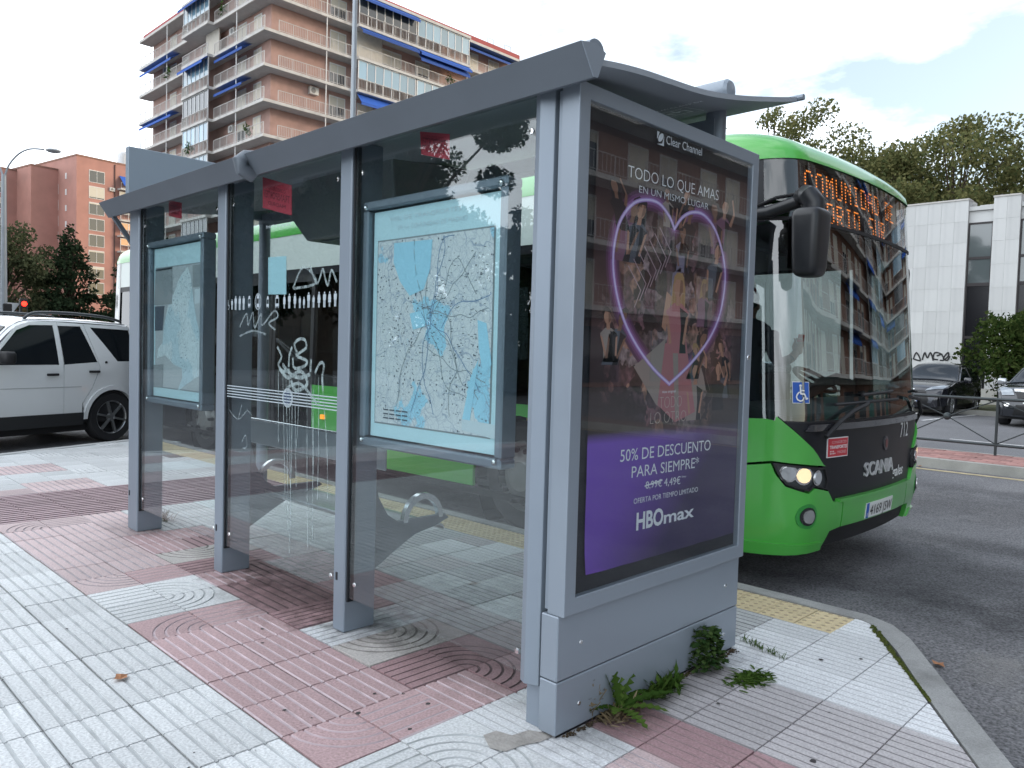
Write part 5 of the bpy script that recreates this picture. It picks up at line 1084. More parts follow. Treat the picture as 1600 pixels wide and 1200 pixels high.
ds_ = MB(); ds_.bbox(.38, .86, 1.25, 1.70, .80, .92, .02); ds_.bbox(.38, .86, 1.68, 1.80, .9, 1.75, .03); ds_.build('driver_seat', seatm, bus, local=True)

# ------------------------------------------------------------------ cars
cglass = mat('car_glass', (.008, .011, .014), .05, spec=.5)
sglass_ = mat('dark_side_glass', (.006, .009, .012), .08, spec=.25)
def car(name, label, loc, rz, body, W, prof, Lr, Lf, wb, R, panels, belt, tumble, marks, group, clad=None, glassm=None):
    r = empty(name, loc, label, 'car', group, rz); glassm = glassm or sglass_
    def half(l, z):
        h = W/2
        if z > belt: h -= tumble*(z-belt)+.10*(z-belt)**2
        if z < .55: h -= .06*(.55-z)
        if l > Lf-.75: h -= .20*((l-Lf+.75)/.75)**2.2
        if l < Lr+.5: h -= .10*((Lr+.5-l)/.5)**2
        return h
    L = [0.]; prof = smoothline(prof, 3)
    for a, b in zip(prof, prof[1:]): L.append(L[-1]+hypot(b[0]-a[0], b[1]-a[1]))
    def pt(s_):
        s_ = max(0, min(L[-1]-1e-6, s_)); i = max(k for k in range(len(L)-1) if L[k] <= s_); t = (s_-L[i])/(L[i+1]-L[i]); a, b = prof[i], prof[i+1]
        dx, dz = b[0]-a[0], b[1]-a[1]; m = hypot(dx, dz); return a[0]+dx*t, a[1]+dz*t, -dz/m, dx/m
    def TP(t, s_, d):        # over the top: t across, s along the profile
        l, z, nx, nz = pt(s_); h = half(l, z); c = .05*(1-t*t)+d; e = max(0, abs(t)-.82)/.18
        return (l+nx*(c-.035*e*e), t*h, z+nz*(c-.035*e*e))
    def sat(l, z): return min(range(len(prof)), key=lambda k: (prof[k][0]-l)**2+(prof[k][1]-z)**2)
    def SL(l0, z0): return L[sat(l0, z0)]
    ns = len(prof); mb = MB(); T = [-1, -.94, -.86, -.7, -.35, 0, .35, .7, .86, .94, 1]
    for k in range(ns): mb.v += [TP(t, L[k]+(1e-5 if k == 0 else -1e-5), 0) for t in T]
    nt = len(T)
    for k in range(ns-1):
        for i in range(nt-1): mb.f.append((k*nt+i, k*nt+i+1, (k+1)*nt+i+1, (k+1)*nt+i)); mb.m.append(0)
    mb.build('body', body, r, smooth=50, local=True)
    for sg in (1, -1):
        def SD(l, z, d): return (l, sg*(half(l, z)+d), z)
        inner = MB(); patch(inner, [(a, b) for a, b in prof[::2]], SD, -.05, 0, step=.3); inner.build('inner_side', bmat, r, local=True)
        for nm, P, H in panels:
            mb = MB(); patch(mb, P, SD, 0, .035, holes=[h for h in H], step=.16); pn = mb.build(nm, body, r, smooth=40, local=True)
            for h in H:
                mb = MB(); patch(mb, h, SD, -.012, 0, step=.25); mb.build('window', glassm, pn, smooth=40, local=True)
        if clad:
            for P in clad: mb = MB(); patch(mb, P, SD, .016, .05, step=.15); mb.build('sill_cladding', mat('black_cladding', (.02, .021, .023), .55), r, local=True)
        for wl0 in (0, wb):
            mb = MB(); patch(mb, [(wl0+(R+.115)*cos(pi*t/16), R+(R+.115)*sin(pi*t/16)) for t in range(17)]+[(wl0+(R+.05)*cos(pi*t/16), R+(R+.05)*sin(pi*t/16)) for t in range(16, -1, -1)], SD, .014, .08, step=.15); mb.build('wheel_arch_trim', mat('black_cladding', (.02, .021, .023), .55) if marks.get('blackarch') else body, r, local=True)
            yc = sg*(W/2-.03)
            def X(h): return h*sg
            w = MB().lathe([(R*.6, X(-.20)), (R*.93, X(-.22)), (R, X(-.18)), (R, X(-.02)), (R*.95, X(.012)), (R*.68, X(.0))], (wl0, yc, R), 'y', 32).build('wheel', tyre, r, smooth=40, local=True)
            MB().lathe([(R*.68, X(.0)), (R*.66, X(-.03)), (R*.60, X(-.09)), (0, X(-.09))], (wl0, yc, R), 'y', 28).build('wheel_rim', mat('rim_dark', (.05, .052, .055), .4, metal=.6), w, smooth=40, local=True)
            sp_ = MB()
            for k in range(marks.get('spokes', 6)):
                a = 2*pi*k/marks.get('spokes', 6)+.25
                for da in (-.13, .13) if marks.get('split') else (0,):
                    c0, s0 = cos(a), sin(a); c1, s1 = cos(a+da), sin(a+da); wd = .028 if marks.get('split') else .045
                    p0 = Vector((wl0+c0*.04, yc+X(-.012), R+s0*.04)); p1 = Vector((wl0+c1*R*.66, yc+X(-.006), R+s1*R*.66)); sp_.bar(p0, p1, wd, .03)
            sp_.lathe([(R*.68, X(.004)), (R*.645, X(-.004)), (R*.63, X(-.03))], (wl0, yc, R), 'y', 32); sp_.lathe([(.0, X(.004)), (.06, X(.002)), (.07, X(-.03))], (wl0, yc, R), 'y', 16)
            sp_.build('wheel_spokes', mat('alloy', (.46, .47, .48), .3, metal=.85), w, local=True)
        # mirrors
        ml, mz = marks['mirror']; yb = half(ml, mz)
        m_ = MB(); m_.bbox(ml-.10, ml+.06, sg*(yb+.05) if sg > 0 else sg*(yb+.27), sg*(yb+.27) if sg > 0 else sg*(yb+.05), mz-.02, mz+.15, .03); m_.bar((ml, sg*(yb-.03), mz+.02), (ml, sg*(yb+.08), mz+.05), .05)
        m_.build('mirror', marks.get('mirrormat', body), r, smooth=50, local=True)
        for (hl_, hz) in marks.get('handles', []):
            h_ = MB(); h_.bbox(hl_-.09, hl_+.09, sg*half(hl_, hz)+(.018 if sg > 0 else -.045), sg*half(hl_, hz)+(.045 if sg > 0 else -.018), hz-.018, hz+.018, .008); h_.build('door_handle', marks.get('handlemat', body), r, local=True)
        if marks.get('rails'):
            (a, b, zr, mr) = marks['rails']; yr = half((a+b)/2, zr-.1)-.10
            h_ = MB(); h_.tube(smoothline([(b, sg*yr, zr-.10), (b-.12, sg*yr, zr-.02), (b-.35, sg*yr, zr+.005), ((a+b)/2, sg*yr, zr+.01), (a+.3, sg*yr, zr-.015), (a+.02, sg*yr, zr-.07)], 4), .022, 8); h_.build('roof_rail', mr, r, smooth=60, local=True)
    for nm, P, m_, d in marks['top'](SL):
        mb = MB(); patch(mb, P, TP, d, .012, step=.12); mb.build(nm, m_, r, smooth=40, local=True)
    pl = marks.get('plate')
    if pl:
        zz, txt = pl; s0 = SL(Lf, zz)
        mb = MB(); patch(mb, [(-.29, s0-.055), (.29, s0-.055), (.29, s0+.055), (-.29, s0+.055)], TP, .015, .01, step=.3); p_ = mb.build('number_plate', mat('plate_white', (.72, .73, .72), .4), r, local=True)
        mb = MB(); patch(mb, [(-.29, s0-.055), (-.24, s0-.055), (-.24, s0+.055), (-.29, s0+.055)], lambda t, s_, d: TP(-t, s_, d), .017, 0, step=.3); mb.build('plate_band', mat('plate_blue', (.02, .10, .45), .4), p_, local=True)
        text(txt, mat('plate_ink', (.012, .012, .014), .5), p_, lambda a, b, d: TP(-a, s0-b, d), -.21, .26, -.035, -.035, .07, d=.019, flip=False, local=True)
    MB().box(Lr+.15, Lf-.2, -W/2+.12, W/2-.12, .2, .5).build('underbody', bmat, r, local=True)
    return r
def archcut(P, l0, R, z0=.30, zc=None):
    zc = zc or R; return [(l0+R*1.22*cos(pi*t/14), max(z0, zc+R*1.22*sin(pi*t/14))) for t in range(14, -1, -1)]
white_car = mat('white_car_paint', (.74, .76, .77), .22, coat=.8, var=.02)
lens = mat('headlamp_lens', (.30, .33, .36), .1, metal=.3, coat=.6); cgr = mat('car_grille_black', (.012, .012, .013), .4)
# white off-roader crossing behind the shelter (rear axle at the origin)
R_ = .38
def a0(l0): return archcut(None, l0, R_, .48)
rq = [(-.66, .48)]+[]
panels = [
 ('rear_quarter', [(-.74, .48)]+[p for p in a0(0) if p[0] > -.70]+[(.50, .62), (.34, .86), (.215, 1.16), (.385, 1.815), (-.50, 1.80), (-.62, 1.50), (-.72, 1.2), (-.78, 1.0)], [[(.285, 1.765), (-.47, 1.745), (-.61, 1.25), (-.085, 1.25)]]),
 ('rear_door', [(.515, .48), (.515, .62), (.352, .86), (.225, 1.16), (.395, 1.815), (.80, 1.825), (.80, .48)], [[(.86-.03, 1.20), (.86-.03, 1.77), (.44, 1.775), (.255, 1.24)]]),
 ('front_door', [(.808, .48), (.808, 1.825), (1.20, 1.815), (1.42, 1.74), (1.80, 1.36), (1.93, 1.2), (1.93, .48)], [[(.87, 1.20), (.87, 1.775), (1.22, 1.765), (1.42, 1.685), (1.70, 1.39), (1.83, 1.20)]]),
 ('front_wing', [(1.94, .48)]+[p for p in a0(2.66)]+[(3.55, .48), (3.66, .62), (3.62, .88), (3.3, 1.0), (2.4, 1.13), (1.94, 1.19)], []),
]
P_suv = [(-.76, .32), (-.80, .60), (-.79, 1.02), (-.72, 1.24), (-.62, 1.52), (-.52, 1.79), (-.42, 1.835), (.4, 1.865), (1.0, 1.86), (1.28, 1.825), (1.50, 1.72), (1.84, 1.42), (2.16, 1.17), (2.4, 1.135), (3.2, 1.04), (3.58, .93), (3.70, .72), (3.71, .50), (3.66, .32)]
def suv_top(SL): return [('windscreen', [(-.88, SL(1.52, 1.70)), (.88, SL(1.52, 1.70)), (.88, SL(2.1, 1.2)), (-.88, SL(2.1, 1.2))], cglass, .012), ('rear_window', [(-.82, SL(-.49, 1.5)-.2), (.82, SL(-.49, 1.5)-.2), (.82, SL(-.44, 1.76)), (-.82, SL(-.44, 1.76))], cglass, .012),
    ('sunroof', [(-.6, SL(.1, 1.85)), (.6, SL(.1, 1.85)), (.6, SL(1.1, 1.85)), (-.6, SL(1.1, 1.85))], cglass, .012),
    ('headlight', [(.62, SL(3.6, .9)), (.95, SL(3.6, .9)), (.95, SL(3.68, .75)), (.62, SL(3.68, .75))], lens, .015), ('headlight', [(-.95, SL(3.6, .9)), (-.62, SL(3.6, .9)), (-.62, SL(3.68, .75)), (-.95, SL(3.68, .75))], lens, .015),
    ('tail_lamp', [(.80, SL(-.585, .95)), (.97, SL(-.585, .95)), (.97, SL(-.55, 1.25)), (.80, SL(-.55, 1.25))], mat('tail_lamp_red', (.35, .02, .02), .2, coat=1), .012)]
sq = lambda P: [(-.36+(l+.36)*.52 if l < -.36 else l, z) for l, z in P]
P_suv = sq(P_suv); panels = [(n_s, sq(P), [sq(h) for h in H]) for n_s, P, H in panels]
hd = radians(19); lf_ = (sin(hd), -cos(hd))
suv = car('off_road_car', 'white boxy off-road car with black sills beyond the far end of the shelter', (4.25-lf_[0]*.93, 12.91-lf_[1]*.93, -.134), pi+hd, white_car, 1.90, P_suv, -.59, 3.71, 2.66, R_, panels, 1.2, .22,
    dict(mirror=(1.74, 1.24), mirrormat=bmat, handles=[(.99, 1.06), (.335, 1.095)], handlemat=bmat, rails=(-.35, 1.22, 1.955, mat('dark_roof_rail', (.05, .055, .06), .4)), spokes=6, blackarch=False, top=suv_top, plate=(.55, '7301 GHK')), None,
    clad=[[(.50, .30), (2.14, .30), (2.14, .485), (.50, .485)], [(-.55, .34), (-.46, .34), (-.46, .485), (-.55, .485)]])
mb = MB(); mb.lathe([(0, 0), (.02, 0), (.02, .01)], (.12, .945, 1.235), 'y', 10); mb.build('fuel_badge', bmat, suv, local=True)
MB().box(.53, 1.93, .948, .954, .868, .876).build('door_crease', mat('crease_grey', (.35, .36, .37), .4), suv, local=True)
# two dark parked cars
dk1 = mat('dark_car_paint', (.018, .019, .026), .2, metal=.2, coat=1.); dk2 = mat('graphite_car_paint', (.022, .025, .032), .22, metal=.3, coat=1.)
Rc = .34
def ac(l0): return archcut(None, l0, Rc, .28)
pc1 = [('side', [(-.68, .30)]+[p for p in ac(0) if p[0] > -.66]+[p for p in ac(2.62)]+[(3.30, .30), (3.40, .55), (3.3, .80), (2.5, .98), (1.9, 1.05), (1.05, 1.46), (.4, 1.50), (-.35, 1.36), (-.60, 1.10), (-.72, .8)], [[(1.95, 1.0), (1.12, 1.40), (.62, 1.44), (.62, .98)], [(.56, .98), (.56, 1.44), (-.05, 1.38), (-.38, 1.20), (-.1, 1.02)]])]
P_c1 = [(-.68, .32), (-.76, .65), (-.72, .92), (-.60, 1.12), (-.30, 1.38), (.3, 1.53), (.75, 1.545), (1.12, 1.48), (1.60, 1.22), (2.02, 1.02), (2.3, .985), (2.9, .92), (3.25, .82), (3.44, .66), (3.50, .48), (3.46, .28)]
def c1_top(SL): return [('windscreen', [(-.90, SL(1.12, 1.46)), (.90, SL(1.12, 1.46)), (.92, SL(1.98, 1.03)), (-.92, SL(1.98, 1.03))], cglass, .014), ('rear_window', [(-.8, SL(-.62, 1.05)), (.8, SL(-.62, 1.05)), (.8, SL(-.3, 1.36)), (-.8, SL(-.3, 1.36))], cglass, .014),
    ('headlight', [(-.97, SL(2.95, .91)), (-.50, SL(3.32, .78)), (-.46, SL(3.40, .70)), (-.95, SL(3.28, .80))], lens, .016), ('headlight', [(.97, SL(2.95, .91)), (.50, SL(3.32, .78)), (.46, SL(3.40, .70)), (.95, SL(3.28, .80))], lens, .016),
    ('upper_grille', [(-.5, SL(3.41, .69)), (.5, SL(3.41, .69)), (.55, SL(3.44, .65)), (-.55, SL(3.44, .65))], cgr, .014), ('lower_grille', [(-.62, SL(3.46, .58)), (.62, SL(3.46, .58)), (.72, SL(3.49, .36)), (-.72, SL(3.49, .36))], cgr, .014),
    ('bumper_blade', [(-.95, SL(3.46, .60)), (-.72, SL(3.46, .58)), (-.66, SL(3.50, .42)), (-.78, SL(3.50, .40))], mat('blade_grey', (.10, .105, .12), .3, metal=.4), .022), ('bumper_blade', [(.95, SL(3.46, .60)), (.72, SL(3.46, .58)), (.66, SL(3.50, .42)), (.78, SL(3.50, .40))], mat('blade_grey', (.10, .105, .12), .3, metal=.4), .022),
    ('chin_strip', [(-.7, SL(3.49, .345)), (.7, SL(3.49, .345)), (.7, SL(3.48, .32)), (-.7, SL(3.48, .32))], mat('alloy', (.46, .47, .48), .3, metal=.85), .018), ('front_badge', ell(0, SL(3.40, .70)-.03, .075, .035, 14), chrome, .02)]
c1 = car('parked_car', 'dark violet-black crossover car facing the road, parked right behind the bus front with graffiti above', (28.2, 7.62, -.13), pi, dk1, 1.80, P_c1, -.76, 3.5, 2.62, Rc, pc1, .98, .42,
    dict(mirror=(1.78, 1.0), handles=[(.68, .86)], top=c1_top, plate=(.50, '3375 LGK'), spokes=5, split=True), 'dark cars parked in the bays across the road')
pc2 = [('side', [(-.70, .30)]+[p for p in ac(0) if p[0] > -.68]+[p for p in ac(2.58)]+[(3.25, .30), (3.36, .55), (3.25, .86), (2.4, 1.03), (1.85, 1.10), (1.05, 1.52), (.4, 1.56), (-.5, 1.50), (-.74, 1.10), (-.78, .8)], [[(1.85, 1.06), (1.10, 1.46), (.66, 1.50), (.66, 1.02)], [(.60, 1.02), (.60, 1.50), (-.40, 1.45), (-.58, 1.12), (-.1, 1.04)]])]
P_c2 = [(-.72, .32), (-.82, .65), (-.80, .95), (-.74, 1.15), (-.55, 1.48), (-.3, 1.56), (.4, 1.605), (.85, 1.59), (1.15, 1.50), (1.58, 1.27), (1.95, 1.09), (2.2, 1.06), (2.85, 1.0), (3.18, .92), (3.36, .72), (3.44, .48), (3.40, .28)]
def c2_top(SL): return [('windscreen', [(-.90, SL(1.15, 1.49)), (.90, SL(1.15, 1.49)), (.92, SL(1.93, 1.10)), (-.92, SL(1.93, 1.10))], cglass, .014), ('rear_window', [(-.8, SL(-.72, 1.15)), (.8, SL(-.72, 1.15)), (.8, SL(-.55, 1.46)), (-.8, SL(-.55, 1.46))], cglass, .014),
    ('headlight', [(-.98, SL(2.80, 1.0)), (-.62, SL(3.15, .92)), (-.55, SL(3.30, .78)), (-.90, SL(3.28, .80))], lens, .016), ('headlight', [(.98, SL(2.80, 1.0)), (.62, SL(3.15, .92)), (.55, SL(3.30, .78)), (.90, SL(3.28, .80))], lens, .016),
    ('grille', [(-.52, SL(3.22, .88)), (.52, SL(3.22, .88)), (.46, SL(3.35, .73)), (-.46, SL(3.35, .73))], cgr, .014), ('grille_surround', [(-.56, SL(3.20, .905)), (.56, SL(3.20, .905)), (.54, SL(3.22, .885)), (-.54, SL(3.22, .885))], chrome, .022),
    ('grille_badge', ell(0, SL(3.30, .80), .06, .05, 12), chrome, .022), ('lower_grille', [(-.5, SL(3.42, .52)), (.5, SL(3.42, .52)), (.6, SL(3.43, .36)), (-.6, SL(3.43, .36))], cgr, .014),
    ('fog_lamp', ell(-.78, SL(3.42, .54), .09, .04, 12), chrome, .018), ('fog_lamp', ell(.78, SL(3.42, .54), .09, .04, 12), chrome, .018)]
c2 = car('parked_car', 'dark graphite crossover car with silver roof rails parked beside the bush at the right edge', (26.3, 4.22, -.13), pi, dk2, 1.82, P_c2, -.82, 3.44, 2.58, Rc, pc2, 1.02, .36,
    dict(mirror=(1.72, 1.06), mirrormat=mat('mirror_silver', (.5, .52, .54), .25, metal=.7), handles=[(.7, .92)], top=c2_top, plate=(.63, '5437 KZT'), rails=(-.3, 1.0, 1.68, mat('silver_rail', (.55, .56, .58), .25, metal=.8)), spokes=5), 'dark cars parked in the bays across the road')
MB().box(1.36, 1.40, .12, .52, 1.15, 1.155).build('windscreen_paper', mat('paper_white', (.7, .7, .68), .6), c2, local=True)

# ------------------------------------------------------------------ passenger paying at the front of the bus
px_, py_ = BX-.52, BY+.86; fz = BZ+.38
pr = empty('person', (px_, py_, fz), 'passenger in a dark top boarding the bus and holding up a red card', 'person')
def skinned(name, verts, edges, rad, m, root=0, lev=1):
    me = bpy.data.meshes.new(name); me.from_pydata(verts, edges, []); o = bpy.data.objects.new(name, me); COL.objects.link(o)
    o.modifiers.new('skin', 'SKIN'); sv = me.skin_vertices[0].data
    for i, r_ in enumerate(rad): sv[i].radius = (r_, r_) if not isinstance(r_, tuple) else r_
    for v in sv: v.use_root = False
    sv[root].use_root = True
    sb = o.modifiers.new('sub', 'SUBSURF'); sb.levels = lev; sb.render_levels = lev
    dg = bpy.context.evaluated_depsgraph_get(); dg.update(); me2 = bpy.data.meshes.new_from_object(o.evaluated_get(dg)); bpy.data.objects.remove(o)
    me2.name = name; me2.materials.clear(); me2.materials.append(m)
    for p in me2.polygons: p.use_smooth = True
    q = bpy.data.objects.new(name, me2); COL.objects.link(q); return q
sk_ = mat('person_skin', (.38, .20, .14), .5); cloth = mat('dark_jacket', (.03, .03, .04), .85, var=.2); trou = mat('dark_trousers', (.025, .03, .045), .85)
V = [(0, 0, .92), (0, 0, 1.10), (0, 0, 1.28), (0, 0, 1.42), (.015, 0, 1.50), (.03, 0, 1.57), (.035, 0, 1.66),
     (0, .19, 1.40), (.06, .26, 1.14), (.24, .22, 1.10), (.33, .20, 1.14), (0, -.19, 1.40), (.07, -.24, 1.16), (.22, -.28, 1.20), (.28, -.30, 1.26),
     (0, .10, .86), (.03, .11, .48), (0, .11, .08), (.16, .12, .03), (0, -.10, .86), (.03, -.11, .48), (0, -.11, .08), (.16, -.12, .03)]
E_ = [(0, 1), (1, 2), (2, 3), (3, 4), (4, 5), (5, 6), (3, 7), (7, 8), (8, 9), (9, 10), (3, 11), (11, 12), (12, 13), (13, 14), (0, 15), (15, 16), (16, 17), (17, 18), (0, 19), (19, 20), (20, 21), (21, 22)]
Rr = [.15, .135, .15, .13, .055, .085, .08, .075, .05, .038, .03, .075, .05, .038, .03, .095, .065, .045, .035, .095, .065, .045, .035]
b_ = skinned('body', V, E_, Rr, cloth); b_.parent = pr
b_.data.materials.append(sk_); b_.data.materials.append(trou)
for p in b_.data.polygons:
    c = p.center
    p.material_index = 1 if c.z > 1.50 or (c.x > .19 and 1.0 < c.z < 1.40 and abs(c.y) > .15) else (2 if c.z < .95 else 0)
MB().sphere((.0, 0, 1.66), .105, 12, 0, (1, .9, 1.02)).build('hair', mat('dark_hair', (.015, .012, .01), .6), pr, smooth=60, local=True)
fc = MB(); fc.sphere((.115, .032, 1.625), .011, 8); fc.sphere((.115, -.032, 1.625), .011, 8); fc.build('eyes', mat('eye_dark', (.02, .015, .012), .3), pr, local=True)
fc = MB(); fc.sphere((.118, 0, 1.595), .016, 8, 0, (1, .8, 1.5)); fc.sphere((.03, .085, 1.60), .024, 8, 0, (.7, .4, 1.3)); fc.sphere((.03, -.085, 1.60), .024, 8, 0, (.7, .4, 1.3)); fc.build('nose_and_ears', sk_, pr, smooth=60, local=True)
hand = MB()
for k in range(4): hand.tube([(.29, -.325+.018*k, 1.275), (.315, -.325+.018*k, 1.31+.006*(k % 3)), (.31, -.32+.018*k, 1.345+.008*(1 if k in (1, 2) else 0)), (.295, -.318+.018*k, 1.36)], .0085, 6, rs=[.010, .009, .008, .006])
hand.tube([(.275, -.275, 1.27), (.285, -.262, 1.30), (.30, -.268, 1.335)], .0095, 6, rs=[.012, .010, .007]); hand.sphere((.285, -.30, 1.265), .034, 8, 0, (.7, 1.2, 1.1)); hand.build('hand', sk_, pr, smooth=60, local=True)
tag(MB().hexa([(px_+.296, py_-.335, fz+1.33), (px_+.304, py_-.335, fz+1.33), (px_+.304, py_-.285, fz+1.335), (px_+.296, py_-.285, fz+1.335), (px_+.31, py_-.34, fz+1.39), (px_+.318, py_-.34, fz+1.39), (px_+.318, py_-.29, fz+1.395), (px_+.31, py_-.29, fz+1.395)]).build('travel_card', mat('card_red', (.55, .03, .05), .4)), 'red travel card held up in a hand inside the bus', 'card')

# ------------------------------------------------------------------ apartment buildings
brick = mat('hazed_red_brick', (.43, .275, .235), .9, var=.16, vscale=1.3, col2=(.37, .245, .215), c2scale=.35, bump=.3, bscale=14)  # tower brick paled and desaturated in colour to imitate haze
brickL = mat('far_red_brick', (.44, .23, .19), .9, var=.12, vscale=.5, col2=(.39, .21, .175), c2scale=.2)
brick2 = mat('old_brick', (.27, .15, .11), .9, var=.18, vscale=1.0, col2=(.20, .12, .095), c2scale=.4)
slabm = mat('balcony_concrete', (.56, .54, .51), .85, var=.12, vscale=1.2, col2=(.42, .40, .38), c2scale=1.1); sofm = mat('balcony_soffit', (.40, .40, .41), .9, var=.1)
railm = mat('railing_paint', (.52, .50, .48), .6, var=.1); shut = mat('roller_shutter', (.60, .56, .47), .7, var=.06, objvar=.15); wframe = mat('window_frame_white', (.66, .66, .65), .5)
pane_m = mat('window_pane', (.035, .045, .055), .05, spec=.6, coat=.3); pane_b = mat('pale_blue_pane', (.20, .33, .42), .12, spec=.6, coat=.4, objvar=.3)
awn = mat('blue_awning', (.02, .09, .38), .75, var=.08, objvar=.2); acm = mat('ac_unit', (.60, .60, .58), .5); redtrim = mat('roof_red_trim', (.34, .06, .06), .7, var=.1)
cream_ = mat('cream_infill', (.55, .52, .46), .8, var=.08)
class Face:
    def __init__(s, O, U, Nn): s.O = Vector(O); s.U = Vector(U); s.N = Vector(Nn)
    def p(s, u, z, w): q = s.O+s.U*u+s.N*w; return (q.x, q.y, z)
    def box(s, mb, u0, u1, z0, z1, w0, w1, mi=0): return mb.hexa([s.p(u0, z0, w0), s.p(u1, z0, w0), s.p(u1, z0, w1), s.p(u0, z0, w1), s.p(u0, z1, w0), s.p(u1, z1, w0), s.p(u1, z1, w1), s.p(u0, z1, w1)], mi)
def window(F, par, u0, u1, z0, z1, w, shutter=1.0, fm=None):
    fr = MB(); t = .07
    for a in ((u0-t, u1+t, z1, z1+t*1.6), (u0-t, u1+t, z0-t, z0), (u0-t, u0, z0, z1), (u1, u1+t, z0, z1), ((u0+u1)/2-.03, (u0+u1)/2+.03, z0, z1)): F.box(fr, a[0], a[1], a[2], a[3], w-.02, w+.06)
    o = fr.build('window', fm or wframe, par)
    F.box(MB(), 0, 0, 0, 0, 0, 0)
    g = MB(); F.box(g, u0, u1, z0, z1, w-.02, w+.01); g.build('pane', pane_m, o)
    if shutter > .05: s_ = MB(); F.box(s_, u0+.005, u1-.005, z1-(z1-z0)*shutter, z1-.01, w+.012, w+.05); s_.build('shutter', shut, o)
    return o
def railing(F, mb, u0, u1, z, w, h=.95, sp=.16):
    F.box(mb, u0, u1, z+h-.04, z+h, w-.02, w+.02); F.box(mb, u0, u1, z+.10, z+.13, w-.012, w+.012)
    k = max(1, int((u1-u0)/sp))
    for i in range(k+1):
        u = u0+(u1-u0)*i/k; t = .022 if i % 8 == 0 else .009; F.box(mb, u-t, u+t, z if i % 8 == 0 else z+.11, z+h-.03, w-t, w+t)
def awning(F, par, u0, u1, z, w0, drop, out):
    mb = MB(); mb.hexa([F.p(u0, z-drop, w0+out), F.p(u1, z-drop, w0+out), F.p(u1, z, w0), F.p(u0, z, w0), F.p(u0, z-drop+.03, w0+out+.01), F.p(u1, z-drop+.03, w0+out+.01), F.p(u1, z+.03, w0), F.p(u0, z+.03, w0)])
    mb.hexa([F.p(u0, z-drop-.2, w0+out-.01), F.p(u1, z-drop-.2, w0+out-.01), F.p(u1, z-drop, w0+out), F.p(u0, z-drop, w0+out), F.p(u0, z-drop-.2, w0+out+.01), F.p(u1, z-drop-.2, w0+out+.01), F.p(u1, z-drop, w0+out+.02), F.p(u0, z-drop, w0+out+.02)])
    return mb.build('awning', awn, par)
def acunit(F, par, u, z, w):
    mb = MB(); F.box(mb, u-.42, u+.42, z, z+.62, w, w+.32); o = mb.build('air_conditioner', acm, par)
    mb = MB(); n = 12; mb.add([F.p(u-.1+.23*cos(2*pi*i/n), z+.31+.23*sin(2*pi*i/n), w+.335) for i in range(n)], [tuple(range(n))]); mb.build('fan_grille', mat('ac_fan', (.22, .22, .22), .6), o); return o
def enclosure(F, par, u0, u1, z0, z1, w, n, low=.95, pm=None):
    mb = MB(); F.box(mb, u0, u1, z1-.08, z1, w-.04, w+.03); F.box(mb, u0, u1, z0+low-.05, z0+low+.03, w-.04, w+.03)
    for i in range(n+1): u = u0+(u1-u0)*i/n; F.box(mb, u-.04, u+.04, z0, z1, w-.04, w+.03)
    o = mb.build('glazed_enclosure', wframe, par)
    for i in range(n):
        g = MB(); F.box(g, u0+(u1-u0)*i/n+.04, u0+(u1-u0)*(i+1)/n-.04, z0+low+.03, z1-.08, w-.03, w-.01); g.build('pane', pm or pane_b, o)
    return o
def planter(F, par, u, z, w, c=0):
    mb = MB(); random.seed(int(u*100))
    for k in range(60):
        a = Vector(F.p(u+random.gauss(0, .28), z+.75+random.gauss(0, .22), w+random.gauss(0, .1))); b = Vector((random.gauss(0, .1), random.gauss(0, .1), random.gauss(0, .1))); d = Vector((random.gauss(0, .1), random.gauss(0, .1), random.gauss(0, .1)))
        mb.add([a, a+b, a+b+d, a+d], [(0, 1, 2, 3)])
    return mb.build('balcony_plant', leafmat('balcony_leaf', (.03, .07, .02), (.08, .13, .04)), par)
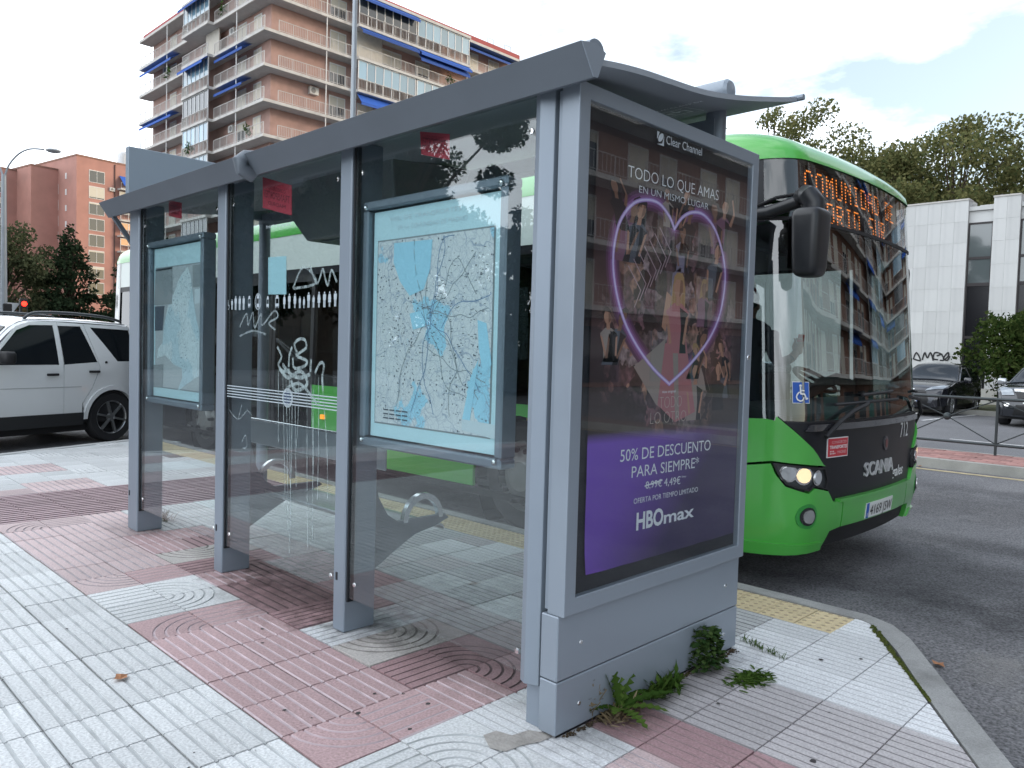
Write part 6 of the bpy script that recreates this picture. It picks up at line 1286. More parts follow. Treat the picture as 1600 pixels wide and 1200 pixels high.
def sections(F, par, secs, zs, seed, sw=1.3, low_detail=False):
    """secs: list of (u0, u1, step, style); one balcony slab, railing and wall fittings per floor"""
    random.seed(seed)
    for k, z in enumerate(zs):
        top = zs[k+1] if k+1 < len(zs) else None
        for (u0, u1, st, style) in secs:
            mb = MB(); F.box(mb, u0, u1, z-.24, z, -.02, sw+st); sl_ = mb.build('balcony_slab', slabm, par)
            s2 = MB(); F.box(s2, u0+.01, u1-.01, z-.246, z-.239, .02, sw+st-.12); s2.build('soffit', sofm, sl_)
            if top is None: continue
            rl = MB(); railing(F, rl, u0+.05, u1-.05, z, sw+st-.08, sp=.16 if not low_detail else .3)
            if st == 0:
                pass
            rl.build('railing', railm, par)
            H = top-.24
            if style == 'corner':
                window(F, par, u0+5.6, u0+7.1, z+.05 if k % 2 else z+.05, z+2.1, .0, random.choice([1, 1, .8, .35]))
                if k % 3 == 1: acunit(F, par, u0+3.9, z+1.75, .02)
                m2 = MB(); F.box(m2, u0+4.45, u0+4.52, z, H, sw-.12, sw-.05); m2.build('divider_pole', wframe, par)
            elif style == 'left':
                window(F, par, u0+2.9, u0+4.1, z+.05, z+2.15, 0, random.choice([1, 1, .6])); window(F, par, u0+5.6, u0+7.0, z+.05, z+2.15, 0, random.choice([1, .7, .3]))
                m2 = MB(); F.box(m2, u0+4.9, u0+4.97, z, H, sw-.12, sw-.05); m2.build('divider_pole', wframe, par)
                if k % 3 == 0: acunit(F, par, u0+7.8, z+1.6, .02)
                r_ = random.random()
                if r_ < .28: awning(F, par, u0+3.6, u1-.4, H-.03, .5, .35+.3*random.random(), .9)
            elif style == 'glazed':
                r_ = random.random()
                if r_ < .55: enclosure(F, par, u0+.1, u1-.1, z, H, sw+st-.16, max(3, int((u1-u0)/.85)), pm=pane_b if random.random() < .7 else pane_m)
                elif r_ < .8:
                    awning(F, par, u0+.2, u1-.2, H-.03, sw+st-.5, .9, .75)
                    window(F, par, u0+1.2, u0+2.8, z+.05, z+2.1, .0, .5)
                else:
                    m2 = MB(); F.box(m2, u0+.1, (u0+u1)/2, z, H, sw*.5, sw*.5+.1); m2.build('infill_wall', cream_, par); window(F, par, (u0+u1)/2+.4, u1-.6, z+.05, z+2.1, 0, .6)
                if random.random() < .3: awning(F, par, u0+.1, u1-.1, H-.02, sw+st-.12, .42, .55)
            elif style == 'end':
                window(F, par, u0+1.2, u0+2.6, z+.05, z+2.1, 0, 1); window(F, par, u0+4.2, u0+5.6, z+.05, z+2.1, 0, .8)
                m2 = MB(); F.box(m2, u0+.1, u0+.18, z, H, sw-.2, sw-.05); m2.build('divider_pole', wframe, par)
                if random.random() < .35: acunit(F, par, u0+3.3, z+1.7, .02)
                if random.random() < .4: awning(F, par, u0+.4, u1-.4, H-.03, .4, .5, .9)
            elif style == 'street':
                window(F, par, u0+.9, u0+2.4, z+.05, z+2.1, 0, random.choice([1, .5, .2]))
                if u1-u0 > 5: window(F, par, u0+3.6, u0+5.0, z+.05, z+2.1, 0, random.choice([1, .5, .2]))
                if random.random() < .10: awning(F, par, u0+.4, u1-.4, H-.03, .4, .6, .9)
            if random.random() < .16 and not low_detail: planter(F, par, u0+random.uniform(1, u1-u0-1), z, sw+st-.1)
cx_, cy_ = 30.57+1.3, 58.82+1.3
tw = empty('apartment_tower', (cx_, cy_, -.13), 'tall brick apartment tower with wrap-around balconies and blue awnings behind the shelter', 'apartment building')
zs = [18.41+2.81*k for k in range(-6, 6)]
mb = MB(); mb.box(cx_, cx_+27.5, cy_, cy_+25, -.13, 32.3); mb.build('wall', [brick], tw)
FA = Face((cx_, cy_, 0), (0, 1, 0), (-1, 0, 0)); FB = Face((cx_, cy_, 0), (1, 0, 0), (0, -1, 0))
sections(FA, tw, [(-1.3, 7.9, 0, 'left'), (7.9, 13.4, .55, 'glazed'), (13.4, 25.4, 0, 'left')], zs, 5)
sections(FB, tw, [(0, 7.3, 0, 'corner'), (7.3, 13.8, .55, 'glazed'), (13.8, 20.4, .55, 'glazed'), (20.4, 28.0, .0, 'end')], zs, 11)
mb = MB(); FB.box(mb, -1.35, 28.3, 32.46, 33.1, .7, .9); FA.box(mb, -.69, 25.4, 32.46, 33.1, .7, .9); mb.build('roof_edge', redtrim, tw)
mb = MB(); mb.tube([(45, 66, 32.4), (45, 66, 39.0)], .06, 6)
for z in (37.2, 38.0, 38.6): mb.bar((44.2, 66, z), (45.8, 66, z), .04)
mb.build('aerial', mat('aerial_metal', (.4, .4, .42), .5), tw)
for (x, y) in ((56.5, 60.4), (59.0, 60.4), (33, 82)):
    mb = MB(); mb.tube([(x, y, 33), (x, y, 34.2), (x+.9, y, 34.2), (x+.9, y, 33)], .03, 5); mb.build('roof_frame', mat('aerial_metal', (.4, .4, .42), .5), tw)
mb = MB(); mb.box(cx_+8, cx_+13, cy_+8, cy_+14, 32.4, 35.0); mb.build('lift_house', brick, tw)
# brick block across the road behind the camera's right shoulder; it shows in the poster glass and the windscreen
rb = empty('apartment_building', (30, -19, -.13), 'brick apartment building with long concrete balconies reflected in the poster glass', 'apartment building')
mb = MB(); mb.box(10, 122, -33, -19, -.13, 33.4); mb.build('wall', brick2, rb)
FR = Face((10, -19, 0), (1, 0, 0), (0, 1, 0))
mb = MB(); FR.box(mb, 0, 111, 3.1, 3.4, 0, .5); mb.build('shop_fascia', slabm, rb)
for k in range(15):
    m2 = MB(); FR.box(m2, 1.5+k*7.2, 6.0+k*7.2, .1, 2.7, -.02, .06); m2.build('shop_window', pane_m if k % 3 else mat('shop_green', (.02, .10, .08), .4), rb)
sections(FR, rb, [(0, 6.6, 0, 'street'), (6.6, 13.2, .5, 'street'), (13.2, 19.8, 0, 'street'), (19.8, 26.4, .5, 'street'), (26.4, 33, 0, 'street'), (33, 39.6, .5, 'street'), (39.6, 46.2, 0, 'street'), (46.2, 52.8, .5, 'glazed'), (52.8, 59.4, 0, 'street'), (59.4, 66, .5, 'glazed'), (66, 75, 0, 'street'), (75, 84, .5, 'glazed'), (84, 97, 0, 'street'), (97, 111, .5, 'glazed')], [3.6+2.9*k for k in range(11)], 21, 1.2, True)
rw = empty('apartment_building', (84, -14, -.13), 'unseen brick wing added to fill the reflection in the bus windscreen', 'apartment building')  # wing added out of view so the windscreen mirrors brick instead of sky
mb = MB(); mb.box(86, 100, -18.9, 9, -.13, 36); mb.build('wall', brick2, rw); FW = Face((86, -18.9, 0), (0, 1, 0), (-1, 0, 0))
sections(FW, rw, [(0, 7, 0, 'street'), (7, 14, .5, 'glazed'), (14, 21, 0, 'street'), (21, 27.8, .5, 'street')], [3.6+2.9*k for k in range(12)], 33, 1.2, True)
# distant brick blocks on the left
th = radians(9); Ux = (cos(th), sin(th), 0); Un = (sin(th), -cos(th), 0); Uy = (-sin(th), cos(th), 0); Uw = (-cos(th), -sin(th), 0)
def block(name, O, wu, wv, h, label):
    r = empty(name, (O[0], O[1], -.13), label, 'apartment building', 'brick blocks beyond the trees on the left'); O = Vector((O[0], O[1], 0)); U = Vector(Ux); V_ = Vector(Uy)
    p = [O, O+U*wu, O+U*wu+V_*wv, O+V_*wv]; mb = MB(); mb.hexa([(q.x, q.y, -.13) for q in p]+[(q.x, q.y, h) for q in p]); mb.build('wall', brickL, r)
    mb = MB(); k = [(p[0]-U*.06-V_*.06), (p[1]+U*.06-V_*.06), (p[2]+U*.06+V_*.06), (p[3]-U*.06+V_*.06)]; mb.hexa([(q.x, q.y, h) for q in k]+[(q.x, q.y, h+.3) for q in k]); mb.build('parapet', brick2, r)
    return r, Face((O.x, O.y, 0), Ux, Un), Face((O.x, O.y, 0), Uy, Uw)
gl = mat('painted_sunset_pane', (.55, .26, .10), .08, spec=.8, coat=.6)  # sunset reflection painted as the pane colour
b1, F1, F1s = block('brick_block', (41.9, 144.9), 22, 15, 32.2, 'nearer brick block with a blue top awning between the tree tops and the shelter sign')
for k in range(8):
    z = 29.3-2.72*k
    w_ = window(F1, b1, 2.1, 4.6, z-1.0, z+.9, .0, [.05, .9, .1, .0, .0, .1, .2, .0][k])
    s_ = MB(); F1s.box(s_, 3.4, 3.9, z-.6, z+.4, -.02, .05); s_.build('slit_window', wframe, b1)
    mb = MB(); F1.box(mb, 6.9, 15.5, z-1.6, z-1.3, 0, 1.3); mb.build('balcony_slab', slabm, b1)
    mb = MB(); railing(F1, mb, 6.95, 15.4, z-1.3, 1.2, 1.0, .3); mb.build('railing', railm, b1)
    if k == 0: awning(F1, b1, 7.2, 15.2, z+.9, .1, 1.6, 1.5)
    elif k >= 2:
        enclosure(F1, b1, 7.0, 15.3, z-1.3, z+.9, 1.0, 6, 1.0, mat('pane_painted_sunset', (.50, .27, .13), .15, spec=.7, objvar=.5) if k in (3, 4) else pane_m)  # the sunset's reflection is put into the pane colour on two floors
    else: enclosure(F1, b1, 7.0, 15.3, z-1.3, z+.9, .6, 5, 1.0, shut)
acunit(F1, b1, 5.9, 27.3, .02); mb = MB(); mb.tube([F1.p(6.4, 0, .1), F1.p(6.4, 32, .1)], .09, 6); mb.build('downpipe', mat('pipe_dark', (.10, .06, .05), .6), b1)
mb = MB(); q = F1.p(9.5, 32.3, -3); mb.lathe([(1.0, 0), (1.0, 2.2), (.9, 2.6), (.5, 3.0), (0, 3.1)], (q[0], q[1], 32.3), 'z', 16); mb.build('roof_vent', mat('vent_metal', (.55, .56, .57), .4, metal=.3), b1, smooth=40)
b2, F2, F2s = block('brick_block', (36.6, 150.6), 9, 12, 30.4, 'middle brick block with a corner step half hidden behind the nearer block')
for k in range(8):
    z = 27.4-2.72*k; s_ = MB(); F2s.box(s_, 6.0, 6.5, z-.5, z+.5, -.02, .05); s_.build('slit_window', wframe, b2); window(F2, b2, 4.4, 5.9, z-1.0, z+.6, 0, random.choice([.2, 0, .6, 1]))
b3, F3, F3s = block('brick_block', (14.0, 152.5), 22.4, 12, 30.0, 'farthest brick block with small white windows above the trees at the left edge')
for k in range(8):
    z = 27.0-2.72*k
    for u, ww in ((13.9, 1.5), (17.6, 2.6)): window(F3, b3, u, u+ww, z-1.0, z+.7, 0, random.choice([.1, .5, .9, .3]))
brk_ = brickL; brickL = mat('dark_added_wall', (.07, .066, .062), .9, var=.2, vscale=.4)
b4, F4, F4s = block('added_dark_block', (-27, 42.5), 17, 12, 24, 'unseen dark block added to keep sky out of the shelter glass reflections')  # unseen block added so dark walls replace sky in the glass reflections
for k in range(8):
    for u in range(5): window(F4, b4, 1.2+3.2*u, 2.9+3.2*u, 2.0+2.8*k, 3.5+2.8*k, 0, .0, mat('dark_frame', (.06, .06, .06), .6))
brickL = brk_
# white panelled office across the car park
off = empty('office_building', (33, 8, 0), 'white panel-clad office building with tall dark window strips and graffiti at its foot', 'office building')
pan = mat('white_cladding_panel', (.60, .605, .60), .75, var=.05, vscale=1.5, objvar=.06, col2=(.44, .45, .45), c2scale=1.2, c2lo=.48, c2hi=.75, stretch=(1, 2.2, .16))
MB().box(33.04, 46, -14, 8.42, -.1, 7.42).build('wall', mat('joint_grey', (.50, .50, .495), .9), off) if False else None
strips = [(7.66, 8.49), (5.98, 6.80), (4.3, 5.12)]
core = MB(); core.box(33.5, 47, 2.0, 60, -.1, 7.2); core.build('core', mat('joint_grey', (.50, .50, .495), .9), off)
wd = MB(); ys_ = [2.0]+[v for s_ in sorted(strips) for v in s_]+[60]
segs = [(ys_[i], ys_[i+1]) for i in range(0, len(ys_), 2)]
for a, b in segs: wd.box(33.03, 33.5, a, b, -.1, 7.62)
wd.build('wall', mat('joint_grey', (.50, .50, .495), .9), off)
panel_me = {}
zsP = [0, .86, 1.72, 2.58, 3.44, 4.30, 5.16, 6.02, 6.82, 7.62]
for a, b in segs:
    if b < 2.5: continue
    n_ = max(1, round((min(b, 15)-max(a, 2))/.46))
    lo_, hi_ = max(a, 2 if a < 2 else a), min(b, 15)
    for i in range(n_):
        w_ = (hi_-lo_)/n_
        for z0, z1 in zip(zsP, zsP[1:]):
            key = (round(w_, 3), round(z1-z0, 2))
            if key not in panel_me:
                o = MB().box(0, .035, 0, w_-.004, 0, z1-z0-.004).build('panel', pan, off, local=True); panel_me[key] = o.data
            else: o = inst('panel', panel_me[key], off, (0, 0, 0))
            o.location = Vector((33.0+random.uniform(-.002, .002), lo_+i*w_+.003, z0+.003))-off.location
MB().box(32.97, 33.55, 8.47, 60, 7.62, 7.68).build('coping', slabm, off); MB().box(32.97, 33.55, 6.80, 7.68, 7.62, 7.68).build('coping', slabm, off); MB().box(33.1, 33.6, 2.0, 60, 7.22, 7.37).build('recessed_coping', pan, off)
bronze = mat('bronze_frame', (.035, .03, .032), .45, metal=.3); bp_ = mat('office_pane', (.10, .12, .125), .03, spec=.8, coat=1.)
for k, (a, b) in enumerate(strips):
    mb = MB(); 
    for (u0, u1, z0, z1) in ((a, a+.05, -.1, 6.77), (b-.05, b, -.1, 6.77), (a+.05, b-.05, 6.70, 6.77), (a+.05, b-.05, 5.38, 5.48), (a+.05, b-.05, 4.38, 4.50), (a+.05, b-.05, 2.4, 2.5)): mb.box(33.12, 33.22, u0, u1, z0, z1)
    f = mb.build('window_strip', bronze, off); MB().box(33.2, 33.28, a, b, 6.77, 7.3).build('lintel_panel', pan, off)
    for (z0, z1, m_) in ((5.48, 6.70, bp_), (4.50, 5.38, bp_), (2.5, 4.38, mat('dark_pane', (.012, .012, .015), .12)), (.0, 2.4, mat('dark_pane', (.012, .012, .015), .12))): MB().box(33.15, 33.17, a+.05, b-.05, z0, z1).build('pane', m_, f)
for (y, z, w_) in ((9.6, 7.68, .9), (7.9, 7.45, .5)): MB().box(34.2, 35.0, y-w_, y+w_, z, z+.14).build('roof_unit', acm, off)
gp = mat('black_spray_paint', (.02, .02, .022), .6); mb = MB()
for s_ in ([(10.1640, 1.5720), (10.0580, 1.8280), (9.9040, 1.5290), (10.1400, 1.5730)], [(9.8360, 1.5560), (9.7560, 1.8340), (9.6550, 1.6360), (9.5490, 1.8380), (9.4440, 1.5420)], [(9.3160, 1.7190), (9.1850, 1.7970), (9.3900, 1.8420), (9.4480, 1.6170), (9.2870, 1.5710)], [(9.1620, 1.7970), (9.0620, 1.5770), (9.1960, 1.5490)], [(9.0400, 1.5780), (8.9130, 1.7290), (8.9410, 1.8510), (9.0870, 1.6260), (8.9500, 1.5560), (8.8680, 1.7060)]):
    mb = MB()
    for k, q in enumerate(ribbon(smoothline(s_, 5), .055)): mb.add([(32.985-.0006*(k % 5), a, b) for a, b in q], [(0, 1, 2, 3)])
    mb.build('graffiti', gp, off)
MB().prism(ell(10.8, 4.6, .05, .035, 8), PX(33.0), 0, .1).build('wall_vent', bmat, off)
tag(MB().box(32.0, 32.2, 1.5, 40, .0, .55).build('low_wall', mat('low_wall_white', (.58, .57, .54), .85, var=.12)), 'low pale wall at the foot of the office behind the bush', 'wall')

# ------------------------------------------------------------------ trees, bush, weeds
bark = mat('bark', (.085, .062, .045), .95, var=.35, vscale=6, bump=.8, bscale=25)
def tree(name, label, group, x, y, H, R, m, seed, n=7000, size=.24, z0=-.13, clump=42, conifer=False, trunk=.30, lo=.22, cs=1.0):
    rs = np.random.RandomState(abs(seed)); r = empty(name, (x, y, z0), label, 'tree', group)
    tb = MB(); tb.tube([(0, 0, 0), (rs.normal(0, .1), rs.normal(0, .1), H*.35), (rs.normal(0, .25), rs.normal(0, .25), H*.9)], trunk, 8, rs=[trunk, trunk*.7, trunk*.15]); cl = []
    for k in range(clump):
        if conifer:
            t = rs.rand()**1.1; h = H*(.10+.88*t); rr = R*(1-t)*(.55+.55*rs.rand())+.2; a = rs.rand()*6.283; c = np.array([rr*math.cos(a)*.8, rr*math.sin(a)*.8, h-rr*.12]); cr = (R*.34*(1-t)+.35, R*.34*(1-t)+.35, .30+.25*rs.rand())
        else:
            d = rs.normal(size=3); d /= np.linalg.norm(d); q = (.35+.65*rs.rand()**.5); c = np.array([d[0]*R*q, d[1]*R*q, H*(lo+(1-lo)*.52)+d[2]*H*(1-lo)*.46*q]); s_ = cs*R*(.15+.22*rs.rand()); cr = (s_, s_, s_*.75)
        cl.append((c, cr))
        if k % 2 == 0:
            zb = min(c[2]*.75, H*.6); tb.tube([(0, 0, zb*.8), tuple((c+np.array([0, 0, zb*.8]))*np.array([.5, .5, .52])), tuple(c)], .06, 5, rs=[trunk*.35, trunk*.18, .02])
    tb.build('trunk', bark, r, smooth=50, local=True)
    w = np.array([c[1][0]*c[1][1] for c in cl]); w /= w.sum(); idx = rs.choice(len(cl), n, p=w)
    C = np.array([cl[i][0] for i in idx]); Rr = np.array([cl[i][1] for i in idx]); g = rs.normal(size=(n, 3)); g /= np.linalg.norm(g, axis=1)[:, None]; P = C+g*Rr*(rs.rand(n, 1)**.45)
    a = rs.normal(size=(n, 3)); a /= np.linalg.norm(a, axis=1)[:, None]; b = rs.normal(size=(n, 3)); b -= a*(a*b).sum(1)[:, None]; b /= np.linalg.norm(b, axis=1)[:, None]
    s_ = size*(.6+.8*rs.rand(n, 1)); A, B = a*s_*.5, b*s_*.32
    v = np.stack([P-A, P-B*.9+A*.1, P+A, P+B*.9+A*.1], 1).reshape(-1, 3)
    me = bpy.data.meshes.new('crown'); me.vertices.add(4*n); me.vertices.foreach_set('co', v.ravel()); me.loops.add(4*n); me.loops.foreach_set('vertex_index', np.arange(4*n)); me.polygons.add(n); me.polygons.foreach_set('loop_start', np.arange(0, 4*n, 4)); me.polygons.foreach_set('loop_total', np.full(n, 4)); me.update(); me.materials.append(m)
    o = bpy.data.objects.new('crown', me); COL.objects.link(o); o.parent = r; return r
autumn = leafmat('autumn_leaf', (.095, .12, .05), (.25, .235, .10), .35); dkleaf = leafmat('dark_leaf', (.018, .032, .018), (.045, .065, .035), .2); olive = leafmat('olive_leaf', (.06, .075, .04), (.13, .14, .075), .3); ref_leaf = leafmat('plane_leaf', (.03, .05, .02), (.08, .10, .04), .3)
gR = 'autumn trees behind the office building'
for (x, y, H, R, lab, n) in ((46.5, 28.5, 17.0, 4.0, 'thin yellowing tree glimpsed between the shelter roof and the poster frame', 6000), (51.5, 25.6, 17.8, 3.6, 'tree with two rounded tops just above the green bus roof', 7000), (52.5, 20.6, 14.6, 4.0, 'lower tree sloping away right above the middle of the bus roof', 7000), (56.0, 17.4, 15.6, 3.9, 'dense tree behind the bus display, left of the tallest tree', 7000),
        (58.0, 21.5, 15.0, 4.4, 'tree filling the gap low behind the roof of the bus', 7000),
        (55.5, 15.0, 18.0, 4.4, 'tallest autumn tree above the white office building', 12000), (57.5, 11.2, 15.2, 4.2, 'broad tree right of the tallest one above the office window strip', 9000), (58.0, 7.0, 15.0, 4.6, 'tree cut by the right edge of the view', 7000)):
    tree('tree', lab, gR, x, y, H*(1.0 if H > 17.9 else 1.13 if y > 20 else 1.05), R*(1.6 if y > 20 else 1.36), autumn, int(x*7+y), int(n*(3.6 if y > 20 else 2.0)), .25, lo=.10, clump=95, cs=.72)
gL = 'dark trees behind the traffic light on the left'
for (x, y, H, R, lab, m, con, n) in ((13.4, 62.0, 9.2, 3.4, 'grey-green bushy tree behind the left lamp post', olive, False, 9000), (17.0, 60.0, 9.4, 3.2, 'dark cedar in the middle of the left tree group', dkleaf, True, 11000), (20.2, 58.5, 7.6, 3.2, 'lower dark conifer beside the tail of the bus', dkleaf, True, 10000), (23.8, 60.0, 9.2, 3.0, 'small-topped conifer in front of the nearer brick block', dkleaf, True, 9000), (26.5, 57.5, 7.2, 3.6, 'dark conifer mostly behind the far end of the bus', dkleaf, True, 8000), (9.5, 58.0, 7.4, 3.2, 'dark tree at the left edge of the view', olive, False, 7000)):
    tree('conifer' if con else 'tree', lab, gL, x, y, H, R, m, int(x*11+y), n, .26, clump=90 if con else 46, conifer=con, lo=.08)
for (x, y, H, R) in ((30.0, 52, 6, 3.2), (34.0, 51, 6.2, 3.4), (38, 50, 6.6, 3.4), (43, 49, 6.4, 3.6)): tree('tree', {30.0: 'leftmost round street tree', 34.0: 'second round street tree', 38: 'third round street tree', 43: 'rightmost round street tree'}[x]+' behind the bus in front of the tower', 'street trees in front of the tower', x, y, H, R, dkleaf, int(x*3+y), 5000, .28, lo=.2)
gF = 'plane trees reflected in the rear glass of the shelter'
for (x, y, H, R) in ((-10.2, 18.9, 12.5, 2.9), (-9.6, 22.5, 12.0, 3.6), (-6.4, 24.0, 11.5, 3.8), (-3.8, 26.5, 12.0, 3.8), (-13.5, 27.0, 12.5, 4.0)): tree('plane_tree', 'leafy plane tree reflected in the shelter glass, '+{-10.2: 'nearest of its row', -9.6: 'second of its row', -6.4: 'in the middle of its row', -3.8: 'at the far right of its row', -13.5: 'behind the nearest one'}[x], gF, x, y, H, R, ref_leaf if x < -10 else dkleaf, int(x*5+y*3), 34000 if x < -10 else 14000, .17 if x < -10 else .30, lo=.12)
for k, (x, y) in enumerate(((-15.3, 22.6), (-17.2, 20.8), (-19.0, 18.9), (-20.5, 16.8), (-21.5, 14.0))): tree('conifer', 'dark conifer reflected low in the shelter glass, '+('first', 'second', 'third', 'fourth', 'last')[k]+' in its row from the plane trees', 'conifers reflected in the rear glass', x, y, 6.6+.5*(k % 2), 2.7, dkleaf, 300+k, 9000, .30, clump=80, conifer=True)
# hedge-like bush by the parked cars
tree('bush', 'big rounded green bush between the two parked cars', None, 29.4, 4.9, 3.1, 2.45, leafmat('bush_leaf', (.022, .045, .012), (.075, .10, .03), .25), 77, 22000, .14, 0, 110, trunk=.12, lo=.02)['category'] = 'bush'
tw_ = MB(); random.seed(8)
bo_ = [o for o in S.objects if o.name.startswith('bush') and o.type == 'EMPTY'][0]
for k in range(16):
    a = random.uniform(0, 6.28); p = Vector((29.2+1.2*cos(a), 5.35+1.5*sin(a), 2.4)); d = Vector((random.gauss(0, .25), random.gauss(0, .4), random.uniform(.5, 1.0)))
    tw_.tube([p, p+d*.6, p+d], .012, 4, rs=[.014, .010, .004])
    for q in range(14): c = p+d*(.3+.7*q/14); e = Vector((random.gauss(0, .07), random.gauss(0, .09), random.gauss(0, .06))); f = Vector((random.gauss(0, .04), random.gauss(0, .04), random.gauss(0, .05))); tw_.add([c, c+e, c+e+f, c+f], [(0, 1, 2, 3)])
tw_.build('stray_twigs', leafmat('bush_leaf', (.03, .06, .015), (.09, .12, .035)), bo_)
# weeds at the foot of the advertising panel
def leafblade(mb, base, d, L_, w, curl=.4, tooth=0, seg=7):
    d = Vector(d).normalized(); side = d.cross(Vector((0, 0, 1))); side = side.normalized() if side.length > 1e-3 else Vector((1, 0, 0)); p = Vector(base); rows = []
    for i in range(seg+1):
        t = i/seg; ww = w*(sin(pi*min(1, .08+t*.95))**.7)*(1 if not tooth else (1.25 if i % 2 else .42)); rows.append((p-side*ww*.5, p+side*ww*.5, p+Vector((0, 0, -.12*ww)))); dd = (d+Vector((0, 0, -curl*t))).normalized(); p = p+dd*L_/seg
    b = len(mb.v)
    for a, c, m_ in rows: mb.v += [tuple(a), tuple(m_), tuple(c)]
    for i in range(seg): mb.f += [(b+3*i, b+3*i+1, b+3*i+4, b+3*i+3), (b+3*i+1, b+3*i+2, b+3*i+5, b+3*i+4)]; mb.m += [0, 0]
weedm = leafmat('weed_leaf', (.035, .075, .015), (.085, .14, .03), .25); dryw = leafmat('dry_weed', (.16, .12, .07), (.27, .22, .14), .2); soil = mat('soil_dark', (.04, .032, .026), .95, var=.4)
(wd1, wd2, wd3, wd4, wd5) = [(2.519, 1.812), (2.827, 1.812), (3.177, 1.816), (3.227, 1.611), (2.394, 1.853)]
def plant(name, label, x, y): return empty(name, (x, y, 0), label, 'weed', 'weeds growing along the pavement joints')
random.seed(12)
w1 = plant('dandelion', 'tall dandelion-like weed with jagged leaves at the panel foot, the largest weed', *wd1); mb = MB()
for k, (a, e, L_) in enumerate(((2.4, 1.2, .20), (.9, 1.1, .19), (.35, .8, .21), (.1, .35, .20), (-.5, .5, .22), (-1.1, .45, .17), (2.9, .5, .15), (-1.9, .35, .16), (1.5, 1.35, .15), (-.2, .25, .24), (3.6, .6, .12))):
    leafblade(mb, (.0, .0, .02), (cos(a)*cos(e), sin(a)*cos(e), sin(e)), L_*1.25, .052, .75 if e < .9 else .25, 1, 15)
mb.build('leaves', weedm, w1, local=True); mb = MB()
for k in range(130): a = random.uniform(0, 6.28); r_ = random.uniform(0, .13); leafblade(mb, (r_*cos(a)-.03, r_*sin(a)*.6-.01, .01), (random.gauss(0, 1), random.gauss(0, 1), random.uniform(.1, .9)), random.uniform(.03, .08), .012, .5, 0, 3)
mb.build('dead_leaves', dryw, w1, local=True)
w5 = plant('dry_weed', 'dry straw-coloured weed stalks left of the dandelion', *wd5); mb = MB()
for k in range(7):
    a = random.uniform(0, 6.28); d = Vector((random.gauss(0, .3), random.gauss(0, .2)-.1, 1)).normalized(); L_ = random.uniform(.09, .17); mb.tube([(0, 0, 0), tuple(d*L_*.5), tuple(d*L_+Vector((random.gauss(0, .02), random.gauss(0, .02), 0)))], .0018, 4)
    for q in range(9): c = d*L_*random.uniform(.45, 1.05); leafblade(mb, c, (random.gauss(0, 1), random.gauss(0, 1), random.gauss(.2, .6)), random.uniform(.012, .028), .008, .3, 0, 2)
mb.build('stalks', dryw, w5, local=True)
w2 = plant('low_weed', 'mid-height fine-leaved weed right of the dandelion', *wd2); mb = MB()
for k in range(120): a = random.uniform(0, 6.28); leafblade(mb, (random.gauss(0, .05), random.gauss(0, .025), .0), (cos(a)*.6, sin(a)*.6, random.uniform(.2, 1.4)), random.uniform(.05, .13), .018, .6, 1, 5)
mb.build('leaves', weedm, w2, local=True)
w3 = plant('leafy_weed', 'rounded mound of small dark leaves against the panel', *wd3); mb = MB()
for k in range(560):
    t = random.random(); a = random.uniform(0, 6.28); r_ = .11*(1-.5*t)*random.random()**.4; p = (r_*cos(a)*1.15+.01, r_*sin(a)*.75+.0, .02+.17*t)
    leafblade(mb, p, (cos(a)+random.gauss(0, .4), sin(a)+random.gauss(0, .4), random.gauss(.2, .4)), random.uniform(.018, .035), .022, .7, 0, 3)
mb.build('leaves', leafmat('nettle_leaf', (.022, .055, .018), (.07, .11, .035), .2), w3, local=True)
w4 = plant('creeping_weed', 'flat creeping weed spreading in the joint between white and pinkish tiles', *wd4); mb = MB()
for k in range(170): a = random.uniform(0, 6.28); leafblade(mb, (random.gauss(0, .055), random.gauss(0, .03), .003), (cos(a), sin(a), random.uniform(.05, .5)), random.uniform(.03, .075), .013, .5, 0, 4)
mb.build('leaves', weedm, w4, local=True)
sl_ = MB(); random.seed(6)
for k in range(500):
    x = random.uniform(2.2, 3.5); y = 1.842-abs(random.gauss(0, .012)); r_ = random.uniform(.003, .010); a = random.uniform(0, 6)
    sl_.add([(x+r_*cos(a), y+r_*sin(a), .001), (x+r_*cos(a+2.1), y+r_*sin(a+2.1), .002), (x+r_*cos(a+4.2), y+r_*sin(a+4.2), .001), (x, y, random.uniform(.004, .011))], [(0, 1, 3), (1, 2, 3), (2, 0, 3)])
tag(sl_.build('joint_soil', leafmat('joint_soil_mix', (.04, .03, .022), (.11, .085, .055), .05)), kind='stuff')
(gj1, gj2, gj3, gj4) = [(3.653, 1.874), (3.566, 1.62), (3.755, 1.966), (3.547, 1.586)]
gt = MB(); random.seed(5)
for k in range(110):
    t = random.random(); x = gj1[0]+(gj2[0]-gj1[0])*t+random.gauss(0, .012); y = gj1[1]+(gj2[1]-gj1[1])*t+random.gauss(0, .012); leafblade(gt, (x, y, 0), (random.gauss(0, .5), random.gauss(0, .5), 1), random.uniform(.015, .055), .004, .5, 0, 3)
tag(gt.build('joint_grass', weedm), kind='stuff')
(gp1,) = [(2.468, 6.311)]
g1 = plant('grass_tuft', 'small dry grass tuft at the foot of the farthest shelter post', *gp1); mb = MB()
for k in range(70): leafblade(mb, (random.gauss(0, .03), random.gauss(0, .03), 0), (random.gauss(0, .5), random.gauss(0, .5), 1), random.uniform(.04, .12), .006, .6, 0, 3)
mb.build('blades', leafmat('tuft_leaf', (.07, .075, .03), (.20, .17, .09)), g1, local=True)
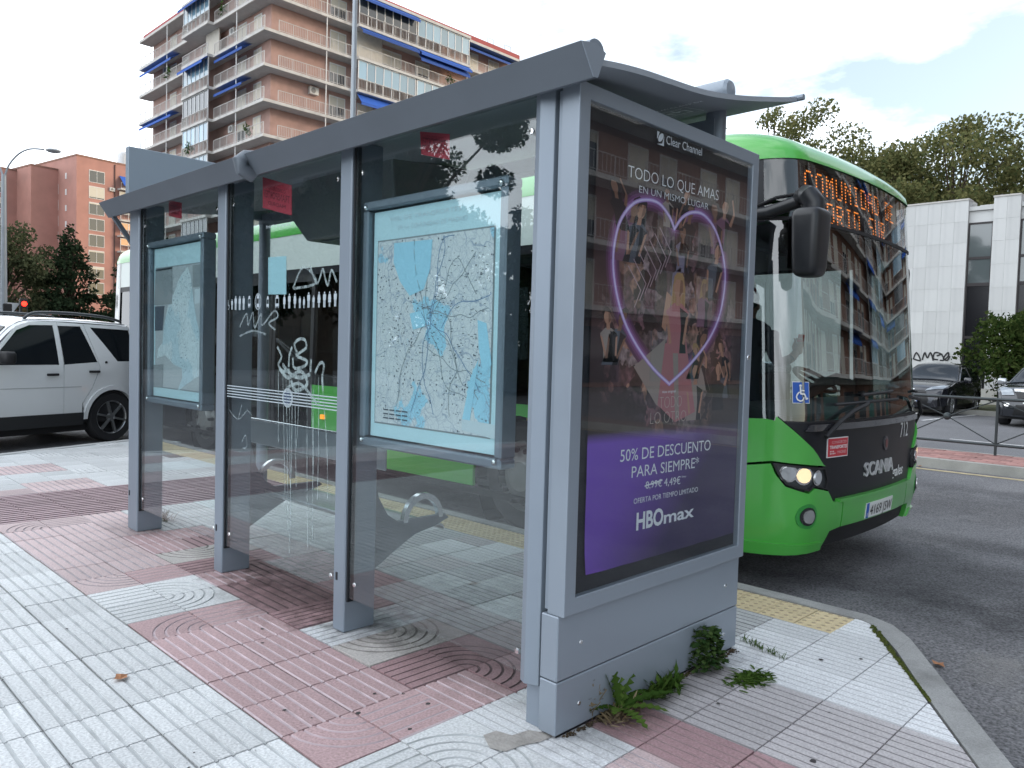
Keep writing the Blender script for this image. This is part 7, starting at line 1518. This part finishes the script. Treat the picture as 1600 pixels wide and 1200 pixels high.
# litter: fallen leaves, gum spots, patch of mortar
lf = mat('fallen_leaf', (.34, .16, .08), .8, var=.2)
for (q, lab) in zip([(1.174, 3.448)]+[(4.428, 1.172), (12.7, 3.749), (12.77, 3.546), (8.358, 3.385)], ('pale brown leaf on the white tiles at lower left', 'orange-brown leaf in the gutter beside the corner kerb', 'brown leaf by the island kerb next to the bus', 'second brown leaf by the island kerb', 'leaf on the asphalt under the bus nose')):
    z = .001 if q[1] > 1 and q[0] < 4.3 and 'tiles' in lab else -.128
    mb = MB(); a = random.uniform(0, 6.28)
    mb.add([(q[0]+.035*cos(a+t)*s_, q[1]+.035*sin(a+t)*s_, z+.006+.010*abs(sin(t*1.5))) for t, s_ in ((0, 1.2), (.7, .7), (1.3, 1.0), (2.2, .6), (3.1, 1.1), (4.0, .6), (4.9, 1.0), (5.6, .7))]+[(q[0], q[1], z+.003)], [(i, (i+1) % 8, 8) for i in range(8)])
    tag(mb.build('fallen_leaf', lf), lab, 'leaf', 'fallen leaves')
gum = MB(); random.seed(31)
for (x, y) in list([(1.931, 3.151), (2.517, 4.129), (1.896, 2.616), (2.002, 2.393), (1.981, 2.531), (2.739, 1.114), (2.898, 1.584), (3.703, 1.488), (1.546, 2.73), (1.909, 3.604), (1.187, 4.234), (1.818, 3.431), (3.86, 1.359), (1.745, 2.513), (1.815, 2.275), (1.736, 4.045)]):
    r_ = random.uniform(.006, .014); gum.add([(x+r_*cos(2*pi*i/9)*random.uniform(.7, 1.3), y+r_*sin(2*pi*i/9)*random.uniform(.7, 1.2), .0022) for i in range(9)], [tuple(range(9))])
for k in range(90):
    x, y = random.uniform(.5, 4.0), random.uniform(.8, 6); r_ = random.uniform(.002, .006); gum.add([(x+r_*cos(2*pi*i/6), y+r_*sin(2*pi*i/6)*random.uniform(.5, 1.2), .0024) for i in range(6)], [tuple(range(6))])
tag(gum.build('gum_spots', mat('gum_dark', (.045, .04, .042), .8)), kind='stuff')
mo = MB(); P = [(1.988, 2.05), (2.048, 2.042), (2.068, 1.977), (2.144, 1.962), (2.172, 1.909), (2.19, 1.866), (2.113, 1.871), (2.04, 1.9), (1.965, 1.908), (1.941, 1.966)]; mo.add([(a, b, .0035) for a, b in P], [tuple(range(len(P)))]); tag(mo.build('mortar_patch', mat('mortar', (.34, .32, .30), .9, var=.2, vscale=20, bump=.6, bscale=50)), kind='stuff')

# ------------------------------------------------------------------ street furniture
iron = mat('fence_iron', (.045, .055, .058), .5, metal=.3, var=.1)
rail = empty('railing_fence', (14.16, 3.0, 0), 'grey iron railing with diagonal bars and ball centres on the traffic island', 'fence')
P0, PS = 3.085, 1.43
for k in range(-3, 6):
    y = P0+PS*k; MB().tube([(14.16, y, -.02), (14.16, y, .905)], .021, 8).build('post', iron, rail, smooth=50)
    if k == 5: continue
    y2 = y+PS; m_ = (y+y2)/2
    MB().tube([(14.16, y, .895), (14.16, y2, .895)], .024, 8).build('top_rail', iron, rail, smooth=50); MB().tube([(14.16, y, .165), (14.16, y2, .165)], .021, 8).build('bottom_rail', iron, rail, smooth=50)
    for (ya, za) in ((y, .88), (y2, .88), (y, .18), (y2, .18)): MB().tube([(14.16, ya, za), (14.16, m_, .575)], .0105, 6).build('diagonal_bar', iron, rail, smooth=50)
    MB().sphere((14.16, m_, .575), .062, 12).build('ball', iron, rail, smooth=60)
gal = mat('galvanised_steel', (.34, .37, .40), .45, metal=.5, var=.1)
l1 = empty('street_lamp', (7.66, 35.3, -.13), 'curved double-armed street lamp at the left edge of the view', 'street lamp'); mb = MB()
mb.tube([(7.66, 35.3, -.13), (7.66, 35.3, 2.6)], .15, 12, rs=[.17, .15]); mb.tube([(7.66, 35.3, 2.6), (7.66, 35.3, 7.7)], .11, 12, rs=[.12, .085]); mb.build('pole', gal, l1, smooth=50)
for s_ in (1, -1):
    dv = Vector((.71, -.70, 0))*s_; b0 = Vector((7.66, 35.3, 0))
    MB().tube(smoothline([tuple(b0+Vector((0, 0, 7.5))), tuple(b0+dv*.18+Vector((0, 0, 8.05))), tuple(b0+dv*.55+Vector((0, 0, 8.5))), tuple(b0+dv*1.0+Vector((0, 0, 8.72))), tuple(b0+dv*1.55+Vector((0, 0, 8.72)))], 4), .035, 8).build('arm', gal, l1, smooth=60)
    c = b0+dv*1.9+Vector((0, 0, 8.68)); MB().sphere(tuple(c), .30, 12, 0, (.9, .9, .28)).build('lamp_head', mat('lamp_grey', (.50, .52, .54), .4), l1, smooth=60)
MB().bbox(7.60, 7.90, 35.1, 35.3, 2.2, 2.75, .03).build('signal_box', bmat, l1)
l2 = empty('street_lamp', (11.5, 17.32, -.13), 'tall straight lamp pole rising behind the shelter in front of the tower', 'street lamp'); MB().tube([(11.5, 17.32, -.13), (11.5, 17.32, 11.2)], .075, 12, rs=[.095, .06]).build('pole', gal, l2, smooth=50)
MB().tube([(11.5, 17.32, 11.1), (11.9, 17.0, 11.5), (12.7, 16.3, 11.6)], .035, 8).build('arm', gal, l2, smooth=50); MB().sphere((12.95, 16.1, 11.58), .28, 12, 0, (1, 1, .28)).build('lamp_head', mat('lamp_grey', (.50, .52, .54), .4), l2, smooth=60)
tl = empty('traffic_light', (9.53, 40.4, -.13), 'red traffic light in front of the dark trees', 'traffic light'); MB().tube([(9.53, 40.4, -.13), (9.53, 40.4, 2.4)], .06, 8).build('pole', bmat, tl)
MB().bbox(9.38, 9.68, 40.3, 40.55, 2.2, 3.2, .03).build('signal_head', bmat, tl)
for z, m_ in ((2.97, mat('red_light', (.9, .05, .02), .4, emit=(1, .012, .006), estr=7)), (2.68, mat('amber_off', (.06, .04, .01), .3)), (2.40, mat('green_off', (.01, .05, .03), .3))): MB().lathe([(.0, -.03), (.105, -.02), (.11, 0)], (9.53, 40.29, z), 'y', 14).build('lens', m_, tl)
rs_ = empty('road_sign', (9.06, 40.7, -.13), 'small white triangular give-way sign left of the traffic light', 'road sign'); MB().tube([(9.06, 40.7, -.13), (9.06, 40.7, 2.75)], .04, 6).build('pole', gal, rs_); MB().prism([(9.06-.38, 3.0), (9.06+.38, 3.0), (9.06, 2.4)], PY(40.62), 0, .02).build('sign_plate', mat('sign_white', (.62, .64, .64), .5), rs_)
l3 = empty('street_lamp', (13.9, 60.5, -.13), 'distant flat-headed lamp standing out of the left trees', 'street lamp') if False else None
tag(S.objects['ground'], kind='structure')
